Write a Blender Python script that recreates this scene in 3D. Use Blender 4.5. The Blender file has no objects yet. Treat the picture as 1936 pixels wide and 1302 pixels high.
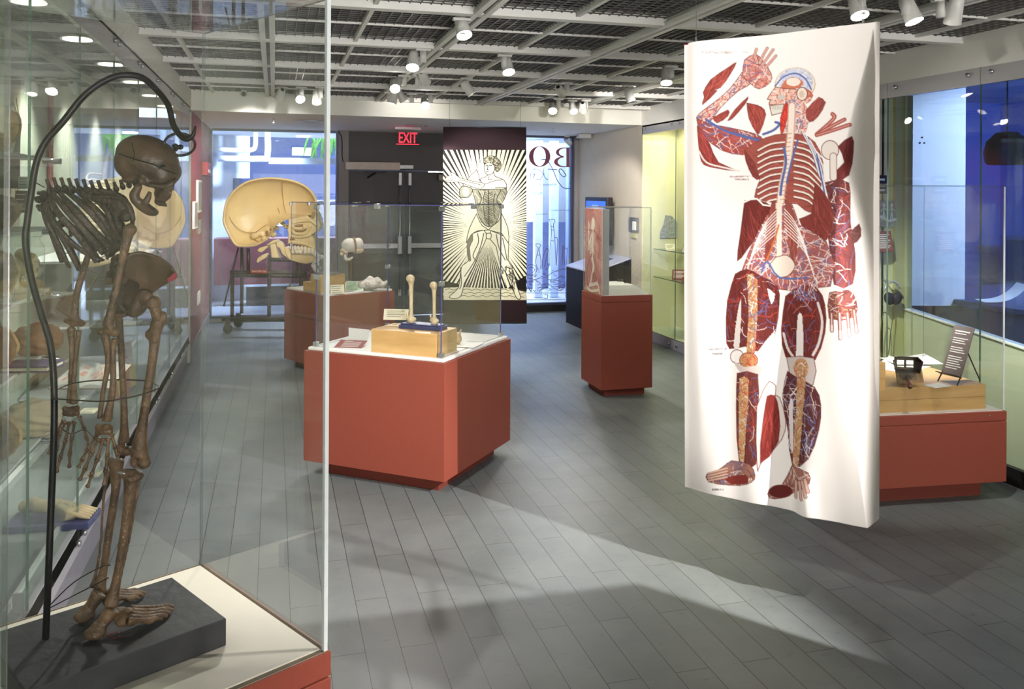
import bpy, bmesh, math, random
import numpy as np
from mathutils import Vector, Matrix, Quaternion
random.seed(7)
C = bpy.context.scene.collection
sc = bpy.context.scene
pi = math.pi
# ------------------------------------------------------------------ camera
FPX, CX, CY, YAW, ROLL, HC = 1640., 968., 360., .2675, -.0052, 1.7
_c, _s = math.cos(YAW), math.sin(YAW)
_fw = Vector((_s, _c, 0)); _r = Vector((_c, -_s, 0)); _d = Vector((0, 0, -1))
CR = _r*math.cos(ROLL) + _d*math.sin(ROLL)
CD = _d*math.cos(ROLL) - _r*math.sin(ROLL)
EYE = Vector((0, 0, HC))
cam_data = bpy.data.cameras.new('camera')
cam = bpy.data.objects.new('camera', cam_data); C.objects.link(cam)
cam_data.sensor_width = 36; cam_data.lens = FPX/1936*36
cam_data.shift_y = -(651-CY)/1936
cam_data.clip_start = .02
mw = Matrix.Identity(4)
for i in range(3):
    mw[i][0] = CR[i]; mw[i][1] = -CD[i]; mw[i][2] = -_fw[i]; mw[i][3] = EYE[i]
cam.matrix_world = mw
sc.camera = cam
sc.view_settings.view_transform = 'Standard'; sc.view_settings.look = 'None'
sc.view_settings.gamma = 1; sc.view_settings.use_curve_mapping = False
sc.view_settings.exposure = 0.38
sc.cycles.transparent_max_bounces = 40
sc.cycles.max_bounces = 8; sc.cycles.diffuse_bounces = 4; sc.cycles.glossy_bounces = 4
sc.cycles.caustics_reflective = False; sc.cycles.caustics_refractive = False
sc.cycles.use_denoising = True
sc.cycles.sample_clamp_indirect = 4
# a point of the photograph turned into a point of the room
def ray(x, y): return CR*((x-CX)/FPX) + CD*((y-CY)/FPX) + _fw
def Pz(x, y, z): d = ray(x, y); return EYE + d*((z-HC)/d.z)
def Px(x, y, X): d = ray(x, y); return EYE + d*(X/d.x)
def Py(x, y, Y): d = ray(x, y); return EYE + d*(Y/d.y)
def Pd(x, y, D): return EYE + ray(x, y)*D
# ------------------------------------------------------------------ world and fill light
w = bpy.data.worlds.new('world'); sc.world = w; w.use_nodes = True
w.node_tree.nodes['Background'].inputs[0].default_value = (.55, .62, .8, 1)
w.node_tree.nodes['Background'].inputs[1].default_value = .25
def area(name, loc, target, sx, sy, power, col):
    l = bpy.data.lights.new(name, 'AREA'); l.shape = 'RECTANGLE'; l.size = sx; l.size_y = sy
    l.energy = power; l.color = col
    o = bpy.data.objects.new(name, l); C.objects.link(o); o.location = loc
    o.rotation_euler = (Vector(target)-Vector(loc)).to_track_quat('-Z', 'Y').to_euler()
    return o
def spot(name, loc, target, power, ang, blend=.4, col=(1, .93, .82), r=.03):
    l = bpy.data.lights.new(name, 'SPOT'); l.energy = power; l.spot_size = math.radians(ang)
    l.spot_blend = blend; l.color = col; l.shadow_soft_size = r
    o = bpy.data.objects.new(name, l); C.objects.link(o); o.location = loc
    o.rotation_euler = (Vector(target)-Vector(loc)).to_track_quat('-Z', 'Y').to_euler()
    return o
WARM = (1, .96, .90); COOL = (.62, .76, 1.0); NEUT = (1, .98, .95)
# soft fill added behind the camera for the room and beams; no real fixtures
area('gallery_fill_behind', (1.7, -3.3, 1.3), (1.7, 7.0, 2.5), 4.6, 2.2, 85, NEUT)
area('gallery_fill_overhead', (1.6, -1.6, 2.6), (1.6, -.8, 0), 3.6, 1.6, 6, NEUT)
area('ceiling_fill_behind', (1.7, -3.3, 1.0), (1.7, 4.5, 2.66), 4.4, .8, 36, NEUT).data.spread = math.radians(60)
# lobby daylight beyond the glass front
area('lobby_daylight', (1.2, 14.0, 3.25), (1.2, 14.1, 0), 7, 4, 900, (.72, .83, 1.0))
spot('lobby_wall_fill', (.3, 12.3, 2.48), (-1.5, 14, 1.4), 420, 110, .6, COOL, .03)  # added fill spot brightening the white lobby wall, no fixture there
spot('lobby_wall_fill', (3.4, 12.3, 2.48), (4.4, 14.6, 1.3), 300, 110, .6, COOL, .03)  # added fill spot for the lobby behind the lettered window
area('lobby_high_fill', (1.7, 16.8, 3.9), (1.7, 9.5, .2), 6, 1.4, 400, (.80, .88, 1.0))  # added fill for the far floor and soffit; no window stands here
area('side_room_daylight', (7.6, 4.2, 2.6), (7.6, 4.6, 0), 2.4, 2.4, 70, (.30, .45, 1.0))
spot('side_room_panel_fill', (7.0, 4.6, 2.6), (6.1, 7.0, 1.5), 330, 60, .6, (.78, .88, 1.0), .05)  # added spot that only brightens the pale divider
spot('side_room_wall_fill', (7.6, 4.4, 2.5), (8.6, 9.4, 1.5), 420, 110, .7, (.30, .45, 1.0), .05)  # added blue fill on the side room walls, kept out of view
# ------------------------------------------------------------------ materials
def lin(c): return tuple(((v/255)/12.92 if v/255 <= .04045 else ((v/255+.055)/1.055)**2.4) for v in c)
def newmat(name):
    m = bpy.data.materials.new(name); m.use_nodes = True
    nt = m.node_tree; return m, nt, nt.nodes['Principled BSDF']
def M(name, col, rough=.5, metal=0, var=.06, scale=9, bump=0, bscale=60, emis=0, spec=.5, ecol=None, stretch=None, coat=0):
    m, nt, b = newmat(name); c = lin(col)
    tc = nt.nodes.new('ShaderNodeTexCoord'); nz = nt.nodes.new('ShaderNodeTexNoise')
    nz.inputs['Scale'].default_value = scale; nz.inputs['Detail'].default_value = 5
    src = tc.outputs['Object']
    if stretch:
        mp = nt.nodes.new('ShaderNodeMapping'); mp.inputs['Scale'].default_value = stretch
        nt.links.new(src, mp.inputs[0]); src = mp.outputs[0]
    nt.links.new(src, nz.inputs['Vector'])
    rp = nt.nodes.new('ShaderNodeValToRGB'); rp.color_ramp.elements[0].position = .3; rp.color_ramp.elements[1].position = .7
    rp.color_ramp.elements[0].color = tuple(v*(1-var) for v in c)+(1,)
    rp.color_ramp.elements[1].color = tuple(min(1, v*(1+var)) for v in c)+(1,)
    nt.links.new(nz.outputs[0], rp.inputs[0]); nt.links.new(rp.outputs[0], b.inputs['Base Color'])
    b.inputs['Roughness'].default_value = rough; b.inputs['Metallic'].default_value = metal
    b.inputs['Specular IOR Level'].default_value = spec
    if coat: b.inputs['Coat Weight'].default_value = coat
    if bump:
        n2 = nt.nodes.new('ShaderNodeTexNoise'); n2.inputs['Scale'].default_value = bscale
        n2.inputs['Detail'].default_value = 4
        nt.links.new(src, n2.inputs['Vector'])
        bp = nt.nodes.new('ShaderNodeBump'); bp.inputs['Strength'].default_value = bump; bp.inputs['Distance'].default_value = .01
        nt.links.new(n2.outputs[0], bp.inputs['Height']); nt.links.new(bp.outputs[0], b.inputs['Normal'])
    if emis:
        b.inputs['Emission Color'].default_value = lin(ecol or col)+(1,); b.inputs['Emission Strength'].default_value = emis
    return m
def GLASS(name, tint, refl=1.0, rough=0.0, f0=.04):
    m = bpy.data.materials.new(name); m.use_nodes = True; nt = m.node_tree; nt.nodes.clear()
    out = nt.nodes.new('ShaderNodeOutputMaterial'); tr = nt.nodes.new('ShaderNodeBsdfTransparent'); gl = nt.nodes.new('ShaderNodeBsdfGlossy')
    tr.inputs[0].default_value = tuple(tint)+(1,); gl.inputs['Roughness'].default_value = rough
    lw = nt.nodes.new('ShaderNodeLayerWeight'); lw.inputs[0].default_value = .5
    pw = nt.nodes.new('ShaderNodeMath'); pw.operation = 'POWER'; pw.inputs[1].default_value = 5
    mu = nt.nodes.new('ShaderNodeMath'); mu.operation = 'MULTIPLY_ADD'; mu.inputs[1].default_value = (1-f0)*refl; mu.inputs[2].default_value = f0*refl
    mx = nt.nodes.new('ShaderNodeMixShader')
    nt.links.new(lw.outputs['Facing'], pw.inputs[0]); nt.links.new(pw.outputs[0], mu.inputs[0])
    nt.links.new(mu.outputs[0], mx.inputs[0]); nt.links.new(tr.outputs[0], mx.inputs[1]); nt.links.new(gl.outputs[0], mx.inputs[2])
    nt.links.new(mx.outputs[0], out.inputs[0]); return m
def VCOL(name, rough=.85, weave=0, sheen=0, spec=.2):
    m, nt, b = newmat(name)
    a = nt.nodes.new('ShaderNodeAttribute'); a.attribute_name = 'print'
    nt.links.new(a.outputs['Color'], b.inputs['Base Color'])
    b.inputs['Roughness'].default_value = rough; b.inputs['Specular IOR Level'].default_value = spec
    if weave:
        tc = nt.nodes.new('ShaderNodeTexCoord'); nz = nt.nodes.new('ShaderNodeTexNoise'); nz.inputs['Scale'].default_value = 500
        nt.links.new(tc.outputs['Object'], nz.inputs['Vector'])
        bp = nt.nodes.new('ShaderNodeBump'); bp.inputs['Strength'].default_value = weave; bp.inputs['Distance'].default_value = .002
        nt.links.new(nz.outputs[0], bp.inputs['Height']); nt.links.new(bp.outputs[0], b.inputs['Normal'])
    return m
def FLOOR():
    m, nt, b = newmat('slate_floor_tiles')
    tc = nt.nodes.new('ShaderNodeTexCoord'); mp = nt.nodes.new('ShaderNodeMapping')
    mp.inputs['Rotation'].default_value = (0, 0, pi/2)
    mp.inputs['Location'].default_value = (.31, -.462, 0)
    br = nt.nodes.new('ShaderNodeTexBrick'); br.inputs['Scale'].default_value = 1
    br.inputs['Brick Width'].default_value = .83; br.inputs['Row Height'].default_value = .1305
    br.inputs['Mortar Size'].default_value = .0018; br.inputs['Mortar Smooth'].default_value = .3; br.inputs['Bias'].default_value = -.2
    br.inputs['Color1'].default_value = lin((106, 111, 112))+(1,); br.inputs['Color2'].default_value = lin((99, 104, 105))+(1,)
    br.inputs['Mortar'].default_value = lin((40, 40, 40))+(1,)
    nt.links.new(tc.outputs['Object'], mp.inputs[0]); nt.links.new(mp.outputs[0], br.inputs['Vector'])
    nz = nt.nodes.new('ShaderNodeTexNoise'); nz.inputs['Scale'].default_value = 5; nz.inputs['Detail'].default_value = 9; nz.inputs['Roughness'].default_value = .65
    nt.links.new(tc.outputs['Object'], nz.inputs['Vector'])
    rp = nt.nodes.new('ShaderNodeValToRGB'); rp.color_ramp.elements[0].position = .3; rp.color_ramp.elements[1].position = .7
    rp.color_ramp.elements[0].color = (.84, .85, .86, 1); rp.color_ramp.elements[1].color = (1.08, 1.07, 1.04, 1)
    nt.links.new(nz.outputs[0], rp.inputs[0])
    mx = nt.nodes.new('ShaderNodeMix'); mx.data_type = 'RGBA'; mx.blend_type = 'MULTIPLY'; mx.inputs[0].default_value = 1
    nt.links.new(br.outputs['Color'], mx.inputs[6]); nt.links.new(rp.outputs[0], mx.inputs[7])
    # small dark scuffs of the stone
    n3 = nt.nodes.new('ShaderNodeTexNoise'); n3.inputs['Scale'].default_value = 16; n3.inputs['Detail'].default_value = 3
    m3 = nt.nodes.new('ShaderNodeMapping'); m3.inputs['Scale'].default_value = (1, 2.2, 1)
    nt.links.new(tc.outputs['Object'], m3.inputs[0]); nt.links.new(m3.outputs[0], n3.inputs['Vector'])
    r3 = nt.nodes.new('ShaderNodeValToRGB'); r3.color_ramp.elements[0].position = .25; r3.color_ramp.elements[1].position = .36
    r3.color_ramp.elements[0].color = (.72, .72, .73, 1); r3.color_ramp.elements[1].color = (1, 1, 1, 1)
    nt.links.new(n3.outputs[0], r3.inputs[0])
    m4 = nt.nodes.new('ShaderNodeMix'); m4.data_type = 'RGBA'; m4.blend_type = 'MULTIPLY'; m4.inputs[0].default_value = 1
    nt.links.new(mx.outputs[2], m4.inputs[6]); nt.links.new(r3.outputs[0], m4.inputs[7])
    nt.links.new(m4.outputs[2], b.inputs['Base Color'])
    b.inputs['Roughness'].default_value = .42; b.inputs['Specular IOR Level'].default_value = .35
    bp = nt.nodes.new('ShaderNodeBump'); bp.inputs['Strength'].default_value = .12; bp.inputs['Distance'].default_value = .004
    ad = nt.nodes.new('ShaderNodeMath'); ad.operation = 'ADD'
    nt.links.new(nz.outputs[0], ad.inputs[0]); nt.links.new(br.outputs['Fac'], ad.inputs[1])
    iv = nt.nodes.new('ShaderNodeMath'); iv.operation = 'SUBTRACT'; nt.links.new(nz.outputs[0], iv.inputs[0]); nt.links.new(br.outputs['Fac'], iv.inputs[1])
    nt.links.new(iv.outputs[0], bp.inputs['Height']); nt.links.new(bp.outputs[0], b.inputs['Normal'])
    return m
def WOOD(name, c1, c2, rough=.35, rot=(0, 0, 0), sc_=(3, 3, 40)):
    m, nt, b = newmat(name)
    tc = nt.nodes.new('ShaderNodeTexCoord'); mp = nt.nodes.new('ShaderNodeMapping'); mp.inputs['Scale'].default_value = sc_; mp.inputs['Rotation'].default_value = rot
    nz = nt.nodes.new('ShaderNodeTexNoise'); nz.inputs['Scale'].default_value = 1.6; nz.inputs['Detail'].default_value = 6
    nt.links.new(tc.outputs['Object'], mp.inputs[0]); nt.links.new(mp.outputs[0], nz.inputs['Vector'])
    rp = nt.nodes.new('ShaderNodeValToRGB'); rp.color_ramp.elements[0].position = .32; rp.color_ramp.elements[1].position = .68
    rp.color_ramp.elements[0].color = lin(c1)+(1,); rp.color_ramp.elements[1].color = lin(c2)+(1,)
    nt.links.new(nz.outputs[0], rp.inputs[0]); nt.links.new(rp.outputs[0], b.inputs['Base Color'])
    b.inputs['Roughness'].default_value = rough; return m

m_floor = FLOOR()
m_white = M('white_paint', (214, 211, 203), .7, var=.02)
m_soffit = M('soffit_paint', (240, 237, 229), .75, var=.02)
m_beam = M('ceiling_beam_paint', (236, 233, 228), .55, var=.03)
m_grate = M('ceiling_grating_paint', (78, 75, 73), .5, var=.05)
m_plenum = M('plenum_dark', (15, 13, 13), .9, var=.2, scale=3)
m_duct = M('duct_metal', (38, 36, 33), .6, .2)
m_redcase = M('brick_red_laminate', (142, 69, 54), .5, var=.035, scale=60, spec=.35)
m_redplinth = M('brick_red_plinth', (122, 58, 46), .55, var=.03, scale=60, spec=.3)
m_redwall = M('maroon_wall_paint', (142, 44, 56), .6, var=.03)
m_deck = M('white_deck_board', (238, 236, 230), .5, var=.015)
m_deckcream = M('cream_deck_board', (226, 219, 204), .55, var=.015)
m_glass = GLASS('case_glass', (.965, .985, .975))
m_acry = GLASS('acrylic_sheet', (.985, .99, .985))
m_wallglass = GLASS('wall_case_glass', (.95, .985, .965))
m_lobbyglass = GLASS('front_window_glass', (.90, .95, 1.0))
m_edge = M('acrylic_edge', (215, 220, 220), .25, var=.05, scale=40)
m_gedge = M('green_glass_edge', (92, 120, 104), .15, var=.05)
m_steel = M('brushed_steel', (190, 188, 190), .34, .55, var=.05, scale=4, stretch=(1, 60, 60))
m_rail = M('satin_base_rail', (168, 165, 174), .45, .15, var=.04)
m_chrome = M('polished_clip_metal', (205, 205, 210), .18, .9, var=.03)
m_dark = M('dark_metal', (40, 38, 38), .45, .5)
m_black = M('black_paint', (24, 20, 22), .4, var=.1)
m_blackdoor = M('charcoal_door_paint', (84, 82, 86), .6, var=.05)
m_pale = M('pale_green_case_lining', (205, 208, 180), .75, var=.03)
m_yellowpale = M('pale_yellow_case_lining', (222, 216, 178), .75, var=.02)
m_lampwhite = M('white_lamp_housing', (206, 204, 200), .4, var=.02)
m_lamplens = M('lamp_lens', (255, 250, 240), .3, emis=60, ecol=(255, 250, 242))
m_lampoff = M('lamp_lens_dim', (255, 250, 240), .3, emis=6, ecol=(255, 244, 225))
m_maple = WOOD('maple_wood', (196, 152, 92), (216, 178, 120), .35, sc_=(2, 2, 14))
m_mapletop = WOOD('maple_wood_top', (206, 168, 104), (222, 190, 130), .35, sc_=(3, 12, 2))
m_bone = M('dark_stained_bone', (54, 41, 31), .5, var=.55, scale=34, bump=.5, bscale=110)
m_bonelow = M('tan_aged_bone', (98, 75, 51), .48, var=.55, scale=30, bump=.5, bscale=110)
m_boneskull = M('brown_skull_bone', (80, 62, 46), .45, var=.5, scale=16, bump=.35, bscale=60)
m_bonepale = M('pale_bone', (222, 200, 158), .5, var=.12, scale=30, bump=.2, bscale=70)
m_bonewhite = M('bleached_bone', (226, 218, 200), .55, var=.1, scale=30, bump=.25, bscale=80)
m_skullmodel = M('cream_model_plastic', (232, 208, 150), .38, var=.05, scale=5, coat=.2)
m_iron = M('black_iron', (17, 16, 18), .35, .6, var=.15)
m_pipe = M('rusty_pipe', (66, 54, 46), .45, .6, var=.4, scale=30)
m_paper = M('cream_paper', (234, 226, 196), .8, var=.02)
m_whitepaper = M('white_paper', (240, 238, 232), .8, var=.02)
m_redcard = M('red_card', (140, 58, 52), .7, var=.03)
m_blue = M('blue_painted_wood', (62, 66, 108), .5, var=.12, scale=30)
m_ink = M('dark_print', (60, 56, 52), .8, var=.02)
m_rubber = M('black_rubber', (22, 22, 22), .6)
# ------------------------------------------------------------------ mesh builder
class MB:
    def __init__(s): s.v = []; s.f = []; s.m = []
    def add(s, vs, fs, mi=0):
        o = len(s.v); s.v += [Vector(p) for p in vs]; s.f += [tuple(i+o for i in f) for f in fs]
        s.m += ([mi]*len(fs) if isinstance(mi, int) else list(mi)); return s
    def box(s, x0, x1, y0, y1, z0, z1, mi=0, T=None):
        vs = [Vector((x, y, z)) for z in (z0, z1) for y in (y0, y1) for x in (x0, x1)]
        if T is not None: vs = [T @ p for p in vs]
        return s.add(vs, [(0, 2, 3, 1), (4, 5, 7, 6), (0, 1, 5, 4), (2, 6, 7, 3), (0, 4, 6, 2), (1, 3, 7, 5)], mi)
    def bar(s, a, b, w, h=None, mi=0, up=(0, 0, 1)):
        a = Vector(a); b = Vector(b); d = b-a; L = d.length; h = h or w
        z = d.normalized(); u = Vector(up)
        if abs(z.dot(u)) > .98: u = Vector((1, 0, 0))
        x = z.cross(u).normalized(); y = z.cross(x).normalized()
        T = Matrix(((x.x, y.x, z.x, a.x), (x.y, y.y, z.y, a.y), (x.z, y.z, z.z, a.z), (0, 0, 0, 1)))
        return s.box(-w/2, w/2, -h/2, h/2, 0, L, mi, T)
    def tube(s, pts, rad, n=10, mi=0, caps=True, smooth=0, flat=1.0, fdir=None):
        pts = [Vector(p) for p in pts]
        if not hasattr(rad, '__len__'): rad = [rad]*len(pts)
        rad = list(rad)
        if smooth: pts, rad = crom(pts, rad, smooth)
        N = len(pts); vs = []; fs = []
        t0 = (pts[1]-pts[0]).normalized()
        u = Vector(fdir) if fdir is not None else (Vector((0, 0, 1)) if abs(t0.z) < .9 else Vector((1, 0, 0)))
        for i in range(N):
            t = (pts[min(i+1, N-1)]-pts[max(i-1, 0)])
            t = t.normalized() if t.length > 1e-9 else t0
            u = (u - t*u.dot(t)); u = u.normalized() if u.length > 1e-6 else t.orthogonal().normalized()
            b = t.cross(u)
            for k in range(n):
                a = 2*pi*k/n; vs.append(pts[i] + (u*math.cos(a) + b*(math.sin(a)*flat))*rad[i])
        for i in range(N-1):
            for k in range(n):
                k2 = (k+1) % n; fs.append((i*n+k, i*n+k2, (i+1)*n+k2, (i+1)*n+k))
        if caps: fs.append(tuple(range(n-1, -1, -1))); fs.append(tuple((N-1)*n+k for k in range(n)))
        return s.add(vs, fs, mi)
    def cyl(s, a, b, r, n=16, mi=0, r2=None): return s.tube([a, b], [r, r if r2 is None else r2], n, mi)
    def lathe(s, prof, o=(0, 0, 0), n=24, mi=0, T=None):
        o = Vector(o); vs = []; fs = []; K = len(prof)
        for r, z in prof:
            for k in range(n):
                a = 2*pi*k/n; p = Vector((r*math.cos(a), r*math.sin(a), z))
                vs.append((T @ p if T is not None else p) + o)
        for i in range(K-1):
            for k in range(n):
                k2 = (k+1) % n; fs.append((i*n+k, i*n+k2, (i+1)*n+k2, (i+1)*n+k))
        if prof[0][0] > 1e-5: fs.append(tuple(range(n-1, -1, -1)))
        if prof[-1][0] > 1e-5: fs.append(tuple((K-1)*n+k for k in range(n)))
        return s.add(vs, fs, mi)
    def ell(s, c, r, T=None, nu=16, nv=10, mi=0, fn=None):
        c = Vector(c); vs = []; fs = []
        if not hasattr(r, '__len__'): r = (r, r, r)
        for j in range(nv+1):
            th = pi*j/nv
            for i in range(nu):
                ph = 2*pi*i/nu; p = Vector((math.sin(th)*math.cos(ph), math.sin(th)*math.sin(ph), math.cos(th)))
                if fn: p = p*fn(p)
                p = Vector((p.x*r[0], p.y*r[1], p.z*r[2])); vs.append((T @ p if T is not None else p)+c)
        for j in range(nv):
            for i in range(nu):
                i2 = (i+1) % nu; fs.append((j*nu+i, (j+1)*nu+i, (j+1)*nu+i2, j*nu+i2))
        return s.add(vs, fs, mi)
    def prism(s, front, off, mi=0, side=None):
        front = [Vector(p) for p in front]; off = Vector(off); n = len(front)
        vs = front + [p+off for p in front]
        fs = [tuple(range(n)), tuple(range(2*n-1, n-1, -1))] + [(i, i+n, (i+1) % n+n, (i+1) % n) for i in range(n)]
        return s.add(vs, fs, [mi, mi]+[side if side is not None else mi]*n)
    def grid(s, P, nu, nv, mi=0):
        vs = [P(i/nu, j/nv) for j in range(nv+1) for i in range(nu+1)]
        fs = [(j*(nu+1)+i, j*(nu+1)+i+1, (j+1)*(nu+1)+i+1, (j+1)*(nu+1)+i) for j in range(nv) for i in range(nu)]
        return s.add(vs, fs, mi)
    def quad(s, a, b, c, d, mi=0): return s.add([a, b, c, d], [(0, 1, 2, 3)], mi)
    def build(s, name, mats, parent=None, smooth=False, bevel=0, label=None, seg=2, weld=False):
        me = bpy.data.meshes.new(name); me.from_pydata([tuple(p) for p in s.v], [], s.f)
        if not isinstance(mats, (list, tuple)): mats = [mats]
        for mt in mats: me.materials.append(mt)
        for p, mi in zip(me.polygons, s.m): p.material_index = mi; p.use_smooth = smooth
        bm = bmesh.new(); bm.from_mesh(me)
        if weld: bmesh.ops.remove_doubles(bm, verts=bm.verts, dist=1e-5)
        bmesh.ops.recalc_face_normals(bm, faces=bm.faces); bm.to_mesh(me); bm.free()
        me.update(); o = bpy.data.objects.new(name, me); C.objects.link(o)
        if parent is not None: o.parent = parent
        if bevel:
            md = o.modifiers.new('bevel', 'BEVEL'); md.width = bevel; md.segments = seg; md.limit_method = 'ANGLE'; md.angle_limit = .6
        if label: o['label'] = label
        return o
def crom(pts, rad, k):
    P = []; R = []; n = len(pts)
    for i in range(n-1):
        p0, p1, p2, p3 = pts[max(i-1, 0)], pts[i], pts[i+1], pts[min(i+2, n-1)]
        r0, r1, r2, r3 = rad[max(i-1, 0)], rad[i], rad[i+1], rad[min(i+2, n-1)]
        for j in range(k):
            t = j/k; t2 = t*t; t3 = t2*t
            f = lambda a, b, c, d: (b*2 + (c-a)*t + (a*2-b*5+c*4-d)*t2 + (b*3-a-c*3+d)*t3)*.5
            P.append(f(p0, p1, p2, p3)); R.append(max(1e-4, f(r0, r1, r2, r3)))
    P.append(pts[-1]); R.append(rad[-1]); return P, R
def RZ(a): return Matrix.Rotation(a, 4, 'Z')
def TR(x, y, z, rz=0, rx=0, ry=0):
    return Matrix.Translation((x, y, z)) @ Matrix.Rotation(rz, 4, 'Z') @ Matrix.Rotation(ry, 4, 'Y') @ Matrix.Rotation(rx, 4, 'X')
def thing(name, label, cat, loc=(0, 0, 0), rz=0, group=None):
    o = bpy.data.objects.new(name, None); C.objects.link(o); o.empty_display_size = .05
    o.matrix_basis = TR(*loc, rz); o['label'] = label; o['category'] = cat
    if group: o['group'] = group
    return o
def tag(o, label, cat, group=None):
    o['label'] = label; o['category'] = cat
    if group: o['group'] = group
    return o
def struct(o): o['kind'] = 'structure'; return o
def rebase(o, p):
    # put the object's own origin at p (world) without moving its mesh
    p = Vector(p); o.data.transform(Matrix.Translation(-p)); o.location = p; return o
def solo(mb, name, mats, label, cat, group=None, **k):
    o = mb.build(name, mats, None, **k); vs = [v.co for v in o.data.vertices]
    zs = min(v.z for v in vs); xs = [v.x for v in vs]; ys = [v.y for v in vs]
    rebase(o, ((min(xs)+max(xs))/2, (min(ys)+max(ys))/2, zs)); return tag(o, label, cat, group)
def group_of(parent, name, mb, mats, **k): return mb.build(name, mats, parent, **k)
def copy_tree(root, M_, label=None):
    r = root.copy(); C.objects.link(r); r.matrix_basis = M_
    if label: r['label'] = label
    for ch in list(root.children):
        c = ch.copy(); C.objects.link(c); c.parent = r
        for g in ch.children:
            d = g.copy(); C.objects.link(d); d.parent = c
    return r
def pane(mb, a, b, z0, z1, t=.008, mi=0, edge=1):
    # upright glass sheet from a to b (xy), thickness t, its narrow edges in their own material
    a = Vector((a[0], a[1], 0)); b = Vector((b[0], b[1], 0)); d = (b-a).normalized(); n = Vector((-d.y, d.x, 0))*(t/2)
    vs = [a-n, b-n, b+n, a+n]; z0 = Vector((0, 0, z0)); z1 = Vector((0, 0, z1))
    mb.add([p+z0 for p in vs]+[p+z1 for p in vs], [(3, 2, 1, 0), (4, 5, 6, 7), (0, 1, 5, 4), (1, 2, 6, 5), (2, 3, 7, 6), (3, 0, 4, 7)],
           [edge, edge, mi, edge, mi, edge]); return mb
def remesh(o, voxel, sm=2):
    md = o.modifiers.new('remesh', 'REMESH'); md.mode = 'VOXEL'; md.voxel_size = voxel; md.use_smooth_shade = True
    if sm: s = o.modifiers.new('smooth', 'SMOOTH'); s.iterations = sm; s.factor = .5
def bake(o):
    dg = bpy.context.evaluated_depsgraph_get(); dg.update()
    me = bpy.data.meshes.new_from_object(o.evaluated_get(dg)); old = o.data; o.modifiers.clear(); o.data = me; me.name = o.name
    for p in me.polygons: p.use_smooth = True
    return o
def carve(o, sub):
    t = sub.build('cutter', []); md = o.modifiers.new('cut', 'BOOLEAN'); md.operation = 'DIFFERENCE'; md.object = t; md.solver = 'EXACT'
    bake(o); bpy.data.objects.remove(t)
# ------------------------------------------------------------------ the room
XL, XR, YF, ZC, ZS = -.796, 4.158, 11.7, 2.675, 2.475
YB = -3.4
FA, FB = Vector((XL, 9.10, 0)), Vector((XR, 9.43, 0))     # line of the far bulkhead
struct(MB().box(-2.2, 6, YB, YF, -.05, 0).build('floor', m_floor))
# open grid ceiling
ce = MB().box(-2.2, XR+.3, YB, 9.6, 3.25, 3.3).build('ceiling', m_plenum); struct(ce)
mb = MB()
for i in range(240):
    y = YB + .02 + i*.0555
    if y < 9.4: mb.box(XL, XR, y-.002, y+.002, 2.678, 2.684)
mb.build('grating_cross_blade', m_grate, ce)
mb = MB()
for i in range(90):
    x = XL+.03+i*.0555
    if x < XR: mb.box(x-.0025, x+.0025, YB, 9.4, 2.672, 2.678)
mb.build('grating_long_blade', M('grating_bar_paint', (112, 109, 105), .5), ce)
BX = [-.045+1.105*k for k in range(4)]
BY = [4.53+1.172*k for k in range(-6, 5)]
for x in BX:
    b = MB().box(x-.028, x+.028, YB, 9.35, 2.655, 2.70).box(x-.045, x-.012, YB, 9.35, 2.63, 2.655).box(x+.012, x+.045, YB, 9.35, 2.63, 2.655).build('main_beam', m_beam, ce)
    MB().box(x-.012, x+.012, YB, 9.35, 2.645, 2.655).build('track_slot', m_dark, b)
for y in BY:
    MB().box(XL, XR, y-.026, y+.026, 2.650, 2.70).box(XL, XR, y-.036, y+.036, 2.635, 2.650).build('cross_beam', m_beam, ce)
for x in [BX[0]-.55]+[v+.545 for v in BX]:
    MB().box(x-.012, x+.012, YB, 9.35, 2.655, 2.69).build('panel_bar', m_beam, ce)
for i, y in enumerate(BY[:-1]):
    MB().box(XL, XR, y+.586-.005, y+.586+.005, 2.664, 2.676).build('panel_rod', m_beam, ce)
for (x, r, z) in ((.55, .13, 3.05), (2.7, .17, 3.02), (3.6, .1, 3.1)):
    MB().cyl((x, YB, z), (x, 9.3, z), r, 14).build('duct', m_duct, ce, smooth=True)
# side bulkheads, far bulkhead
struct(MB().box(XL-.6, XL, YB, 9.1, 2.487, 3.3).build('trim_1', m_soffit))
struct(MB().box(XR, XR+.7, YB, 9.43, 2.468, 3.3).build('trim_2', m_soffit))
struct(MB().prism([(XL-.2, 9.085, ZS), (XR+.2, 9.445, ZS), (XR+.2, YF+.1, ZS), (XL-.2, YF+.1, ZS)], (0, 0, .8)).build('trim_3', m_soffit))
# maroon wall stub beyond the left case, beige wall on the right
struct(MB().box(XL-.14, XL, 9.1, YF, .0, ZS).build('wall_left', m_redwall))
struct(MB().box(XL, XL+.012, 9.1, YF, 0, .13).build('baseboard_left', M('grey_baseboard', (120, 118, 128), .6)))
struct(MB().box(XL-.13, XL+.004, 9.0, 9.1, 0, ZS).build('trim_4', M('ivory_trim', (226, 220, 200), .6)))
m_beige = M('beige_wall_paint', (196, 186, 168), .75, var=.02)
struct(MB().box(XR, XR+.15, 9.41, YF, 0, ZS).build('wall_right', m_beige))
# walls behind the camera
struct(MB().box(-2.2, 6, YB-.1, YB, 0, 3.3).build('wall_back', m_white))
struct(MB().box(XR, XR+.1, YB, 3.3, 0, 2.47).build('wall_east', m_pale))
struct(MB().box(XL-.6, XL-.5, YB, .9, 0, 2.49).build('wall_west', m_pale))
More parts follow.
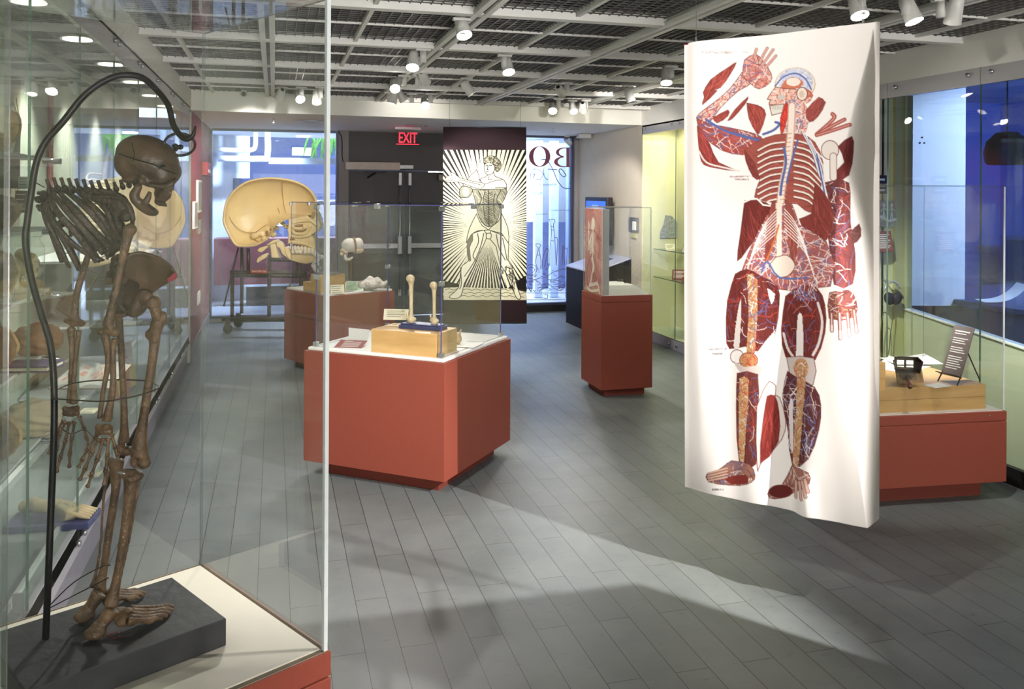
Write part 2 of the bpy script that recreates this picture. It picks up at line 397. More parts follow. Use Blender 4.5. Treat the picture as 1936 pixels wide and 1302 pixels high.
# ------------------------------------------------------------------ glass front
m_frame = M('dark_window_frame', (70, 74, 92), .4, .4)
m_greycol = M('grey_column_paint', (142, 138, 140), .65, var=.03)
def window(n, x0, x1, z0, z1):
    o = MB().box(x0, x1, YF-.006, YF+.006, z0, z1).build('window_%d' % n, m_lobbyglass); struct(o)
    MB().box(x0-.03, x0, YF-.04, YF+.04, z0-.03, z1).box(x1, x1+.03, YF-.04, YF+.04, z0-.03, z1).box(x0, x1, YF-.04, YF+.04, z1-.02, z1+.02).box(x0, x1, YF-.04, YF+.04, z0-.03, z0).build('window_frame', m_frame, o); return o
window(1, -.765, .785, .075, 2.465); win2 = window(2, 2.75, 4.07, .12, 2.465)
struct(MB().box(XL, .82, YF-.06, YF+.08, 0, .045).build('trim_5', m_greycol))
struct(MB().box(2.7, XR, YF-.06, YF+.08, 0, .09).build('trim_6', m_dark))
struct(MB().box(.815, .945, YF-.08, YF+.1, 0, ZS).build('trim_7', m_greycol))
struct(MB().box(4.1, XR, YF-.09, YF+.1, 0, ZS).build('trim_8', m_greycol))
struct(MB().box(.945, 2.72, YF, YF+.1, 1.96, ZS).box(2.5, 2.72, YF, YF+.1, 0, 1.96).build('wall_far', m_blackdoor))
# double door
def door(n, x0, x1, hx):
    d = MB().box(x0+.004, x1-.004, YF-.01, YF+.05, .01, 1.957).build('door_%d' % n, m_blackdoor); struct(d)
    MB().cyl((hx, YF-.06, .32), (hx, YF-.06, 1.80), .011, 10).build('vertical_rod', m_chrome, d, smooth=True)
    MB().box(hx-.022, hx+.022, YF-.09, YF-.01, 1.76, 1.93).build('rod_latch', m_steel, d, bevel=.006)
    MB().box(hx-.026, hx+.026, YF-.09, YF-.01, .84, 1.08).build('latch_case', m_steel, d, bevel=.006)
    e = x0+.06 if hx > (x0+x1)/2 else x1-.06
    MB().box(min(e, hx), max(e, hx), YF-.075, YF-.03, .915, .985).build('push_bar', m_steel, d, bevel=.008)
    MB().box(hx-.02, hx+.02, YF-.07, YF-.01, .28, .36).build('rod_guide', m_steel, d, bevel=.005)
    return d
d1 = door(1, .945, 1.70, 1.63); d2 = door(2, 1.70, 2.50, 1.76)
MB().box(.90, 1.615, YF-.16, YF-.012, 1.965, 2.065).build('closer_box', M('closer_cover', (196, 184, 176), .5), d1, bevel=.004)
MB().box(1.615, 1.80, YF-.11, YF-.012, 1.985, 2.03).build('closer_rail', m_steel, d1)
MB().box(1.15, 1.45, YF-.1, YF-.08, 1.93, 1.945).bar((1.2, YF-.02, 1.86), (1.3, YF-.1, 1.93), .02).build('closer_arm', m_dark, d1)
MB().box(2.0, 2.4, YF-.12, YF-.1, 1.935, 1.955).build('closer_arm', m_chrome, d2)
MB().box(2.15, 2.45, YF-.1, YF-.012, 1.83, 1.91).build('closer_body', M('closer_body_paint', (150, 140, 130), .5), d2, bevel=.004)
# ------------------------------------------------------------------ lobby beyond the glass
m_lobwall = M('lobby_white_wall', (225, 230, 236), .7, var=.02)
m_lobdark = M('lobby_slate_blue_panel', (50, 62, 104), .6, var=.04)
m_lobmar = M('lobby_maroon_counter', (120, 58, 66), .5, var=.04)
struct(MB().box(-4, 8, YF, 19, -.06, -.01).build('floor_lobby', M('lobby_floor', (214, 216, 222), .4)))
struct(MB().box(-4, 8, YF+.1, 14.2, 2.52, 2.6).build('ceiling_lobby', m_lobwall))
struct(MB().box(-4, 8, 14.2, 17.6, 4.6, 4.7).build('ceiling_lobby_upper', m_lobwall))
struct(MB().box(-4, 8, 17.5, 17.6, 0, 4.6).build('wall_lobby', m_lobdark))
struct(MB().box(-1.0, -.9, YF+.1, 14, 0, 2.52).build('wall_lobby_side', M('lobby_side_panel', (150, 160, 186), .35, var=.03)))
a, b = Py(408, 300, 14.0), Py(472, 300, 14.0)
struct(MB().box(-2.5, b.x, 14.0, 14.15, 0, 3.2).build('wall_lobby_white', m_lobwall))
a, b = Py(441, 337, 13.95), Py(473, 450, 13.95)
MBp = MB().box(a.x, b.x, 13.9, 13.99, .75, a.z)
tag(MBp.build('wall_panel', m_lobdark), 'slate blue panel on white lobby wall, behind the giant skull model', 'panel')
# counter and display box in the lobby
a, b = Py(404, 452, 13.2), Py(640, 534, 13.2)
t = thing('reception_counter', 'maroon reception counter in the lobby, seen under the giant skull', 'counter', (0, 13.2, 0))
MB().box(a.x, b.x, 0, .5, b.z, a.z).build('counter_body', m_lobmar, t)
MB().box(a.x+.45, b.x, .05, .5, 0, b.z-.03).build('dark_base', M('counter_dark_base', (44, 40, 40), .5), t)
MB().box(a.x+.4, b.x, -.02, .5, b.z-.03, b.z).build('ledge', m_lobwall, t)
# white pipe run and plants hung high in the lobby
zp = Py(450, 300, 13.0).z; x0 = Py(412, 300, 13.0).x; x1 = Py(505, 300, 13.0).x
tag(MB().tube([(x0, 13, zp), (x1-.1, 13, zp), (x1, 13, zp+.05), (x1, 13, 2.52)], .045, 10, smooth=4).tube([(x0, 13.1, zp+.13), (x1-.25, 13.1, zp+.13), (x1-.17, 13.1, zp+.2), (x1-.17, 13.1, 2.52)], .035, 10, smooth=4).build('ceiling_pipe', m_lobwall, smooth=True), 'white pipe elbow under the lobby ceiling, left of the hanging green plant', 'pipe')
a = Py(508, 304, 14.3); b = Py(640, 309, 14.3)
tag(MB().box(a.x, b.x+.6, 14.25, 14.35, b.z-.02, a.z+.05).build('balcony_rail_beam', M('lobby_steel_beam', (170, 176, 190), .3, .6)), 'pale steel beam crossing the lobby above the skull', 'beam')
t = thing('hanging_plant', 'green trailing plant hanging high behind the front window', 'plant', tuple(Py(606, 284, 15)))
mb = MB(); random.seed(3)
for i in range(16):
    o = Vector((random.uniform(-.32, .3), random.uniform(-.1, .1), .25)); q = o+Vector((random.uniform(-.25, .1), 0, -random.uniform(.3, .5)))
    mb.tube([o, (o+q)/2+Vector((0, 0, .08)), q], [.010, .022, .004], 6, smooth=3, flat=.25)
MB().cyl((0, 0, .2), (0, 0, 4.6-t.location.z), .006, 6).build('hanging_cord', m_dark, t)
mb.build('leaf_cluster', M('plant_green', (70, 124, 44), .5, var=.35, scale=20), t, smooth=True)
lo = Py(570, 287, 16)
tag(MB().box(lo.x-.16, lo.x+.16, lo.y-.3, lo.y+.1, lo.z-.06, lo.z+.06).build('ceiling_light', M('lobby_light_panel', (255, 255, 255), .4, emis=9)), 'square white lobby ceiling light beside the hanging plant', 'light')
for i, (px, py) in enumerate(((576, 246), (573, 257))):
    p = Pz(px, py, 2.515)
    tag(MB().cyl((p.x, p.y, 2.50), (p.x, p.y, 2.52), .1, 20).build('downlight', M('lobby_downlight', (255, 255, 255), .4, emis=9)), ['round lobby downlight nearer the front window', 'round lobby downlight farther from the front window'][i], 'light', 'round downlights in the lobby ceiling')
# right hand lobby seen through the lettered window
for i, (x0, x1, y, c, z0, z1) in enumerate(((990, 1008, 13.4, (246, 248, 255), 1.2, 2.5), (1012, 1026, 13.2, (206, 212, 236), 0, 2.5), (1042, 1056, 13.2, (196, 208, 244), 0, 2.5), (1074, 1084, 13.0, (146, 164, 206), 0, 2.5))):
    a = Py(x0, 400, y).x; b = Py(x1, 400, y).x
    struct(MB().box(a, b, y, y+.12, z0, z1).build('wall_lobby_pier', M('lobby_pier_%d' % i, c, .6)))
a = Py(985, 500, 14.5); b = Py(1100, 450, 14.5)
struct(MB().box(a.x-.5, b.x+1, 14.5, 14.6, 0, 1.15).build('wall_lobby_low', M('lobby_lavender_wall', (142, 150, 196), .6)))
struct(MB().box(a.x-.6, b.x+1.2, 14.9, 15.0, 0, 4).build('wall_lobby_bright', m_lobwall))
zo = Py(1084, 492, 12.4).z
t = thing('orchid_plant', 'small plant with yellow bloom behind the lettered window, above the black kiosk', 'plant', tuple(Py(1084, 492, 12.4)))
mb = MB()
for k in range(7):
    a = k*.9; mb.ell((.05*math.cos(a), .03*math.sin(a), .02*math.sin(2*a)), (.035, .02, .028))
mb.build('bloom', M('yellow_bloom', (214, 196, 80), .6), t, smooth=True)
MB().lathe([(.05, -.40), (.06, -.38), (.075, -.26), (.07, -.25), (0, -.25)]).build('pot', m_whitepaper, t, smooth=True)
MB().lathe([(.14, -zo-.01), (.14, -zo+.02), (.03, -zo+.04), (.03, -.42), (.1, -.40), (0, -.40)]).build('plant_stand', m_dark, t, smooth=True)
MB().tube([(0, 0, -.25), (.02, 0, -.1), (0, 0, 0)], .006, 6, smooth=3).tube([(0, 0, -.02), (.09, 0, .06), (.15, 0, .03)], [.006, .012, .003], 6, smooth=3, flat=.3).build('stem', M('plant_stem', (70, 96, 60), .6), t, smooth=True)
# ------------------------------------------------------------------ ceiling fittings at the far end
for i, (px, py, lb) in enumerate(((587, 228, 'round ceiling air diffuser over the front window, behind the left spotlights'), (788, 237, 'round ceiling air diffuser above the red exit sign'))):
    p = Pz(px, py, ZS)
    t = thing('air_diffuser', lb, 'vent', (p.x, p.y, ZS), 0, 'round air diffusers in the far ceiling')
    MB().lathe([(.14, 0), (.15, -.006), (.12, -.012), (.115, 0)]).build('rim', m_steel, t, smooth=True)
    MB().lathe([(.085, -.002), (.09, -.014), (.06, -.018), (.055, -.002)]).build('cone', m_steel, t, smooth=True)
    MB().lathe([(0, -.02), (.03, -.018), (.03, 0)]).build('hub', m_steel, t, smooth=True)
for px, py, lb in ((517, 222, 'small sprinkler head in the far ceiling above the giant skull'), (1046, 242, 'small sprinkler head in the far ceiling above the lettered window')):
    p = Pz(px, py, ZS)
    tag(MB().lathe([(.006, 0), (.006, -.05), (.022, -.055), (.022, -.06), (0, -.062)], tuple(p)).build('sprinkler', m_chrome), lb, 'sprinkler')
t = thing('security_camera', 'small pale camera on the ceiling above the lettered window', 'camera', tuple(Pz(1072, 257, ZS-.001)))
MB().box(-.03, .03, -.03, .03, -.02, 0).build('mount', m_lampwhite, t)
MB().tube([(0, .05, -.05), (0, -.12, -.11)], .035, 12).build('body', m_lampwhite, t, smooth=True)
t = thing('motion_sensor', 'pale sensor box in the ceiling corner beside the lettered window', 'sensor', tuple(Pz(1104, 253, ZS-.001)))
MB().box(-.09, .09, -.06, .06, -.06, 0).build('housing', m_lampwhite, t, bevel=.01)
# exit sign
p = Py(771, 243, 10.7)
t = thing('exit_sign', 'edge lit red exit sign hanging in front of the black doors', 'sign', (p.x, 10.7, ZS))
MB().box(-.16, .16, -.03, .03, -.03, 0).build('canopy', m_steel, t)
MB().box(-.145, .145, -.005, .005, -.215, -.03).build('clear_panel', m_acry, t)
m_exit = M('exit_red_glow', (255, 40, 60), .4, emis=2.6, ecol=(255, 30, 52))
MB().box(-.14, .14, -.007, .007, -.213, -.206).build('glowing_edge', m_exit, t)
def text(body, size, mat, parent=None, name='lettering', depth=.002, T=None, shear=0, align='CENTER', mirror=False, sx=1):
    cu = bpy.data.curves.new('t', 'FONT'); cu.body = body; cu.size = size; cu.extrude = depth; cu.align_x = align; cu.shear = shear
    o = bpy.data.objects.new('t', cu); C.objects.link(o); dg = bpy.context.evaluated_depsgraph_get()
    me = bpy.data.meshes.new_from_object(o.evaluated_get(dg)); bpy.data.objects.remove(o)
    q = Matrix.Diagonal((-sx if mirror else sx, 1, 1, 1)); me.transform((T or Matrix.Identity(4)) @ q)
    me.materials.clear(); me.materials.append(mat); me.name = name
    if mirror: me.flip_normals()
    o = bpy.data.objects.new(name, me); C.objects.link(o)
    if parent is not None: o.parent = parent
    return o
STAND = Matrix.Rotation(pi/2, 4, 'X')   # text lying in xy turned upright facing -y
text('EXIT', .185, m_exit, t, 'letters', .004, Matrix.Translation((0, -.008, -.192)) @ STAND, sx=.62)
# loose cable on the grey column, small camera on the far bulkhead
mb = MB().tube([Py(x, y, YF-.09) for x, y in ((640, 241), (641, 250), (646, 259), (647, 275), (647, 296), (649, 306))], .006, 6, smooth=4)
tag(mb.build('power_cable', m_rubber, smooth=True), 'thin black cable running down the grey column to the door closer box', 'cable')
q = Py(461, 176, 9.0)
t = thing('dome_camera', 'small grey camera under the ceiling at the far bulkhead, left of the three spotlights', 'camera', (q.x, 9.05, q.z))
MB().tube([(0, .06, .04), (0, 0, .02), (0, -.09, -.01)], [.02, .03, .035], 12).build('body', m_lampwhite, t, smooth=True)
MB().tube([(0, -.091, -.0105), (0, -.094, -.0115)], [.022, .022], 12).build('lens', m_dark, t)
MB().cyl((0, .02, .03), (0, .02, 2.66-q.z), .008, 8).build('mount', m_lampwhite, t)
# ------------------------------------------------------------------ wall case on the left
XB = XL-.46
m_lining = M('grey_green_case_lining', (184, 190, 176), .8, var=.04, stretch=(1, 6, .3), scale=3)
m_caseceil = M('grey_case_ceiling', (112, 112, 108), .6, var=.05, scale=30, stretch=(1, 20, 1))
lc = thing('wall_display_case', 'long steel framed glass wall case of specimens along the left wall', 'display case', (XL, 1.0, 0))
def LC(x): return x-XL
Y0 = 1.0
lp = MB().box(LC(XB)-.02, LC(XB), 0, 8.0, .2, 2.49)
lp.build('back_panel', m_lining, lc)
MB().box(LC(XB), -.0, 0, 8.0, 2.485, 2.5).build('case_ceiling', m_caseceil, lc)
MB().box(LC(XB), 0, 0, 8.0, .2, .262).build('case_floor', M('grey_mesh_deck', (128, 136, 134), .6, var=.15, scale=160), lc)
MB().box(LC(XB)+.02, -.014, 0, 8.0, 0, .2).build('toe_kick', M('grey_lilac_kick', (120, 118, 130), .6), lc)
MB().box(LC(XB)+.02, LC(XB)+.05, 0, 8.0, .262, .30).build('floor_track', M('white_track', (214, 216, 214), .4), lc)
MB().box(-.075, -.062, 0, 8, .262, .285).build('floor_track', bpy.data.materials['white_track'], lc)
seams = [2.45, 3.27, 4.05, 4.87, 5.70, 6.55, 7.40, 8.26, 9.0]
ys = [1.0]+seams
for i, (a, b) in enumerate(zip(ys[:-1], ys[1:])):
    a -= Y0; b -= Y0
    pane(MB(), (-.006, a+.003), (-.006, b-.003), .262, 2.40, .008).build('glass_panel', [m_wallglass, m_gedge], lc)
    MB().box(-.022, 0, a+.002, b-.002, 2.388, 2.487).build('top_rail', m_steel, lc)
    MB().box(-.022, 0, a+.002, b-.002, .150, .268).build('bottom_rail', m_rail, lc)
    for y in (a+.06, b-.06):
        for z in (2.455, .21): MB().cyl((0, y, z), (.02, y, z), .013, 12).build('rail_bolt', m_chrome, lc, smooth=True)
    MB().box(-.05, -.015, b-.004, b+.004, .262, .33).build('glass_clip', m_steel, lc)
for k in range(8):
    y = 4.05-1.0+ (k-2)*.95
    d = MB().cyl((LC(-1.0), y, 2.478), (LC(-1.0), y, 2.486), .072, 20).build('downlight', M('case_downlight', (255, 250, 235), .3, emis=5) if k == 0 else bpy.data.materials['case_downlight'], lc)
    spot('case_downlight_lamp', (-1.0, y+Y0, 2.47), (-1.22, y+Y0, .6), 130, 84, .7, (1, .97, .88), .05)
m_shelf = M('white_shelf', (224, 226, 226), .35, var=.01)
SH = [(1.6, 4.12, z) for z in (1.83, 1.535, 1.27, 1.005, .665)] + [(4.95, 6.1, z) for z in (1.32, .98, .62)] + [(6.6, 7.7, z) for z in (1.20, .74)]
for y0, y1, z in SH:
    s = MB().box(LC(XB), LC(-.93), y0-Y0, y1-Y0, z-.012, z).build('shelf', m_shelf, lc)
    for y in (y1-Y0-.12, y1-Y0-.95): MB().cyl((LC(-.93), y, z-.018), (LC(-.86), y, z-.018), .012, 10).build('shelf_clip', m_chrome, s, smooth=True)
# --- specimens
m_tissue = M('preserved_tissue', (186, 148, 98), .5, var=.55, scale=28)
m_tissue2 = M('dark_preserved_tissue', (136, 98, 62), .5, var=.5, scale=34)
def slab(py0, py1, px, lb, rim):
    # a slice of tissue sealed in a clear acrylic block standing on a shelf
    Y = 3.62; b = Py(px, py1, Y); tp = Py(px, py0, Y); h = tp.z-b.z; zs = min((s[2] for s in SH[:5]), key=lambda z: abs(z-b.z))
    t = thing('specimen_slice', lb, 'specimen', (b.x, Y, zs), -.35, 'tissue slices in clear blocks in the left wall case'); h = min(h, .25)
    MB().prism([(-.16, 0, .002), (.12, 0, .002), (.045, 0, h), (-.16, 0, h)], (0, .035, 0)).build('acrylic_block', GLASS('specimen_block', (.97, .99, .97), .6) if 'specimen_block' not in bpy.data.materials else bpy.data.materials['specimen_block'], t)
    random.seed(len(lb)); pts = []
    for k in range(26):
        a = 2*pi*k/26; r = 1+.13*math.sin(3*a+1)+.05*random.uniform(-1, 1)
        pts.append((-.055+.08*r*math.cos(a)-.02*math.sin(a), .009, h*.47+h*.40*r*math.sin(a)))
    MB().prism(pts, (0, .016, 0)).build('tissue_slice', m_tissue, t)
    pts2 = [(-.055+(x+.055)*.5*rim, .006, h*.47+(z-h*.47)*.55) for x, y, z in pts]
    MB().prism(pts2, (0, .004, 0)).build('inner_tissue', m_tissue2, t, label='darker brown centre')
slab(232, 345, 18, 'tan tissue slice in a clear block in front of the black skull photograph', .9)
slab(342, 432, 18, 'tan tissue slice with dark hollow in a clear block below the black photograph', 1.2)
slab(455, 583, 14, 'tall tan tissue slice in a clear block on the left shelf beside the glass jar', .8)
slab(620, 735, 12, 'mottled tan tissue slice in a clear block beside the brown brain cast', .6)
slab(772, 885, 18, 'tan tissue slice with a brown eye shaped core, on the lowest left shelf', 1.0)
a = Py(0, 236, 3.9); b = Py(37, 356, 3.98)
t = thing('skull_photograph', 'black photograph of a pale skull mounted at the near end of the left case', 'photograph', (b.x, 3.98, b.z))
MB().box(-.16, 0, 0, .008, 0, a.z-b.z).build('photo_board', m_black, t)
MB().ell((-.075, -.002, .19), (.06, .004, .08)).ell((-.07, -.002, .10), (.035, .004, .05)).build('skull_image', M('photo_skull_grey', (150, 150, 138), .7, var=.35, scale=40), t, smooth=True)
MB().ell((-.07, -.005, .19), (.042, .003, .055)).ell((-.06, -.006, .105), (.012, .003, .014)).build('skull_shadow', m_black, t, smooth=True)
def card(name, lb, p, wd, h, rx, rz, mats, group=None, lines=4, cat='label'):
    t = thing(name, lb, cat, tuple(p), rz, group); T = Matrix.Rotation(rx, 4, 'X')
    MB().box(-wd/2, wd/2, -.001, .001, 0, h, 0, T).build('card', mats[0], t)
    mb = MB()
    for k in range(lines):
        z = h*(.82-.66*k/max(1, lines-1)); mb.box(-wd*.4, wd*(.36-.1*((k*7) % 3)), -.0018, -.001, z-h*.025, z+h*.025, 0, T)
    mb.build('print_lines', mats[1], t); return t
card('label_card', 'white text label beside the black skull photograph', Py(46, 357, 3.95), .05, .05, 0, -.3, (m_whitepaper, m_ink))
card('label_card', 'dark red text label below the black skull photograph in the left case', Py(38, 402, 3.9), .05, .09, -.1, -.3, (m_redcard, m_whitepaper))
# glass jar with a yellowish specimen
p = Py(44, 572, 3.95)
t = thing('specimen_jar', 'lidded glass jar holding a yellow specimen on the left shelf', 'jar', (p.x, 3.95, 1.27))
MB().lathe([(0, .002), (.075, .002), (.078, .02), (.078, .19), (.06, .215), (.062, .23)], n=28).build('jar_glass', m_glass, t, smooth=True)
MB().lathe([(.066, .23), (.07, .235), (.07, .25), (.03, .262), (0, .264)], n=28).build('lid', m_glass, t, smooth=True)
mb = MB(); random.seed(5)
for k in range(7): mb.ell((random.uniform(-.035, .035), random.uniform(-.02, .02), .05+.018*k), (.03, .025, .028))
o = mb.build('preserved_specimen', M('yellow_specimen', (196, 164, 92), .5, var=.3, scale=30), t); remesh(o, .007, 3)
# open books, brain casts, bones
def open_book(lb, p, wd, h, tilt, rz, cover, page=None, cat='book', art=None, group=None):
    t = thing('open_book', lb, cat, tuple(p), rz, group); T = Matrix.Rotation(tilt, 4, 'X')
    for s in (-1, 1):
        def page_f(u, v, s=s): return T @ Vector((s*u*wd/2, v*h, .022*math.sin(pi*min(1, u*1.1))*(1-u*.4)+.008))
        g = MB().grid(page_f, 8, 2)
        g.prism([T @ Vector((s*u/8*wd/2, 0, .022*math.sin(pi*min(1, u/8*1.1))*(1-u/8*.4)+.008)) for u in range(9)]+[T @ Vector((s*wd/2, 0, .004)), T @ Vector((0, 0, .004))], T.to_3x3() @ Vector((0, h, 0)))
        g.build('pages', page or m_paper, t)
        if art:
            q = MB(); random.seed(9)
            for k in range(9):
                u = random.uniform(.2, .75); v = random.uniform(.2, .8); q.add([page_f(u+a_*.09, v+b_*.07)+T.to_3x3() @ Vector((0, 0, .003)) for a_, b_ in ((-1, -1), (1, -.6), (.7, 1), (-.8, .8))], [(0, 1, 2, 3)])
            q.build('illustration', art, t)
    MB().box(-wd/2-.006, wd/2+.006, -.006, h+.006, 0, .004, 0, T).build('cover', cover, t)
    return t
m_leather = M('brown_leather', (112, 80, 56), .6, var=.2, scale=20); m_pinkink = M('pale_red_illustration', (206, 146, 130), .8, var=.2, scale=50)
open_book('large open book tilted in the left wall case, behind the hanging arm bones', Py(120, 590, 5.35), .44, .26, 1.0, -1.2, m_leather, art=M('sepia_engraving', (190, 170, 126), .8, var=.2, scale=60))
open_book('open white book with pale red drawings in the left case, behind the forearms', Py(150, 735, 4.75), .30, .26, .25, -.25, m_leather, m_whitepaper, art=m_pinkink)
def brain(name, lb, p, r, mat, cat, fold=9):
    t = thing(name, lb, cat, tuple(p), .3)
    def fn(q): return 1+.06*math.sin(fold*q.x+3*math.sin(4*q.z))*math.cos(fold*q.y+2*q.z)+.05*math.sin(15*q.z+6*q.x)
    MB().ell((0, 0, r*.78), (r*1.15, r*.8, r*.78), nu=48, nv=30, fn=fn).build('lobes', mat, t, smooth=True)
    MB().tube([(r*.2, 0, r*.4), (r*.5, -r*.3, r*.1)], [r*.25, r*.16], 12).ell((-r*.5, -r*.1, r*.35), (r*.45, r*.5, r*.33)).build('stem', mat, t, smooth=True)
brain('brain_cast', 'brown wrinkled brain cast on the left shelf above the blue book', (Py(70, 668, 4.0).x, 4.0, 1.005), .085, M('brown_brain_cast', (126, 88, 50), .55, var=.4, scale=24), 'brain')
brain('brain_model', 'beige plaster brain model on the low left shelf, behind the far hand bones', (min(-.965, Py(97, 822, 4.0).x), 4.0, .665), .10, M('beige_plaster', (196, 172, 140), .6, var=.15, scale=14), 'brain', 7)
t = thing('blue_book', 'closed blue book under cream sheets on the left shelf', 'book', (Py(60, 697, 3.7).x, 3.7, 1.005), -.2)
MB().box(-.09, .09, -.07, .07, 0, .006).box(-.09, .09, -.07, .07, .018, .024).box(-.09, -.084, -.07, .07, 0, .024).build('cover', m_blue, t)
MB().box(-.084, .086, -.066, .066, .006, .018).build('pages', m_paper, t)
card('label_card', 'small cream label propped beside the brown brain cast', (Py(44, 645, 4.12).x, 4.10, 1.005), .055, .06, -.3, -.6, (m_paper, m_ink))
t = thing('foot_bone_specimen', 'pale foot bones on a blue base on the floor of the left case', 'bones', (Py(100, 948, 4.1).x, 4.1, .262), -.1)
MB().box(-.17, .17, -.09, .09, 0, .03).build('base', m_blue, t, bevel=.004)
mb = MB(); random.seed(2)
for k in range(6): mb.ell((-.11+.03*k, random.uniform(-.02, .02), .075+.012*math.sin(k*.8)), (.035, .03, .03))
o = mb.build('heel_and_tarsals', M('plaster_foot_bone', (190, 172, 136), .6, var=.15, scale=24), t); remesh(o, .006, 2)
for k in range(5):
    y = -.05+.024*k
    MB().tube([(.03, y*.6, .085), (.09, y, .06), (.115, y, .05), (.15, y*1.1, .04), (.165, y*1.1, .038)], [.012, .008, .011, .007, .005], 8, smooth=3).build('toe_ray', bpy.data.materials['plaster_foot_bone'], t, smooth=True)
for px, py, Y, z, lb in ((100, 975, 3.62, .262, 'cream label lying on the left case floor in front of the foot bones'), (163, 782, 4.9, .62, 'cream label on the low shelf right of the beige brain model'), (212, 832, 5.3, .262, 'cream label on the left case floor behind the near hand bones'), (171, 902, 4.75, .262, 'cream label on the left case floor left of the near hand bones')):
    card('label_card', lb, (Pz(px, py, z).x if Pz(px, py, z).x < XL-.06 else XL-.1, Pz(px, py, z).y, z+.002), .075, .07, -1.45, -.2, (m_paper, m_ink), 'cream labels laid flat in the left case')
p = Pz(254, 632, .74)
t = thing('woven_ball', 'yellow woven ball on a far shelf of the left case, behind the hip bones', 'ball', (max(-1.15, min(-.93, p.x)), 7.2, .74))
def wf(q): return 1+.05*math.sin(22*q.x)*math.sin(22*q.y)*math.sin(20*q.z)
MB().ell((0, 0, .085), .085, nu=40, nv=26, fn=wf).build('weave', M('straw_yellow', (196, 176, 104), .7, var=.35, scale=60), t, smooth=True)
for i, (px, py, c, lb) in enumerate(((262, 695, (170, 44, 52), 'red booklet leaning in the far left case behind the near thigh bone'), (300, 690, (206, 178, 60), 'yellow booklet leaning in the far left case, right of the red booklet'))):
    p = Py(px, py, 6.3)
    t = thing('booklet', lb, 'booklet', (min(-.98, p.x), 6.3+.3*i, .295), -.5)
    T = Matrix.Rotation(-.45, 4, 'Y') @ Matrix.Rotation(-.35, 4, 'X')
    MB().box(-.07, .07, 0, .006, 0, .34, 0, T).build('cover', M('booklet_cover_%d' % i, c, .5), t)
    MB().box(-.02, .02, -.002, 0, .02, .32, 0, T).build('stripe', M('booklet_stripe_%d' % i, (214, 190, 60) if i == 0 else (170, 44, 52), .5), t, label='contrasting stripe')
p = Py(160, 545, 5.5)
open_book('pale booklet lying open on the middle shelf of the left case, behind the ribs', (-1.06, 5.5, 1.32), .24, .16, .12, -.3, m_blue, m_whitepaper)
open_book('cream folder open on the far shelf of the left case, behind the pelvis', (-1.06, 7.0, 1.20), .24, .18, .5, -.3, m_paper, m_whitepaper)
t = thing('spine_specimen', 'pale rib and spine specimen hanging in the left case, behind the hunched back', 'specimen', (-1.1, 6.35, 1.45))
mb = MB()
for k in range(9):
    z = .04*k; mb.tube([(-.02, .02, z+.02), (-.09, 0, z+.03), (-.10, -.05, z-.01), (-.02, -.08, z-.03), (.07, -.06, z-.03)], .008, 8, smooth=4)
mb.build('rib_loops', m_bonewhite, t, smooth=True)
MB().tube([(.02, .02, -.05), (0, .03, .15), (-.01, .03, .3), (.02, .03, .52)], [.022, .02, .018, .012], 10, smooth=5).build('spine', m_bonewhite, t, smooth=True)
for i, (y, z, c, wd, h, lb) in enumerate(((4.75, 1.5, (150, 140, 122), .34, .75, 'tall grey anatomical drawing on the back of the left case, beside the iron rod'), (5.35, .38, (148, 138, 112), .5, .3, 'grey pencil drawing low on the back of the left case'), (5.55, 1.62, (150, 66, 76), .12, .62, 'narrow maroon banner on the back of the left case behind the iron rod'))):
    t = thing('wall_drawing', lb, 'drawing', (XB+.004, y, z), pi/2)
    MB().box(-wd/2, wd/2, -.004, 0, 0, h).build('sheet', M('drawing_sheet_%d' % i, c, .8, var=.06), t)
    mb = MB(); random.seed(i+4)
    for k in range(14):
        x = random.uniform(-.4, .4)*wd; zz = random.uniform(.1, .8)*h
        mb.tube([(x, -.006, zz), (x+random.uniform(-.06, .06), -.006, zz+h*.07), (x+random.uniform(-.08, .08), -.006, zz+h*.16)], .0016, 4, smooth=3)
    mb.build('drawn_lines', M('pencil_line_%d' % i, (108, 100, 88) if i < 2 else (214, 190, 180), .8), t)
# ------------------------------------------------------------------ maroon wall fittings
def flat_on_red(name, lb, cat, p0, p1, th, mat, group=None):
    a = Px(p0[0], p0[1], XL+.002); b = Px(p1[0], p1[1], XL+.002)
    t = thing(name, lb, cat, (XL+.001, (a.y+b.y)/2, b.z), 0, group)
    h = a.z-b.z; wd = abs(b.y-a.y)
    MB().box(0, th, -wd/2, wd/2, 0, h).build('frame' if 'photo' in name else 'plate', mat, t); return t, wd, h
m_photo = M('grey_photo_print', (150, 146, 138), .6, var=.5, scale=22)
for p0, p1, lb in (((371, 340), (378, 400), 'tall framed photograph on the maroon wall, topmost of three'), ((364, 381), (370, 430), 'framed photograph on the maroon wall, left of the tall one'), ((371, 415), (378, 440), 'small dark framed photograph on the maroon wall below the tall one')):
    t, wd, h = flat_on_red('framed_photo', lb, 'photograph', p0, p1, .02, m_whitepaper if 'dark' not in lb else m_leather)
    MB().box(.02, .022, -wd*.4, wd*.4, h*.06, h*.94).build('picture', m_photo, t)
t, wd, h = flat_on_red('fire_alarm', 'red fire alarm box high on the maroon wall', 'alarm', (382, 306), (389, 332), .06, M('alarm_red', (176, 22, 40), .4))
MB().box(.06, .066, -wd*.3, wd*.3, h*.2, h*.45).build('strobe', m_whitepaper, t)
t, wd, h = flat_on_red('light_switch', 'white light switch plate on the maroon wall beside the glass front', 'switch', (373, 554), (377, 571), .01, m_whitepaper)
MB().box(.01, .018, -wd*.2, wd*.2, h*.3, h*.7).build('toggle', m_whitepaper, t)
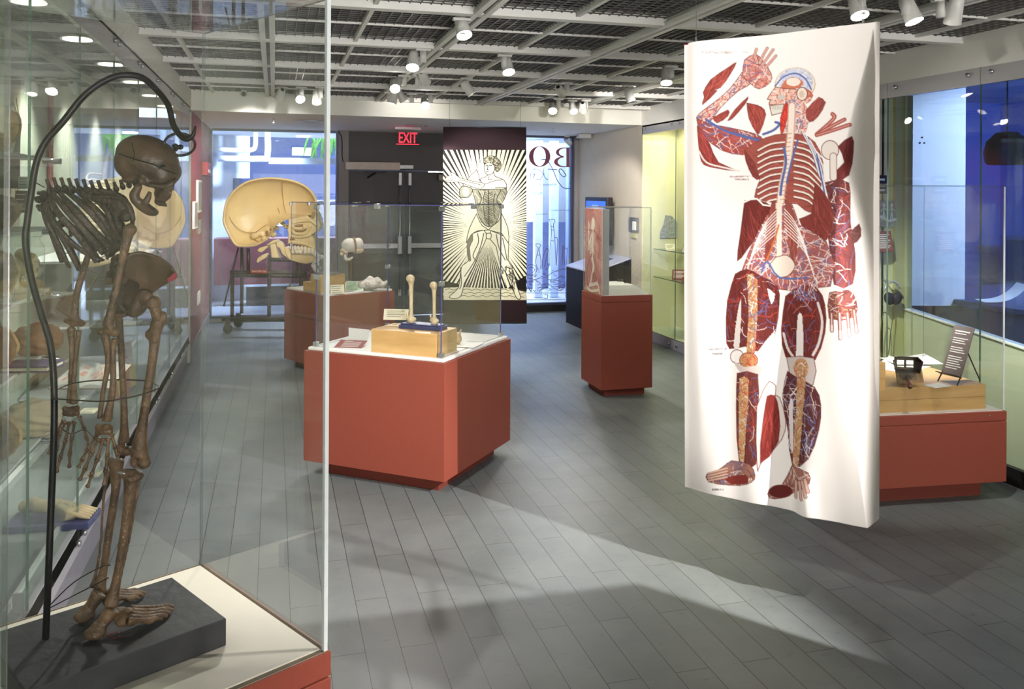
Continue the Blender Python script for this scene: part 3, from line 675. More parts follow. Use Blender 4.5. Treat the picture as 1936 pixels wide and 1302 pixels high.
# ------------------------------------------------------------------ wall case on the right
rc = thing('wall_display_case', 'yellow lined glass wall case with steel rails along the right wall', 'display case', (XR, 3.0, 0))
def RL(x, y, z=0): return (x-XR, y-3.0, z)
YE = 5.80                                          # partition between the near and far parts
m_khaki = M('khaki_case_lining', (170, 170, 122), .75, var=.03)
MB().box(.44, .46, YE-3, 6.41, .06, 2.46).build('back_panel', m_yellowpale, rc)
MB().box(.0, .46, 6.39, 6.41, .06, 2.46).build('end_panel', m_yellowpale, rc)
MB().box(0, .46, YE-3, 6.40, 2.45, 2.467).build('case_ceiling', m_yellowpale, rc)
MB().box(0, .46, YE-3, 6.40, .06, .102).build('case_floor', m_pale, rc)
MB().box(.0, .56, YE-3, YE-2.98, .06, 2.46).build('partition', m_yellowpale, rc)
MB().box(.545, .64, YE-3.03, YE-2.9, .06, 2.46).build('pilaster', m_khaki, rc)
# angled lining of the near part: low wall, sill, window
A0, A1 = Vector((4.19, 3.88, 0)), Vector((4.80, 5.79, 0))
dA = (A1-A0).normalized(); nA = Vector((dA.y, -dA.x, 0))
def along(s, off, z): p = A0+dA*s+nA*off; return (p.x-XR, p.y-3.0, z)
LA = (A1-A0).length
def slabA(s0, s1, o0, o1, z0, z1): return MB().add([along(s, o, z) for z in (z0, z1) for o in (o0, o1) for s in (s0, s1)], [(0, 2, 3, 1), (4, 5, 7, 6), (0, 1, 5, 4), (2, 6, 7, 3), (0, 4, 6, 2), (1, 3, 7, 5)])
slabA(-.9, LA, 0, .04, .0, .78).build('low_lining', M('sage_case_lining', (204, 207, 180), .4, var=.02), rc)
slabA(-.9, LA, -.012, .06, .78, .79).build('window_sill', m_whitepaper, rc)
slabA(-.9, LA, .01, .018, .79, 2.46).build('side_room_pane', GLASS('side_room_glass', (.82, .88, 1.0)), rc)
slabA(LA-.035, LA, -.01, .05, .06, 2.46).build('corner_post', m_khaki, rc)
MB().box(-.0, .03, 0, 6.4, .0, .1).build('bottom_rail_backing', m_dark, rc)
seams = [3.0, 3.5, 4.355, 5.19, 6.03, 6.87, 7.70, 8.53, 9.41]
for a, b in zip(seams[:-1], seams[1:]):
    a -= 3; b -= 3
    pane(MB(), (.006, a+.003), (.006, b-.003), .10, 2.37, .008).build('glass_panel', [m_wallglass, m_gedge], rc)
    MB().box(0, .022, a+.002, b-.002, 2.363, 2.468).build('top_rail', m_steel, rc)
    MB().box(-.012, .02, a+.002, b-.002, 0, .102).build('bottom_rail', m_rail if a > 2 else m_dark, rc)
    for y in (a+.09, b-.09):
        for z, x in ((2.43, 0), (.05, -.012)): MB().cyl((x, y, z), (x-.018, y, z), .014, 12).build('rail_bolt', m_chrome, rc, smooth=True)
area('right_case_lamp', (XR+.24, 7.6, 2.43), (XR+.24, 7.6, 0), .2, 3.2, 28, (1, .95, .72))
m_shelfglass = GLASS('glass_shelf', (.93, .97, .94), 1.0)
for z in (1.03, .705):
    MB().box(.14, .43, 4.6, 6.36, z-.008, z).build('shelf', m_shelfglass, rc)
    MB().box(.13, .14, 4.6, 6.36, z-.008, z).build('shelf_edge', m_gedge, rc)
zs = Py(1670, 474, YE-.1).z
MB().box(.02, .40, YE-3.22, YE-3.0, zs-.008, zs).build('shelf', m_shelfglass, rc)
# its contents
p = Py(1266, 450, 9.34)
t = thing('cut_out_print', 'grey engraved cut-out figure on the end wall of the yellow case', 'print', (p.x, 9.37, p.z), 0)
MB().prism([(-.11, 0, 0), (.12, 0, .0), (.14, 0, .1), (.1, 0, .2), (.04, 0, .26), (-.04, 0, .27), (-.06, 0, .16), (-.1, 0, .08)], (0, .008, 0)).build('sheet', M('grey_engraving', (150, 152, 150), .8, var=.4, scale=40), t)
open_book('open white book on a stand on the upper right glass shelf, beside the anatomical banner', (4.38, 8.55, 1.03), .26, .17, .9, -.9, m_leather, m_whitepaper)
card('label_card', 'cream label on the upper glass shelf below the grey cut-out print', (4.36, 9.05, 1.03), .11, .08, -.6, -.2, (m_paper, m_ink))
card('label_card', 'cream label on the upper glass shelf in front of the open white book', (4.36, 8.3, 1.03), .10, .08, -.6, -.3, (m_paper, m_ink))
card('text_card', 'dark red text card leaning on the lower right glass shelf', (4.42, 8.95, .705), .17, .14, -.75, -.5, (m_redcard, m_whitepaper), lines=6)
open_book('white open booklet on the lower right glass shelf beside the banner edge', (4.42, 8.4, .705), .26, .18, .35, -.4, m_paper, m_whitepaper)
p = Py(1290, 377, 8.9)
t = thing('small_print', 'small blue-grey ornamental print on the yellow case back, at the banner edge', 'print', (4.595, 8.55, Px(1290, 377, 4.59).z), -pi/2)
MB().box(-.09, .09, -.006, 0, 0, .25).build('sheet', M('blue_grey_print', (150, 156, 176), .8, var=.4, scale=50), t)
MB().lathe([(.05, 0), (.056, .004), (.062, 0)], T=Matrix.Translation((0, -.007, .125)) @ Matrix.Rotation(pi/2, 4, 'X')).build('ornament', m_ink, t)
def on_part(name, lb, x0, y0, x1, y1, mat, cat, off=.022, inner=None):
    a = Py(x0, y0, YE-off); b = Py(x1, y1, YE-off)
    t = thing(name, lb, cat, ((a.x+b.x)/2, YE-off, b.z)); wd = b.x-a.x; h = a.z-b.z
    MB().box(-wd/2, wd/2, 0, .006, 0, h).build('panel', mat, t)
    return t, wd, h
t, wd, h = on_part('caption_panel', 'black caption strip at the top of the lit case strip right of the banner', 1655, 331, 1677, 347, m_black, 'caption')
MB().box(-wd*.4, wd*.3, -.002, 0, h*.35, h*.6).build('caption_lines', m_whitepaper, t)
t, wd, h = on_part('caption_panel', 'second black caption strip, below the topmost one right of the banner', 1655, 352, 1677, 366, m_black, 'caption')
MB().box(-wd*.4, wd*.3, -.002, 0, h*.35, h*.6).build('caption_lines', m_whitepaper, t)
t, wd, h = on_part('skeleton_engraving', 'grey engraving with small standing skeletons above the red text card', 1655, 379, 1694, 428, M('grey_blue_engraving', (150, 152, 156), .8, var=.45, scale=26), 'print')
for x in (-.1, .28): MB().ell((wd*x, -.002, h*.82), (.012, .002, .016)).tube([(wd*x, -.002, h*.78), (wd*x, -.002, h*.55), (wd*x-.012, -.002, h*.25)], .006, 6).tube([(wd*x, -.002, h*.55), (wd*x+.014, -.002, h*.25)], .005, 6).tube([(wd*x-.03, -.002, h*.6), (wd*x, -.002, h*.72), (wd*x+.03, -.002, h*.6)], .004, 6).build('skeleton_figure', m_whitepaper, t)
MB().tube([(-wd*.48, -.002, h*.3), (-wd*.2, -.002, h*.38), (wd*.1, -.002, h*.22), (wd*.48, -.002, h*.28)], .012, 6, smooth=4).build('ground_band', m_whitepaper, t)
zsh = zs
card('text_card', 'red text card standing on the small shelf under the skeleton engraving', (Py(1674, 470, YE-.12).x, YE-.12, zsh), .15, .155, -.22, 0, (m_redcard, m_whitepaper), lines=8)
# headphones on a hook with their cord
p = Py(1690, 556, YE-.12)
t = thing('headphones', 'black headphones with a silver band hanging in the right wall case', 'headphones', (p.x, YE-.10, p.z))
pts = [(.075*math.cos(a), 0, .01+.085*math.sin(a)) for a in np.linspace(.12*pi, .95*pi, 13)]
MB().tube(pts, .008, 8, flat=1.6).build('headband', m_steel, t, smooth=True)
for s in (-1, 1):
    T = Matrix.Translation((s*.034, -.01, -.035)) @ Matrix.Rotation(s*.45, 4, 'Y')
    MB().lathe([(0, -.02), (.036, -.018), (.042, 0), (.036, .018), (0, .02)], T=T @ Matrix.Rotation(pi/2, 4, 'X') @ Matrix.Diagonal((.95, 1.25, 1, 1)), n=20).build('ear_cup', m_rubber, t, smooth=True)
MB().tube([(0, -.01, -.08), (.0, -.01, -.16), (-.02, -.01, -.3), (-.04, -.01, -.46), (-.1, -.01, -.52), (-.11, -.01, -.3), (-.09, -.01, -.16), (-.07, -.01, -.14), (-.05, -.01, -.2), (-.05, -.01, -.55)], .004, 6, smooth=5).build('cord', M('olive_cord', (92, 92, 48), .5), t, smooth=True)
MB().tube([(0, .1, .1), (0, 0, .092), (0, -.02, .105)], .005, 6).build('hook', m_steel, t)
# ------------------------------------------------------------------ the blue side room behind the near part
m_blueroom = M('side_room_wall', (110, 128, 190), .7, var=.02)
struct(MB().box(4.9, 9.5, 3.6, 9.6, -.02, 0).build('floor_side_room', m_blueroom))
struct(MB().box(9.4, 9.5, 1.0, 9.6, 0, 3).build('wall_side_room', m_blueroom))
struct(MB().box(4.9, 9.5, 9.5, 9.6, 0, 3).build('wall_side_room_end', m_blueroom))
struct(MB().box(4.2, 9.5, .9, 1.0, 0, 3).build('wall_side_room_near', m_blueroom))
struct(MB().box(4.95, 9.5, 1.0, 9.6, 2.9, 3).build('ceiling_side_room', m_white))
struct(MB().box(4.62, 4.7, 6.2, 9.6, 0, 3).build('wall_side_room_partition', m_blueroom))
a = Pd(1716, 400, 8.0); b = Pd(1824, 578, 8.0); c = Pd(1716, 150, 8.0)
t = thing('room_divider', 'tall pale divider in the blue side room behind the right wall case', 'divider', (a.x, a.y, b.z), -YAW)
wd = (Vector((b.x, b.y, 0))-Vector((a.x, a.y, 0))).length
MB().box(-.1, wd, 0, .12, 0, 2.85-b.z).build('panel_board', M('pale_panel', (226, 230, 232), .6, var=.02), t)
mb = MB()
for x, z in ((.08, 1.55), (.1, 1.5), (.06, 1.5)): mb.ell((x+.05, -.002, z), .008)
mb.build('screw_hole', m_dark, t)
p = Pd(1904, 288, 7.0)
t = thing('pendant_lamp', 'round black pendant lamp in the blue side room, at the right frame edge', 'lamp', (p.x, p.y, p.z))
MB().lathe([(0, .17), (.08, .16), (.15, .09), (.172, 0), (.16, -.08), (.14, -.1), (.138, -.1), (0, -.06)], n=28)  .build('shade', M('matt_black_shade', (12, 11, 14), .8, spec=.1), t, smooth=True)
MB().cyl((0, 0, .16), (0, 0, 2.9-p.z), .006, 8).build('cord', m_black, t)
zt = .80
def desk_pt(px, py, z=.80): return Pz(px, py, z)
t = thing('desk', 'dark blue desk in the side room behind the right wall case', 'desk', (6.6, 5.6, 0))
MB().box(-.55, 1.2, -1.6, 2.0, .68, .72).build('desk_top', M('blue_desk', (50, 60, 110), .4, var=.05), t)
for x in (-.5, 1.15):
    for y in (-1.55, 1.95): MB().box(x-.03, x+.03, y-.03, y+.03, 0, .68).build('leg', m_dark, t)
MB().box(-.5, -.47, -1.5, 1.9, .1, .66).build('modesty_panel', M('blue_desk_panel', (36, 42, 92), .5), t)
p = Pz(1850, 574, .74)
t = thing('document_tray', 'white curved paper tray on the side room desk beside the pale divider', 'tray', (6.3, 6.35, .72), -.4)
MB().grid(lambda u, v: Vector(((u-.5)*.36, (v-.5)*.25, .01+.16*u**3)), 10, 2).build('tray', m_whitepaper, t, smooth=True)
t = thing('paper_plate', 'white plate with a small item on the side room desk, at the right frame edge', 'plate', (6.25, 5.35, .72))
MB().lathe([(0, .004), (.09, .004), (.13, .02), (.134, .018), (.09, 0), (0, 0)], n=28).build('dish', m_whitepaper, t, smooth=True)
MB().box(-.02, .02, -.015, .015, .005, .03).build('small_item', m_dark, t)
t = thing('wall_shelf_unit', 'dark shelf cabinet along the back of the blue side room', 'cabinet', (9.0, 6.5, 0))
MB().box(-.1, .38, -2.4, 2.4, 0, 1.12).build('cabinet_body', M('dark_blue_cabinet', (52, 58, 92), .5, var=.05), t)
MB().box(-.14, .38, -2.45, 2.45, 1.12, 1.16).build('cabinet_top', M('blue_grey_top', (96, 106, 140), .4), t)
for i, y in enumerate((-1.5, -.3, .9)): MB().box(-.11, -.1, y-.5, y+.5, .1, 1.05).build('door', M('cabinet_door_%d' % i, (46, 52, 84), .45), t)
t = thing('notice_paper', 'white paper notice on the side room wall behind the acrylic case', 'notice', (9.395, 5.9, 1.28), -pi/2)
MB().box(-.12, .12, -.004, 0, 0, .22).build('sheet', m_whitepaper, t)
# ------------------------------------------------------------------ right beige wall: screen, control plate, kiosk
a = Px(1110, 370, XR-.12); b = Px(1168, 460, XR-.12)
y1, y0 = a.y, Px(1152, 375, XR-.12).y
t = thing('wall_screen', 'flat screen showing a blue page, mounted on the beige wall', 'screen', (XR, (y0+y1)/2, 1.02))
hw = (y1-y0)/2
MB().box(-.15, -.07, -hw, hw, 0, .60).build('bezel', m_black, t, bevel=.01)
MB().box(-.07, 0, -.2, .2, .15, .45).build('wall_mount', m_dark, t)
m_scr = M('screen_blue_glow', (70, 116, 210), .3, emis=.55, ecol=(60, 108, 215))
MB().box(-.153, -.15, -hw+.05, hw-.05, .05, .55).build('display', m_scr, t)
MB().box(-.155, -.153, -.1, .12, .3, .50).build('page_image', M('screen_page', (130, 160, 220), .3, emis=.55, ecol=(130, 160, 225)), t)
a = Px(1190, 410, XR); b = Px(1208, 440, XR)
t = thing('control_plate', 'grey control plate on the beige wall behind the tall pedestal case', 'control', (XR, (a.y+b.y)/2, b.z))
wd = a.y-b.y
MB().box(-.012, 0, -wd/2, wd/2, 0, a.z-b.z).build('plate', M('plate_grey', (112, 110, 112), .4, .5), t)
MB().box(-.03, -.012, -wd*.3, -wd*.05, .03, .13).build('handset', m_whitepaper, t)
a = Px(1200, 445, XR)
tag(MB().box(XR-.02, XR, a.y-.06, a.y+.06, a.z-.03, a.z+.02).build('wall_jack', m_khaki), 'small pale jack plate below the grey control plate on the beige wall', 'plate')
t = thing('kiosk', 'black slant topped kiosk against the beige wall beside the lettered window', 'kiosk', (3.65, 9.7, 0))
MB().prism([(0, 0, .0), (.50, 0, 0), (.50, 0, .88), (0, 0, .72)], (0, .94, 0)).build('body', M('aubergine_black_laminate', (22, 14, 17), .6, var=.05, spec=.15), t)
MB().prism([(-.005, -.005, .721), (.50, -.005, .883), (.50, -.005, .898), (-.005, -.005, .736)], (0, .95, 0)).build('slanted_top', M('pale_grey_top', (176, 180, 200), .35), t)
T = Matrix.Translation((.28, .45, .825)) @ Matrix.Rotation(-.31, 4, 'Y')
MB().box(-.12, .12, -.16, .16, -.004, .006, 0, T).build('touch_panel', M('touch_panel_blue', (90, 104, 160), .2), t)
# ------------------------------------------------------------------ free standing cases
m_sideedge = GLASS('polished_acrylic_edge', (.80, .84, .84), 2.2, .15, .08)
def to_local(root, P): return root.matrix_basis.inverted() @ Vector(P)
def pedestal(t, x0, x1, y0, y1, zb, zt, rec, band=0, lid=None):
    MB().box(x0, x1, y0, y1, zb, zt-band).build('pedestal_body', m_redcase, t, bevel=.002)
    if band: MB().box(x0, x1, y0, y1, zt-band+.004, zt).box(x0+.004, x1-.004, y0+.004, y1-.004, zt-band, zt-band+.004).build('lid_band', m_redcase, t, bevel=.002)
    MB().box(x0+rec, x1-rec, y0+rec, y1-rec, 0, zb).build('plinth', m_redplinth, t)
def vitrine(t, x0, x1, y0, y1, z0, z1, th=.006, clips=True, mats=None, name='glass_panel', top=True, mid=None):
    mats = mats or [m_glass, m_gedge]
    for a, b in (((x0, y0), (x1, y0)), ((x1, y0+.004), (x1, y1-.004)), ((x1, y1), (x0, y1)), ((x0, y1-.004), (x0, y0+.004))):
        pane(MB(), a, b, z0, z1, th).build(name, mats, t)
    if top:
        MB().add([Vector((x, y, z)) for z in (z1, z1+th) for x, y in ((x0, y0), (x1, y0), (x1, y1), (x0, y1))],
                 [(3, 2, 1, 0), (4, 5, 6, 7), (0, 1, 5, 4), (1, 2, 6, 5), (2, 3, 7, 6), (3, 0, 4, 7)], [0, 0, 1, 1, 1, 1]).build('top_panel', mats, t)
    if clips:
        for x, y in ((x0, y0), (x1, y0), (x1, y1), (x0, y1)):
            sx = 1 if x == x0 else -1; sy = 1 if y == y0 else -1
            for z in (z0, z1-.028)+((mid,) if mid else ()):
                MB().box(x-.014, x+.014, y-.014, y+.014, z-.0, z+.028).build('corner_clip', m_chrome, t, bevel=.003)
        for s in (.5,):
            for p in (((x0+x1)/2, y0), ((x0+x1)/2, y1), (x0, (y0+y1)/2), (x1, (y0+y1)/2)):
                MB().box(p[0]-.014, p[0]+.014, p[1]-.014, p[1]+.014, z1-.022, z1+.01).build('edge_clip', m_chrome, t, bevel=.003)
GL = [GLASS('vitrine_glass', (.975, .98, .985), 1.15), M('blue_glass_edge', (86, 88, 140), .15, var=.05)]
# --- middle case with the two upright arm bones
n1 = Pz(840, 912, .08); l1 = Pz(575.5, 869, .08); r1 = Pz(962, 831, .08)
rz1 = math.radians(51); a1 = (r1-n1).xy.length; b1 = (l1-n1).xy.length
c1 = thing('display_case', 'brick red display case with two upright arm bones, in the centre of the room', 'display case', (n1.x, n1.y, 0), rz1, 'red glass topped display cases')
pedestal(c1, 0, a1, 0, b1, .08, .738, .08)
MB().box(.016, a1-.016, .016, b1-.016, .738, .758).build('white_deck', m_deck, c1, bevel=.006)
vitrine(c1, .05, a1-.05, .05, b1-.05, .758, 1.61, mats=GL, mid=1.16)
zd = .758
nb, lb_, rb_ = Pz(825, 676, zd), Pz(700, 665, zd), Pz(853, 661, zd)
def on(root, name, label, cat, P, rz=None, group=None): return thing(name, label, cat, tuple(P), root.matrix_basis.to_euler().z if rz is None else rz, group)
wb = on(c1, 'maple_block', 'maple block carrying the two upright arm bones in the middle case', 'block', nb)
lx = (rb_-nb).xy.length; ly = (lb_-nb).xy.length; hb = .132
MB().box(0, lx, 0, ly, 0, hb).build('block', m_maple, wb, bevel=.002)
MB().box(-.0008, lx+.0008, -.0008, ly+.0008, hb*.48, hb*.485).build('joint_line', m_mapletop, wb)
ztop = zd+hb
bb = on(c1, 'bone_stand', 'two arm bones standing upright on a blue base on the maple block', 'bones', (Vector((nb.x, nb.y, ztop)) + Matrix.Rotation(rz1, 4, 'Z') @ Vector((lx*.36, ly*.08, 0))))
bx, by = lx*.42, ly*.62
MB().prism([(0, 0, 0), (bx, 0, 0), (bx, by, 0), (0, by, 0)], (0, 0, .022)).prism([(.008, .008, .022), (bx-.008, .008, .022), (bx-.008, by-.008, .022), (.008, by-.008, .022)], (0, 0, .008)).build('blue_base', m_blue, bb, bevel=.003)
def humerus(parent, x, y, h, r, lean, name):
    P = [(x, y, .028), (x, y, .045), (x, y, .07), (x+lean*.3, y, h*.35), (x+lean*.6, y, h*.62), (x+lean*.9, y, h*.82), (x+lean, y, h*.92)]
    mb = MB().tube(P, [r*1.0, r*1.3, r*.75, r*.62, r*.66, r*.8, r*1.15], 14, smooth=4)
    mb.ell((x+lean, y+r*.25, h*.945), (r*1.3, r*1.45, r*1.3)).ell((x+lean-r*.7, y-r*.5, h*.93), (r*.8, r*.8, r))
    mb.ell((x, y+r*1.1, .052), (r*.75, r*.75, r*.6)).ell((x, y-r*1.0, .05), (r*.85, r*.8, r*.7)).ell((x, y, .045), (r*.8, r*1.4, r*.6)).ell((x, y+r*1.5, .075), (r*.35, r*.4, r*.7))
    o = mb.build(name, m_bonepale, parent); remesh(o, .0035, 4); return o
humerus(bb, bx*.5, by*.80, .305, .0185, -.004, 'larger_arm_bone'); humerus(bb, bx*.5, by*.22, .272, .0165, -.006, 'smaller_arm_bone')
for y in (.80, .22): MB().cyl((bx*.5, by*y, .02), (bx*.5, by*y, .05), .004, 8).build('pin', m_dark, bb)
pc = Pz(748, 614, ztop)
t = thing('label_stand', 'cream text label on a clear stand beside the blue bone base', 'label', (pc.x, pc.y, ztop), rz1-pi/2+.35)
T = Matrix.Translation((0, 0, .03)) @ Matrix.Rotation(-.35, 4, 'X')
MB().box(-.075, .075, -.001, .001, 0, .066, 0, T).build('card', m_paper, t)
mb = MB(); [mb.box(-.055, .05-.02*(k % 2), -.002, -.001, .052-.011*k, .0545-.011*k, 0, T) for k in range(4)]; mb.build('print_lines', m_ink, t)
MB().box(-.02, .02, -.012, .02, 0, .004).box(-.02, -.016, -.004, .0, 0, .034).box(.016, .02, -.004, 0, 0, .034).build('clear_stand', m_acry, t)
pc = Pz(663, 653, zd+.004)
t = thing('text_card', 'dark red text card lying on the white deck left of the maple block', 'card', (pc.x, pc.y, zd+.012), rz1-pi/2+.25)
T = Matrix.Rotation(-1.35, 4, 'X')
MB().box(-.085, .085, -.001, .001, -.06, .06, 0, T).build('card', m_redcard, t)
mb = MB()
for k in range(6): mb.box(-.05, .06 if k else .0, -.0016, -.001, .042-.016*k, .046-.016*k, 0, T)
mb.build('print_lines', m_whitepaper, t)
pc = Pz(678, 642, zd)
t = thing('blank_card', 'blank back of a white card standing behind the red text card', 'card', (pc.x, pc.y, zd), rz1-pi/2+.1)
T = Matrix.Rotation(-.2, 4, 'X')
MB().add([T @ Vector(p) for p in ((-.07, -.001, 0), (.062, -.001, 0), (.07, -.001, .066), (-.078, -.001, .072), (-.07, .001, 0), (.062, .001, 0), (.07, .001, .066), (-.078, .001, .072))], [(0, 1, 2, 3), (7, 6, 5, 4), (0, 4, 5, 1), (1, 5, 6, 2), (2, 6, 7, 3), (3, 7, 4, 0)]).build('card', m_whitepaper, t)
MB().box(-.02, .02, .0, .03, 0, .003).build('foot', m_acry, t)
pc = Pz(866, 650, zd)
t = thing('bone_fragment', 'small brown bone fragment on the deck right of the maple block', 'bone', (pc.x, pc.y, zd), .6)
mb = MB(); mb.ell((0, 0, .03), (.028, .02, .03)).ell((.01, .01, .05), (.018, .02, .022)).tube([(0, 0, .05), (.02, 0, .075), (.03, 0, .088)], [.01, .006, .003], 8)
o = mb.build('fragment', M('brown_white_bone', (206, 176, 140), .6, var=.3, scale=50), t); remesh(o, .003, 2)
for i, (px, py, rz) in enumerate(((905, 640, .3), (888, 651, .1))):
    pc = Pz(px, py, zd+.003*(i+1))
    tag(MB().box(-.09, .09, -.06, .06, 0, .002, 0, TR(pc.x, pc.y, zd+.001+.003*i, rz1+rz)).build('paper_sheet', m_whitepaper), ['white paper sheet lying at the right rear of the middle case', 'white paper sheet lying nearest the right side of the maple block'][i], 'paper')
# --- rear case
rz2 = math.radians(26.6)
zt2 = .735
n2 = Pz(617, 561, zt2); a2 = .735; b2 = .80
c2 = thing('display_case', 'brick red display case behind, with bell jar and infant skull, left of centre', 'display case', (n2.x, n2.y, 0), rz2, 'red glass topped display cases')
pedestal(c2, 0, a2, 0, b2, .07, zt2, .08)
MB().box(.016, a2-.016, .016, b2-.016, zt2, zt2+.02).build('white_deck', m_deck, c2, bevel=.006)
vitrine(c2, .045, a2-.045, .045, b2-.045, zt2+.02, 1.575, mats=GL, mid=1.15)
MB().box(-.001, 0, b2*.1, b2*.86, .50, .506).build('panel_seam', m_dark, c2)
z2 = zt2+.02
lf = Pz(568, 549, z2); nr = Pz(606, 554.5, z2); rr = Pz(648, 550, z2)
wr = thing('stepped_riser', 'two step maple riser under the bell jar in the rear case', 'riser', (nr.x, nr.y, z2), rz2)
lx2 = (rr-nr).xy.length; ly2 = (lf-nr).xy.length
MB().box(0, lx2, 0, ly2*.55, 0, .165).box(0, lx2*.9, ly2*.55, ly2, 0, .085).build('block', m_maple, wr, bevel=.002)
zr = z2+.165
R2 = Matrix.Rotation(rz2, 4, 'Z')
pj = Vector((nr.x, nr.y, zr)) + R2 @ Vector((lx2*.5, ly2*.28, 0))
t = thing('bell_jar', 'empty glass bell jar on the maple riser in the rear case', 'jar', tuple(pj), 0)
MB().lathe([(.105, 0), (.108, .01), (.1, .016), (.082, .02), (.08, .13), (.076, .17), (.06, .205), (.035, .225), (.012, .232), (0, .233)], n=32).build('dome', GLASS('bell_jar_glass', (.95, .96, .98), 1.6), t, smooth=True)
MB().lathe([(.12, 0), (.122, .006), (.115, .012), (0, .012)], n=32).build('base_ring', m_acry, t, smooth=True)
ps = Vector((nr.x, nr.y, z2+.085)) + R2 @ Vector((lx2*.4, ly2*.80, 0))
t = thing('fetal_figure', 'small pale bone figure on a dark foot, on the lower riser step', 'specimen', tuple(ps), 0)
MB().lathe([(.03, 0), (.032, .02), (.015, .035), (.012, .07), (0, .075)]).build('dark_foot', m_dark, t, smooth=True)
MB().box(-.018, .012, -.03, -.01, .03, .085).build('blue_tag', m_blue, t)
mb = MB(); random.seed(11)
for k in range(16): mb.ell((random.uniform(-.03, .045), random.uniform(-.02, .02), .09+.011*k), random.uniform(.012, .024))
o = mb.build('bone_cluster', m_bonewhite, t); remesh(o, .005, 1)
t = thing('orange_tag', 'small orange and blue tag at the back of the lower riser step', 'tag', tuple(Vector((nr.x, nr.y, z2+.085)) + R2 @ Vector((lx2*.35, ly2*.96, 0))), rz2)
MB().prism([(-.03, 0, 0), (.03, 0, 0), (.02, 0, .05), (-.01, 0, .06)], (0, .004, 0)).build('card', M('orange_card', (206, 138, 84), .6), t)
pc = Pz(638, 555, z2)
card('label_card', 'cream text label leaning in front of the maple riser in the rear case', (pc.x, pc.y, z2), .125, .085, -.4, .1, (m_paper, m_ink))
pc = Pz(668, 551, z2)
t = thing('photo_card', 'green tinted photo card leaning in the rear case beside the plaster bone cast', 'photo', (pc.x, pc.y, z2), -.2)
T = Matrix.Rotation(-.75, 4, 'X')
MB().box(-.08, .09, -.002, 0, 0, .12, 0, T).build('card', m_whitepaper, t)
MB().box(-.072, .082, -.003, -.002, .01, .11, 0, T).build('picture', M('green_photo', (190, 214, 180), .6, var=.35, scale=20), t)
# exploded infant skull on a rod
pk = Pz(664, 549, z2); dk = (pk-EYE).dot(_fw)
kz = Pd(665, 470, dk).z
t = thing('exploded_skull', 'small exploded infant skull mounted on a brass rod in the rear case', 'skull', (pk.x, pk.y, z2), 0)
MB().cyl((0, 0, 0), (0, 0, kz-z2-.09), .005, 8).lathe([(.05, 0), (.05, .008), (.01, .012), (.006, .05), (0, .05)]).build('brass_rod', M('brass_rod', (150, 116, 56), .35, .8), t, smooth=True)
S = .092; ck = kz-z2+.02
def shell(c, r, T=None, cut=None):
    return MB().ell(c, r, T, 18, 12)
MB().ell((-.018, -.01, ck+.015), (.075, .06, .065), nu=24, nv=16).build('frontal_plate', m_bonewhite, t, smooth=True)
MB().ell((.062, 0, ck+.02), (.05, .058, .062), nu=24, nv=16).build('rear_plate', m_bonewhite, t, smooth=True)
MB().ell((.06, 0, ck-.035), (.055, .05, .032), nu=24, nv=16).build('lower_plate', m_bonepale, t, smooth=True)
MB().tube([(.03, -.052, ck-.05), (.036, -.058, ck+.0), (.026, -.06, ck+.06), (.02, -.03, ck+.085)], .009, 8, smooth=4).build('brown_band', M('brown_gap_strip', (150, 108, 60), .6), t, smooth=True)
mb = MB(); random.seed(4)
for k in range(12): mb.ell((-.075+random.uniform(-.02, .03), random.uniform(-.03, .02), ck-.02-random.uniform(0, .05)), random.uniform(.01, .02))
o = mb.build('face_pieces', m_bonepale, t); remesh(o, .005, 1)
mb = MB().tube([(-.06, -.02, ck-.07), (-.055, -.02, ck-.11), (-.02, -.02, ck-.118), (.01, 0, ck-.10)], [.012, .016, .014, .01], 8, smooth=3)
mb.build('jaw_piece', m_bonewhite, t, smooth=True)
MB().tube([(-.03, -.01, ck-.11), (-.02, -.01, ck-.16), (-.01, 0, ck-.2)], .003, 6).build('wire', m_dark, t)
# plaster like bone cast
pc = Pz(700, 549, z2)
t = thing('bone_cast', 'rough white bone cast lying at the right of the rear case', 'bone', (pc.x, pc.y, z2), -.1)
mb = MB()
for c, r in (((0, 0, .06), (.09, .07, .055)), ((-.07, 0, .05), (.05, .06, .045)), ((.06, 0, .075), (.05, .05, .05)), ((.0, 0, .10), (.04, .04, .035)), ((.10, .0, .055), (.05, .04, .03))): mb.ell(c, r)
mb.tube([(.1, 0, .06), (.145, 0, .07), (.17, 0, .095)], [.03, .018, .006], 8).tube([(-.01, 0, .11), (-.005, 0, .145)], [.02, .005], 8).tube([(.06, 0, .1), (.075, 0, .125)], [.025, .012], 8)
o = mb.build('cast', M('grey_white_plaster', (216, 206, 194), .7, var=.12, scale=18, bump=.8, bscale=45), t); remesh(o, .006, 1)
d = o.modifiers.new('rough', 'DISPLACE'); tx = bpy.data.textures.new('cast_noise', 'CLOUDS'); tx.noise_scale = .03; d.texture = tx; d.strength = .014
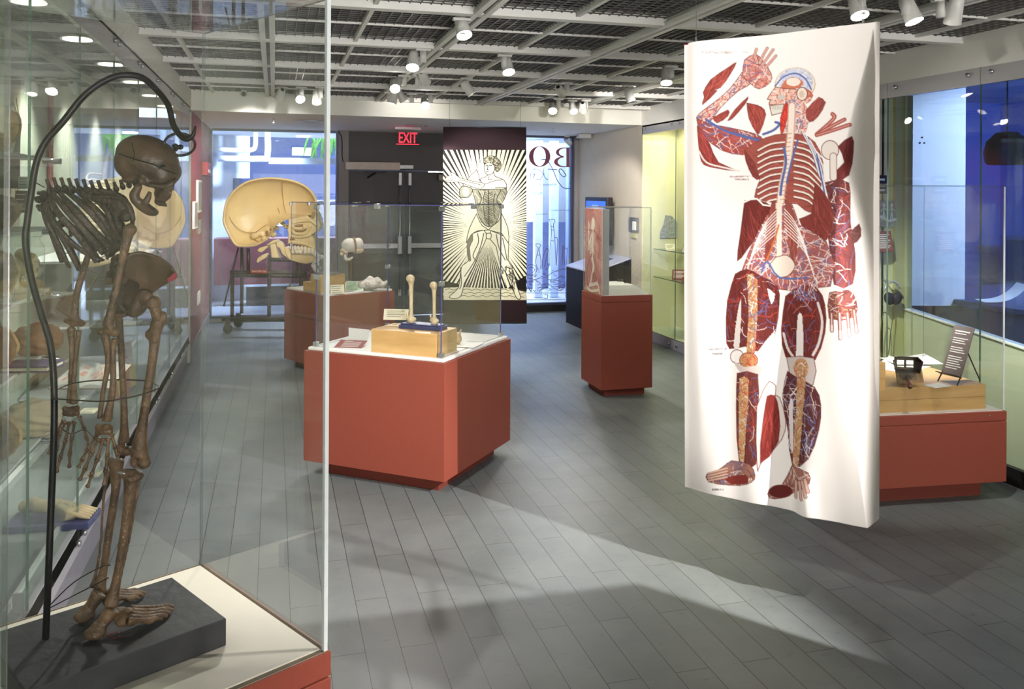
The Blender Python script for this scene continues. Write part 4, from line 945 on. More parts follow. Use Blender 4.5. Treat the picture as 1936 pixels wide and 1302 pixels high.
# --- tall pedestal with printed panel
np_ = Pz(1136, 738, .06)
c3 = thing('pedestal_case', 'tall brick red pedestal case with a skeleton print and clear cover', 'display case', (np_.x, np_.y, 0), 0)
ap, bp = .458, .475; zp3 = .834
pedestal(c3, 0, ap, 0, bp, .06, zp3, .05, band=.055)
vitrine(c3, .012, ap-.012, .012, bp-.012, zp3, 1.56, th=.006, clips=False, mats=[m_acry, m_sideedge], name='acrylic_panel')
MB().add([(.03, .02, zp3), (ap-.02, .02, zp3), (ap-.02, bp-.02, zp3), (.03, bp-.02, zp3), (.06, .10, zp3+.075), (ap-.12, .10, zp3+.075), (ap-.12, bp-.06, zp3+.075), (.06, bp-.06, zp3+.075)],
         [(3, 2, 1, 0), (4, 5, 6, 7), (0, 1, 5, 4), (1, 2, 6, 5), (2, 3, 7, 6), (3, 0, 4, 7)]).build('white_ramp_deck', m_deck, c3)
for px, py, s, lb in ((1172, 530, 1.0, 'small dark jawbone object on the white ramp deck, the larger one'), (1183, 533, .6, 'smaller dark object on the white ramp deck')):
    q = Pz(px, py+2, zp3+.075)
    t = thing('small_relic', lb, 'object', (q.x, q.y, zp3+.075), .2)
    mb = MB()
    for k in range(4): mb.ell((-.02*s+.014*s*k, .006*math.sin(k*2), .008*s), (.011*s, .012*s, .008*s))
    o = mb.build('relic_body', M('dark_relic', (52, 40, 30), .5), t); remesh(o, .003, 1)
# --- low case on the right with the viewer
nr3 = Pz(1903, 910, .10)
rz4 = -.09
c4 = thing('low_display_case', 'low brick red display case with tall clear cover, behind the anatomical banner', 'display case', (nr3.x, nr3.y, 0), rz4)
d4 = (nr3-EYE).dot(_fw); zt4 = Pd(1903, 777, d4).z
W4, D4 = 1.25, .72
pedestal(c4, -W4, 0, 0, D4, .10, zt4, .09, band=.055)
MB().box(-W4+.015, -.015, .015, D4-.015, zt4, zt4+.006).build('white_deck', m_deck, c4)
vitrine(c4, -W4+.012, -.012, .012, D4-.012, zt4+.006, 1.735, clips=False, mats=[m_acry, m_sideedge], name='acrylic_panel')
for x in (-.11, -1.1): MB().cyl((x, -.003, zt4-.018), (x, .002, zt4-.018), .005, 8).build('screw', m_chrome, c4)
z4 = zt4+.006
M4 = c4.matrix_basis
def w4(x, y, z): return tuple(M4 @ Vector((x, y, z)))
xr4 = to_local(c4, Pz(1863.5, 772, z4)); h4 = .135
ri = thing('maple_riser', 'wide two layer maple riser in the low right case', 'riser', w4(xr4.x, xr4.y, z4), rz4)
MB().box(-1.0, 0, 0, .56, 0, h4*.5-.0006).box(-1.0, 0, 0, .56, h4*.5+.0006, h4).build('layer', m_maple, ri, bevel=.0015)
pl = to_local(ri, Pz(1674, 739, z4+h4))
ra = thing('maple_riser', 'smaller upper maple block at the banner edge, on the wide riser', 'riser', tuple(ri.matrix_basis @ Vector((pl.x, pl.y, h4))), rz4)
MB().box(-.4, 0, 0, .3, 0, .155).build('block', m_maple, ra, bevel=.0015)
zr4 = z4+h4
def onr(px, py): return Pz(px, py, zr4)
q = onr(1715, 733)
t = thing('stereoscope', 'dark wooden hand held stereoscope viewer on the maple riser', 'viewer', (q.x, q.y, zr4), -.5)
m_vw = M('dark_viewer_wood', (58, 40, 30), .35, var=.2, scale=30); m_vm = M('bronze_viewer_hood', (84, 72, 60), .3, .6, var=.15)
hood = [(-.062, -.02, .085), (.062, -.02, .085), (.078, -.02, .15), (.05, -.02, .175), (-.05, -.02, .175), (-.078, -.02, .15)]
inner = [(x*.72, y+.075, .088+(z-.085)*.78) for x, y, z in hood]
mb = MB(); n = len(hood); mb.add(hood+inner, [(i, (i+1) % n, n+(i+1) % n, n+i) for i in range(n)])
o = mb.build('hood', m_vw, t); sd = o.modifiers.new('thick', 'SOLIDIFY'); sd.thickness = .004
mb = MB(); zi0, zi1 = .095, .15
mb.box(-.056, .056, .053, .057, zi0-.008, zi0+.008).box(-.056, .056, .053, .057, zi1-.008, zi1+.008).box(-.006, .006, .053, .057, zi0, zi1).box(-.056, -.042, .053, .057, zi0, zi1).box(.042, .056, .053, .057, zi0, zi1)
mb.build('lens_board', m_vm, t)
MB().box(-.042, .042, .0545, .0555, zi0, zi1).build('lens', GLASS('viewer_lens', (.96, .95, .92), 1.5), t)
MB().prism([(-.05, 0, .085), (.05, 0, .085), (.02, 0, .045), (-.02, 0, .045)], (0, .05, 0)).build('underframe', m_vm, t)
MB().box(-.016, .016, .0, .20, .055, .07).build('slide_rail', m_vw, t)
MB().tube([(0, .0, .06), (0, -.03, .035), (0, -.055, .028), (0, -.075, .02)], [.006, .012, .014, .012], 12, smooth=4).build('handle', M('turned_handle', (96, 62, 48), .3), t, smooth=True)
q = onr(1723, 724)
t = thing('stereo_card', 'sepia stereo photograph card standing behind the viewer', 'photo', (q.x, q.y, zr4), .0)
T = Matrix.Rotation(-.25, 4, 'X')
MB().box(-.09, .085, 0, .004, .0, .085, 0, T).build('card', M('sepia_card', (150, 124, 88), .6), t)
for x in (-.075, .005): MB().box(x, x+.07, -.001, 0, .012, .075, 0, T).build('sepia_picture', M('sepia_picture', (128, 104, 74), .6, var=.5, scale=40) if 'sepia_picture' not in bpy.data.materials else bpy.data.materials['sepia_picture'], t)
for i, (px, py, rz, wd, hh) in enumerate(((1700, 693, .5, .34, .26), (1722, 686, -.2, .30, .22))):
    q = onr(px, py)
    sh = thing('paper_sheet', ['large white paper sheet lying behind the viewer on the maple riser', 'white paper sheet with a lifted corner, farthest back on the maple riser'][i], 'paper', (q.x, q.y, zr4+.002+.012*i), rz)
    MB().grid(lambda u, v: Vector(((u-.5)*wd, (v-.5)*hh, .05*max(0, u-.5)*v)), 8, 4).build('sheet', m_whitepaper, sh, smooth=True)
q = onr(1772, 729)
tag(MB().box(-.06, .06, -.04, .04, 0, .002, 0, TR(q.x, q.y, zr4+.0005, .15)).build('label_card', m_whitepaper), 'white label card lying flat in front of the little easel', 'label')
q0, q1, q2 = onr(1790, 722), onr(1838, 720), onr(1782, 713)
t = thing('easel_sign', 'grey text panel leaning on a thin metal easel on the maple riser', 'sign', tuple(q0), -1.42)
zt = Pd(1819, 618, (q0-EYE).dot(_fw)).z-zr4
Tq = Matrix.Translation((0, 0, .045)) @ Matrix.Rotation(-.38, 4, 'X')
MB().box(-.035, .095, -.004, 0, 0, (zt-.045)/math.cos(.38), 0, Tq).build('text_panel', M('grey_text_panel', (104, 92, 90), .6), t)
mb = MB(); hh = (zt-.045)/math.cos(.38)
for k in range(17):
    if k not in (2, 6, 10): mb.box(-.018, .075-.02*((k*5) % 3)*.5, -.005, -.004, hh*(.88-.047*k), hh*(.895-.047*k)+.002*(k == 0), 0, Tq)
mb.build('text_lines', m_whitepaper, t)
MB().box(-.04, .10, -.045, 0, -.006, -.002, 0, Tq).tube([(-.035, -.03, .0), (-.03, 0, .05), (-.02, hh*.3, hh*.75)], .004, 6).tube([(.09, -.03, .0), (.09, 0, .05), (.05, hh*.3, hh*.75)], .004, 6).build('easel_frame', m_dark, t)
MB().tube([(.03, hh*.32, hh*.78), (.05, hh*.72, 0)], .004, 6).build('rear_leg', m_dark, t)
# --- near case with the skeleton
zf = .73
Bk, Rt = Pz(384.6, 1063.4, zf), Pz(626.4, 1229.5, zf)
rzf = math.atan2((Rt-Bk).y, (Rt-Bk).x); af = (Rt-Bk).xy.length; bf = .622
c5 = thing('skeleton_case', 'near brick red case with tall acrylic cover around the dark skeleton', 'display case', (Bk.x, Bk.y, 0), rzf)
pedestal(c5, 0, af, -bf, 0, .08, zf, .08, band=.055)
MB().box(.018, af-.018, -bf+.018, -.018, zf-.01, zf+.004).build('cream_deck', m_deckcream, c5)
MB().box(.004, af-.004, -bf+.004, -.004, zf-.002, zf+.001).build('cover_groove', M('tan_groove', (150, 130, 106), .6), c5)
vitrine(c5, .010, af-.010, -bf+.010, -.010, zf+.001, 2.10, th=.008, clips=False, mats=[GLASS('skeleton_cover_acrylic', (.988, .992, .99), 1.0), m_sideedge], name='acrylic_panel')
MB().box(af-.0145, af-.0055, -.0145, -.0055, zf+.001, 2.10).build('polished_corner_edge', m_edge, c5)
MB().box(-.0165, -.0085, .0085, .0135, z4, 1.735).build('polished_corner_edge', m_edge, c4)
MB().box(ap-.016, ap-.010, .0085, .0135, zp3, 1.56).box(.0085, .0135, .0085, .0135, zp3, 1.56).build('polished_corner_edge', m_edge, c3)
# ------------------------------------------------------------------ dark skeleton on its stand
zt = zf+.004+.058; D0 = 1.80
BAS = Matrix(((CR.x, _fw.x, -CD.x), (CR.y, _fw.y, -CD.y), (CR.z, _fw.z, -CD.z))).to_4x4()
def V(px, py, dz=0.): return Pd(px, py, D0+dz)
def R_(px, D=D0): return px*D/FPX
def VE(mb, px, py, dz, rx, rd, rz, ang=0, nu=20, nv=14, fn=None):
    return mb.ell(V(px, py, dz), (R_(rx), R_(rd), R_(rz)), BAS @ Matrix.Rotation(math.radians(ang), 4, 'Y'), nu, nv, 0, fn)
def VT(mb, pts, n=10, sm=5, flat=1.0, fdir=None):
    # pts: (px, py, depth offset, radius px)
    return mb.tube([V(a, b, c) for a, b, c, r in pts], [R_(r) for a, b, c, r in pts], n, smooth=sm, flat=flat, fdir=fdir)
FRb, BRb, LLb = Pz(432, 1167, zt), Pz(325, 1090, zt), Pz(0, 1236, zt)
stand = thing('skeleton_stand', 'black wooden base block with tall curved iron rod and hook holding the skeleton', 'stand', (BRb.x, BRb.y, zf+.004), rzf)
wB = (FRb-BRb).xy.length
def strip(mb): return mb
MB().box(0, wB, -.385, 0, 0, .058).build('base_block', M('black_worn_wood', (44, 44, 48), .55, var=.35, scale=14, bump=.2, bscale=40), stand, bevel=.003)
inv = stand.matrix_basis.inverted()
rod = [(86, 1217, -.07), (92, 1075, -.065), (97, 950, -.06), (102, 825, -.06), (102, 725, -.055), (95, 650, -.05), (78, 593, -.05), (60, 529, -.05), (48, 459, -.05), (51.6, 418, -.05), (58, 372, -.05), (69, 307, -.05), (88, 266, -.045), (120, 229, -.04), (157, 183, -.03), (194, 155, -.02), (230, 142, -.01), (267, 146, 0), (295, 169, 0), (318, 199, 0), (327, 234, 0), (339, 254, 0), (353, 263, 0), (365, 255, 0), (370, 238, 0)]
r0 = Pz(86, 1215, zt-.01)
pts = [r0]+[V(*p) for p in rod[1:]]
MB().tube([inv @ p for p in pts], [.0068]*18+[.0062]*4+[.0058, .0045, .002], 12, smooth=5).build('iron_rod', m_iron, stand, smooth=True)
T = Matrix.Translation((wB*.66, -.20, .0585)) @ Matrix.Rotation(pi/2, 4, 'Z')
text('1371', .018, M('faded_red_number', (150, 76, 66), .8), stand, 'painted_number', .0003, T)
text('19-4', .013, bpy.data.materials['faded_red_number'], stand, 'painted_number', .0003, T @ Matrix.Translation((0, -.018, 0)))
sk = thing('skeleton', 'dark brown hunched skeleton in profile hanging from the iron hook, bending forward', 'skeleton', (0, 0, 0))
m_sk = m_bone
def part(mb, name, vox=0, sm=2, mat=None, smooth=True, par=None):
    o = mb.build(name, mat or m_sk, par or sk, smooth=smooth)
    if vox: remesh(o, vox, sm)
    return o
# skull, face down to the right
mb = MB()
VE(mb, 279, 300, 0, 60, 46, 43, 20, 32, 22); VE(mb, 254, 306, 0, 35, 42, 36, 0, 24, 16); VE(mb, 306, 320, 0, 36, 40, 30, 28, 24, 16)
VE(mb, 318, 335, 0, 25, 36, 15, -50); VE(mb, 290, 343, 0, 24, 30, 12, 8)
VE(mb, 322, 350, 0, 7, 9, 13, -20); VE(mb, 308, 366, 0, 15, 22, 15, -30)
VT(mb, [(333, 338, -.03, 5), (326, 346, -.05, 5), (314, 352, -.052, 5), (300, 352, -.053, 4.5), (282, 348, -.053, 4)])
VT(mb, [(333, 338, .03, 5), (326, 346, .05, 5), (314, 352, .052, 5), (300, 352, .053, 4.5), (282, 348, .053, 4)])
VT(mb, [(316, 350, -.045, 5), (307, 362, -.036, 6), (302, 374, -.026, 7)]); VT(mb, [(316, 350, .045, 5), (307, 362, .036, 6), (302, 374, .026, 7)])
VE(mb, 304, 378, 0, 12, 18, 8, -35); VE(mb, 268, 342, -.035, 6, 8, 9); VE(mb, 268, 342, .035, 6, 8, 9); VE(mb, 252, 340, 0, 20, 24, 8)
sko = part(mb, 'cranium', .0032, 5, m_boneskull); bake(sko)
cut = MB(); 
VE(cut, 325, 349, -.024, 13, 15, 11, -30); VE(cut, 325, 349, .024, 13, 15, 11, -30); VE(cut, 323, 366, 0, 8, 8, 10, -30); VE(cut, 300, 359, -.05, 9, 6, 5, -20)
carve(sko, cut)
mb = MB(); VT(mb, [(222, 290, -.062, 1.1), (240, 296, -.074, 1.1), (262, 303, -.0765, 1.1), (290, 311, -.073, 1.1), (314, 322, -.060, 1.1), (334, 329, -.042, 1.1)], 6)
VT(mb, [(249, 269, -.0615, .9), (252, 282, -.072, .9), (254, 292, -.0755, .9), (251, 304, -.074, .9)], 6)
part(mb, 'skull_seam', mat=m_iron)
mb = MB(); VE(mb, 307, 314, -.074, 4, 2, 2, -40); VT(mb, [(300, 318, -.073, 1.6), (308, 312, -.074, 1.6), (312, 315, -.071, 1.6)], 6); part(mb, 'seam_hook', mat=m_iron)
mb = MB()
for k in range(7):
    a = k/6; VE(mb, 312-14*a, 386-2*a, -.012-.012*a, 2.6, 2.6, 5.5, -30); VE(mb, 312-14*a, 386-2*a, .012+.012*a, 2.6, 2.6, 5.5, -30)
part(mb, 'upper_teeth')
mb = MB()
for s in (-1, 1):
    VT(mb, [(265, 349, s*.048, 6), (259, 358, s*.05, 8), (254, 371, s*.048, 9.5), (262, 384, s*.042, 9), (275, 396, s*.032, 8), (288, 402, s*.014, 8)], 12)
    VT(mb, [(284, 362, s*.044, 4), (280, 374, s*.046, 6), (274, 384, s*.044, 7)])
VE(mb, 290, 401, 0, 8, 18, 8, -30)
part(mb, 'mandible', .003, 3, m_boneskull)
mb = MB(); VT(mb, [(292, 395, -.012, 2.5), (286, 391, -.024, 2.5), (279, 385, -.034, 2.5)], 8); part(mb, 'lower_teeth')
mb = MB(); VT(mb, [(330, 284, 0, 4), (338, 277, 0, 4)], 8, 0); VE(mb, 331, 276, 0, 6, 5, 5); VE(mb, 341, 278, 0, 6, 4, 5); part(mb, 'eye_bolt', mat=m_iron)
c = V(340, 273, 0); q = []
for k in range(25):
    a = 2*pi*k/24; q.append(c + CR*R_(25*math.cos(a)) - CD*R_(21*math.sin(a)) + _fw*(.012*math.cos(a)))
part(MB().tube(q, R_(2.6), 8), 'hanging_ring', mat=m_iron)
# spine
SP = [(256, 347), (244, 350), (232, 353), (220, 357), (207, 361), (193, 363), (179, 363), (165, 361), (151, 360), (137, 359), (123, 358), (109, 358), (96, 361), (84, 367), (77, 377), (82, 392), (98, 407), (118, 421), (140, 435), (163, 449), (187, 463), (209, 478), (226, 495)]
for i, (x, y) in enumerate(SP):
    x0, y0 = SP[max(0, i-1)]; x1, y1 = SP[min(len(SP)-1, i+1)]
    tx, ty = x1-x0, y1-y0; L = math.hypot(tx, ty); nx, ny = ty/L*-1, tx/L      # normal toward the back
    if i < 13: nx, ny = (-.35*1, -1) if True else (nx, ny)
    elif i < 16: nx, ny = (-.9, -.2)
    else: nx, ny = (-.5, .8)
    sz = 6 if i < 5 else (8 if i < 14 else 10)
    ln = 13 if i < 4 else (22 if i < 13 else 14)
    mb = MB(); ang = math.degrees(math.atan2(ty, tx))
    VE(mb, x, y, 0, sz*.75, sz*1.3, sz*1.05, ang)
    VT(mb, [(x, y, 0, sz*.6), (x+nx*ln*.55, y+ny*ln*.55, 0, 3.4), (x+nx*ln, y+ny*ln, 0, 2.9+(i > 4)*.8)], 8, 3)
    VT(mb, [(x, y, -.018, 3), (x+nx*3, y+ny*5, -.03, 2.6)], 6, 0); VT(mb, [(x, y, .018, 3), (x+nx*3, y+ny*5, .03, 2.6)], 6, 0)
    part(mb, 'vertebra')
# ribs
RB = [[(188, 364), (213, 400), (226, 432), (231, 452)], [(168, 362), (199, 397), (216, 432), (228, 458)], [(146, 360), (176, 392), (202, 426), (223, 463)],
      [(124, 359), (158, 388), (190, 425), (222, 466)], [(110, 360), (142, 393), (176, 432), (212, 470)], [(98, 362), (122, 394), (158, 437), (194, 478)],
      [(92, 366), (112, 404), (146, 448), (186, 496)], [(88, 371), (104, 412), (140, 455), (193, 491)], [(85, 376), (98, 410), (124, 452), (152, 505)], [(82, 382), (91, 408), (108, 450), (131, 497)], [(80, 384), (87, 408), (102, 446), (119, 487)]]
for i, q in enumerate(RB):
    for s in (-1, 1):
        w_ = 5.7 if i in (3, 4, 5, 6) else 4.6
        o_ = 0 if s < 0 else 1
        random.seed(i*2+o_); J = lambda v: v+random.uniform(-3.2, 3.2)
        q = [q[0]]+[(J(x)-(i > 6)*2, J(y)+(i > 6)*5) for x, y in q[1:]]
        mb = MB(); b = .03 + .035*math.sin((i+1.5)/12*pi)
        pts = [(q[0][0]+3, q[0][1]+3, 0, w_*.6), (q[0][0]*.75+q[1][0]*.25-1, q[0][1]*.75+q[1][1]*.25, s*b*.8, w_*.8), (q[1][0]+o_*5, q[1][1]+o_*2, s*b*1.25, w_), (q[2][0]+o_*7, q[2][1], s*b*1.1, w_), (q[3][0]+o_*5, q[3][1]-o_*4, s*b*.55, w_*.85)]
        VT(mb, pts, 8, 5, flat=.45, fdir=tuple(CR*.8+CD*-.6))
        part(mb, 'rib')
mb = MB(); VT(mb, [(234, 446, 0, 8), (226, 462, 0, 9), (212, 474, 0, 7), (200, 481, 0, 4)], 10, 4, flat=1.4, fdir=tuple(CR)); part(mb, 'sternum')
for s in (-1, 1):
    D = s*.07; mb = MB()
    blade = [(150, 354), (186, 356), (214, 361), (231, 371), (241, 386), (243, 402), (236, 412), (219, 411), (198, 396), (172, 383), (150, 369)]
    mb.prism([V(x+(s > 0)*6, y, D+.012*((x-195)/50)**2*(-s)) for x, y in blade], _fw*.006)
    VT(mb, [(172, 372, D-.006*1, 3), (205, 372, D-.014, 4), (232, 378, D-.02, 6), (246, 396, D-.02, 6.5), (253, 418, D-.018, 4)], 8, 4)
    VE(mb, 238, 408, D, 11, 8, 12); part(mb, 'scapula', .003, 2)
    mb = MB(); VT(mb, [(248, 404, D-.012, 4), (250, 424, D*.6, 4), (238, 446, D*.2, 4.5)], 8, 4); part(mb, 'collarbone')
# arms
def limb(pts, name, ends=(), vox=.0035):
    mb = MB(); VT(mb, pts, 12, 5)
    for e in ends: VE(mb, *e)
    return part(mb, name, vox, 3, m_bonelow)
A = -.085; B = .09
limb([(243, 438, A, 11), (240, 452, A, 9), (231, 492, A, 7.6), (219, 548, A, 7.4), (209, 592, A, 8), (203, 616, A, 11)], 'humerus', [(246, 434, A, 12, 12, 12), (190, 627, A, 7, 7, 7), (203, 627, A, 12, 8, 7), (217, 628, A, 9, 9, 9)])
limb([(175, 440, B, 10), (168, 478, B, 7), (158, 510, B, 7), (146, 552, B, 7), (141, 588, B, 8), (140, 602, B, 11)], 'humerus', [(126, 606, B, 7, 6, 6), (141, 611, B, 13, 8, 7), (154, 611, B, 8, 8, 8)])
limb([(198, 634, A, 8.5), (203, 655, A, 7), (204, 690, A, 5.6), (196, 735, A, 5), (188, 792, A, 5)], 'ulna', [(199, 632, A, 9, 8, 9)])
limb([(217, 645, A, 6.5), (214, 662, A, 5), (214, 690, A, 5.6), (213, 735, A, 6), (205, 780, A, 8), (202, 795, A, 11)], 'radius', [(217, 642, A, 8, 7, 4)])
limb([(134, 625, B, 8), (136, 660, B, 5.5), (133, 715, B, 4.6), (129, 762, B, 4.6)], 'ulna', [(135, 622, B, 9, 8, 7)])
limb([(149, 629, B, 6), (145, 660, B, 5), (140, 715, B, 5.4), (140, 752, B, 7), (139, 764, B, 9)], 'radius', [(149, 626, B, 7, 6, 4)])
def hand(cx, cy, D, fingers, name):
    mb = MB(); random.seed(cx)
    for k in range(8): VE(mb, cx-11+7.5*(k % 4), cy-5+10*(k//4)+random.uniform(-1.5, 1.5), D+random.uniform(-.006, .006), 6.2, 6, 6.2, 0, 12, 8)
    part(mb, 'wrist_bones', .003, 1, m_bonelow)
    for f in fingers:
        mb = MB(); n = len(f)
        for a, b in zip(f[:-1], f[1:]):
            x0, y0, x1, y1 = *a, *b
            VT(mb, [(x0, y0, D, 3.4), (x0*.93+x1*.07, y0*.93+y1*.07, D, 5.0), (x0*.75+x1*.25, y0*.75+y1*.25, D, 2.9), (x0*.3+x1*.7, y0*.3+y1*.7, D, 2.5), (x0*.1+x1*.9, y0*.1+y1*.9, D, 4.4), (x1, y1, D, 2.6)], 8, 3)
        part(mb, 'finger_bones', mat=m_bonelow)
hand(196, 812, A, [[(211, 820), (218, 846), (222, 860), (225, 872)], [(205, 827), (203, 862), (200, 888), (197, 917)], [(196, 828), (184, 867), (173, 898), (165, 921)], [(188, 827), (173, 856), (161, 885), (150, 908)], [(183, 824), (166, 848), (156, 868), (148, 884)]], 'near')
hand(134, 777, B, [[(149, 786), (159, 809), (164, 826), (168, 843)], [(141, 795), (136, 828), (132, 857), (131, 884)], [(131, 797), (124, 831), (114, 865), (107, 893)], [(125, 796), (112, 822), (108, 846), (104, 866)], [(121, 793), (108, 814), (97, 840), (92, 858)]], 'far')
# pelvis
IL = [(236, 487), (250, 479), (269, 477), (291, 483), (313, 495), (327, 508), (331, 519), (321, 533), (300, 546), (285, 557), (276, 572), (262, 576), (252, 566), (260, 552), (262, 538), (255, 531), (243, 529), (234, 521), (231, 503)]
for s in (-1, 1):
    ox, oy = (0, 0) if s < 0 else (-26, 2)
    mb = MB(); D = s*.072
    mb.prism([V(x+ox, y+oy, D*(.55+.55*max(0, min(1, (560-y)/80)))-s*.018*math.sin(pi*max(0, min(1, (x-231)/100)))) for x, y in IL], _fw*.007)
    crest = [(236, 488), (250, 480), (269, 478), (291, 484), (313, 496), (327, 509), (330, 519)]
    VT(mb, [(x+ox, y+oy, D*(.55+.55*max(0, min(1, (560-y)/80)))-s*.018*math.sin(pi*max(0, min(1, (x-231)/100))), 3.6) for x, y in crest], 8, 3)
    VE(mb, 275+ox, 562+oy, D*.6, 17, 10, 14, 30); VT(mb, [(266+ox, 562+oy, D*.55, 11), (256+ox, 582+oy, D*.55, 11), (253+ox, 598+oy, D*.5, 9)], 12, 4)
    VT(mb, [(272+ox, 580+oy, D*.5, 7), (262+ox, 592+oy, D*.35, 6), (240+ox, 593+oy, D*.1, 5)], 10, 4); VT(mb, [(235+ox, 515+oy, D*.7, 9), (232+ox, 530+oy, D*.3, 9)], 10, 3)
    part(mb, 'hip_bone', .0032, 2, m_boneskull)
mb = MB()
for k in range(5): VE(mb, 232-2*k, 506+15*k, 0, 15-1.6*k, 26-4*k, 11)
VT(mb, [(222, 568, 0, 8), (230, 582, 0, 5), (240, 588, 0, 3)], 10, 4); part(mb, 'sacrum', .0035, 2)
mb = MB(); mb.prism([V(318, 534, -.074), V(331, 528, -.074), V(334, 518, -.074), V(330, 515, -.074), V(316, 527, -.074)], _fw*.004); part(mb, 'hip_tag', mat=m_redwall, smooth=False)
# legs
A = -.045; B = .06
limb([(301, 604, A, 13), (294, 625, A, 11.5), (292, 650, A, 9.4), (287, 690, A, 8.6), (278, 745, A, 8.4), (269, 805, A, 9.5), (264, 842, A, 14), (263, 862, A, 17)], 'femur', [(290, 573, A, 14, 13, 14), (308, 600, A, 8, 8, 13), (282, 632, A, 8, 8, 10), (272, 874, A, 13, 12, 12, 20), (256, 872, A+.02, 10, 11, 12)])
mb = MB(); VT(mb, [(290, 575, A, 10), (296, 592, A, 10), (300, 606, A, 11)], 10, 3); part(mb, 'femur_neck', mat=m_bonelow)
limb([(216, 556, B, 11), (222, 585, B, 9), (228, 640, B, 7), (231, 700, B, 6.8), (234, 760, B, 6.8), (235, 806, B, 8), (234, 836, B, 12)], 'femur', [(240, 560, B, 12, 12, 12), (228, 850, B, 13, 12, 11), (242, 852, B, 10, 11, 10)])
limb([(250, 898, A, 17), (247, 918, A, 12.5), (242, 957, A, 9.6), (232, 1030, A, 8.4), (220, 1095, A, 8.4), (213, 1128, A, 11), (210, 1146, A-.004, 14)], 'tibia', [(238, 894, A, 14, 13, 8), (262, 899, A, 9, 12, 9), (252, 892, A, 12, 10, 6)])
limb([(262, 908, A+.035, 5), (256, 950, A+.035, 3.4), (242, 1030, A+.035, 3.2), (226, 1100, A+.03, 3.4), (219, 1140, A+.025, 6)], 'fibula')
limb([(220, 876, B, 15), (219, 900, B, 11), (218, 930, B, 8.6), (207, 1000, B, 7.8), (197, 1070, B, 8), (190, 1104, B, 11), (188, 1120, B, 13)], 'tibia', [(212, 872, B, 12, 12, 8), (226, 874, B, 9, 12, 8)])
limb([(204, 890, B+.01, 5.5), (196, 940, B+.01, 3.4), (190, 1030, B+.01, 3.3), (181, 1086, B+.01, 4), (174, 1110, B+.01, 7)], 'fibula')
mb = MB(); VE(mb, 229, 894, -.075, 8, 2, 2.6, 12); part(mb, 'knee_clip', mat=m_chrome)
def onb(px, py, up=0): return Pz(px, py, zt+.006+up)
def foot(heel, ank, tars, toes, name):
    mb = MB(); h = Pz(*heel, zt+.014); mb.ell(h, (.022, .017, .013)); mb.ell(h+Vector((.006, .004, .012)), (.014, .014, .012)); a = Pz(ank[0], ank[1], zt+.055)
    mb.tube([h, (h+a)/2+Vector((0, 0, .0)), a], [.012, .013, .017], 12, smooth=4)
    for (x, y, u) in tars: mb.ell(Pz(x, y, zt+u), (.016, .016, .012))
    part(mb, 'ankle_bones', .0035, 2, m_bonelow)
    for (x0, y0, x1, y1) in toes:
        p0 = Pz(x0, y0, zt+.032); p3 = Pz(x1, y1, zt+.006); p1 = p0.lerp(p3, .18); p2 = p0.lerp(p3, .62); p2.z = zt+.014; p2b = p0.lerp(p3, .82); p2b.z = zt+.013
        part(MB().tube([p0, p1, p0.lerp(p3, .4), p2, p2b, p3], [.0085, .0062, .005, .0072, .005, .0035], 8, smooth=4), 'toe_bones', mat=m_bonelow)
foot((180, 1196), (214, 1150), [(226, 1158, .03), (240, 1160, .03), (232, 1172, .02), (246, 1172, .02)], [(246, 1150, 328, 1146), (248, 1156, 326, 1152), (248, 1162, 322, 1158), (246, 1168, 316, 1164), (242, 1174, 306, 1170)], 'near')
foot((160, 1164), (188, 1120), [(204, 1124, .03), (214, 1124, .03), (208, 1134, .02)], [(216, 1116, 262, 1117), (218, 1120, 274, 1121), (218, 1125, 270, 1125), (216, 1130, 262, 1130)], 'far')
# binding wires
m_wire = M('dark_binding_wire', (58, 48, 42), .4, .6)
mb = MB(); VT(mb, [(98, 753, -.06, 1.4), (140, 756, -.10, 1.4), (200, 758, -.11, 1.4), (262, 747, -.09, 1.4), (296, 735, -.06, 1.4), (298, 728, 0, 1.4), (270, 719, .09, 1.4), (200, 718, .1, 1.4), (140, 724, .08, 1.4), (106, 738, -.02, 1.4), (98, 752, -.05, 1.4)], 6, 6)
part(mb, 'thigh_wire', mat=m_wire)
mb = MB(); VT(mb, [(92, 1150, -.06, 1.2), (150, 1120, -.02, 1.2), (205, 1092, -.06, 1.2)], 6, 4); VT(mb, [(92, 1146, -.06, 1.2), (140, 1100, .0, 1.2), (190, 1072, .05, 1.2), (208, 1068, -.02, 1.2)], 6, 4); part(mb, 'ankle_wire', mat=m_wire)
mb = MB(); VT(mb, [(58, 340, -.05, 1.1), (84, 354, -.02, 1.1)], 6, 0); part(mb, 'back_wire', mat=m_wire)
mb = MB(); VT(mb, [(112, 806, .09, 1.1), (134, 820, .09, 1.1), (160, 812, .09, 1.1), (180, 830, -.02, 1.1), (204, 844, -.085, 1.1)], 6, 4); part(mb, 'hand_wire', mat=m_wire)
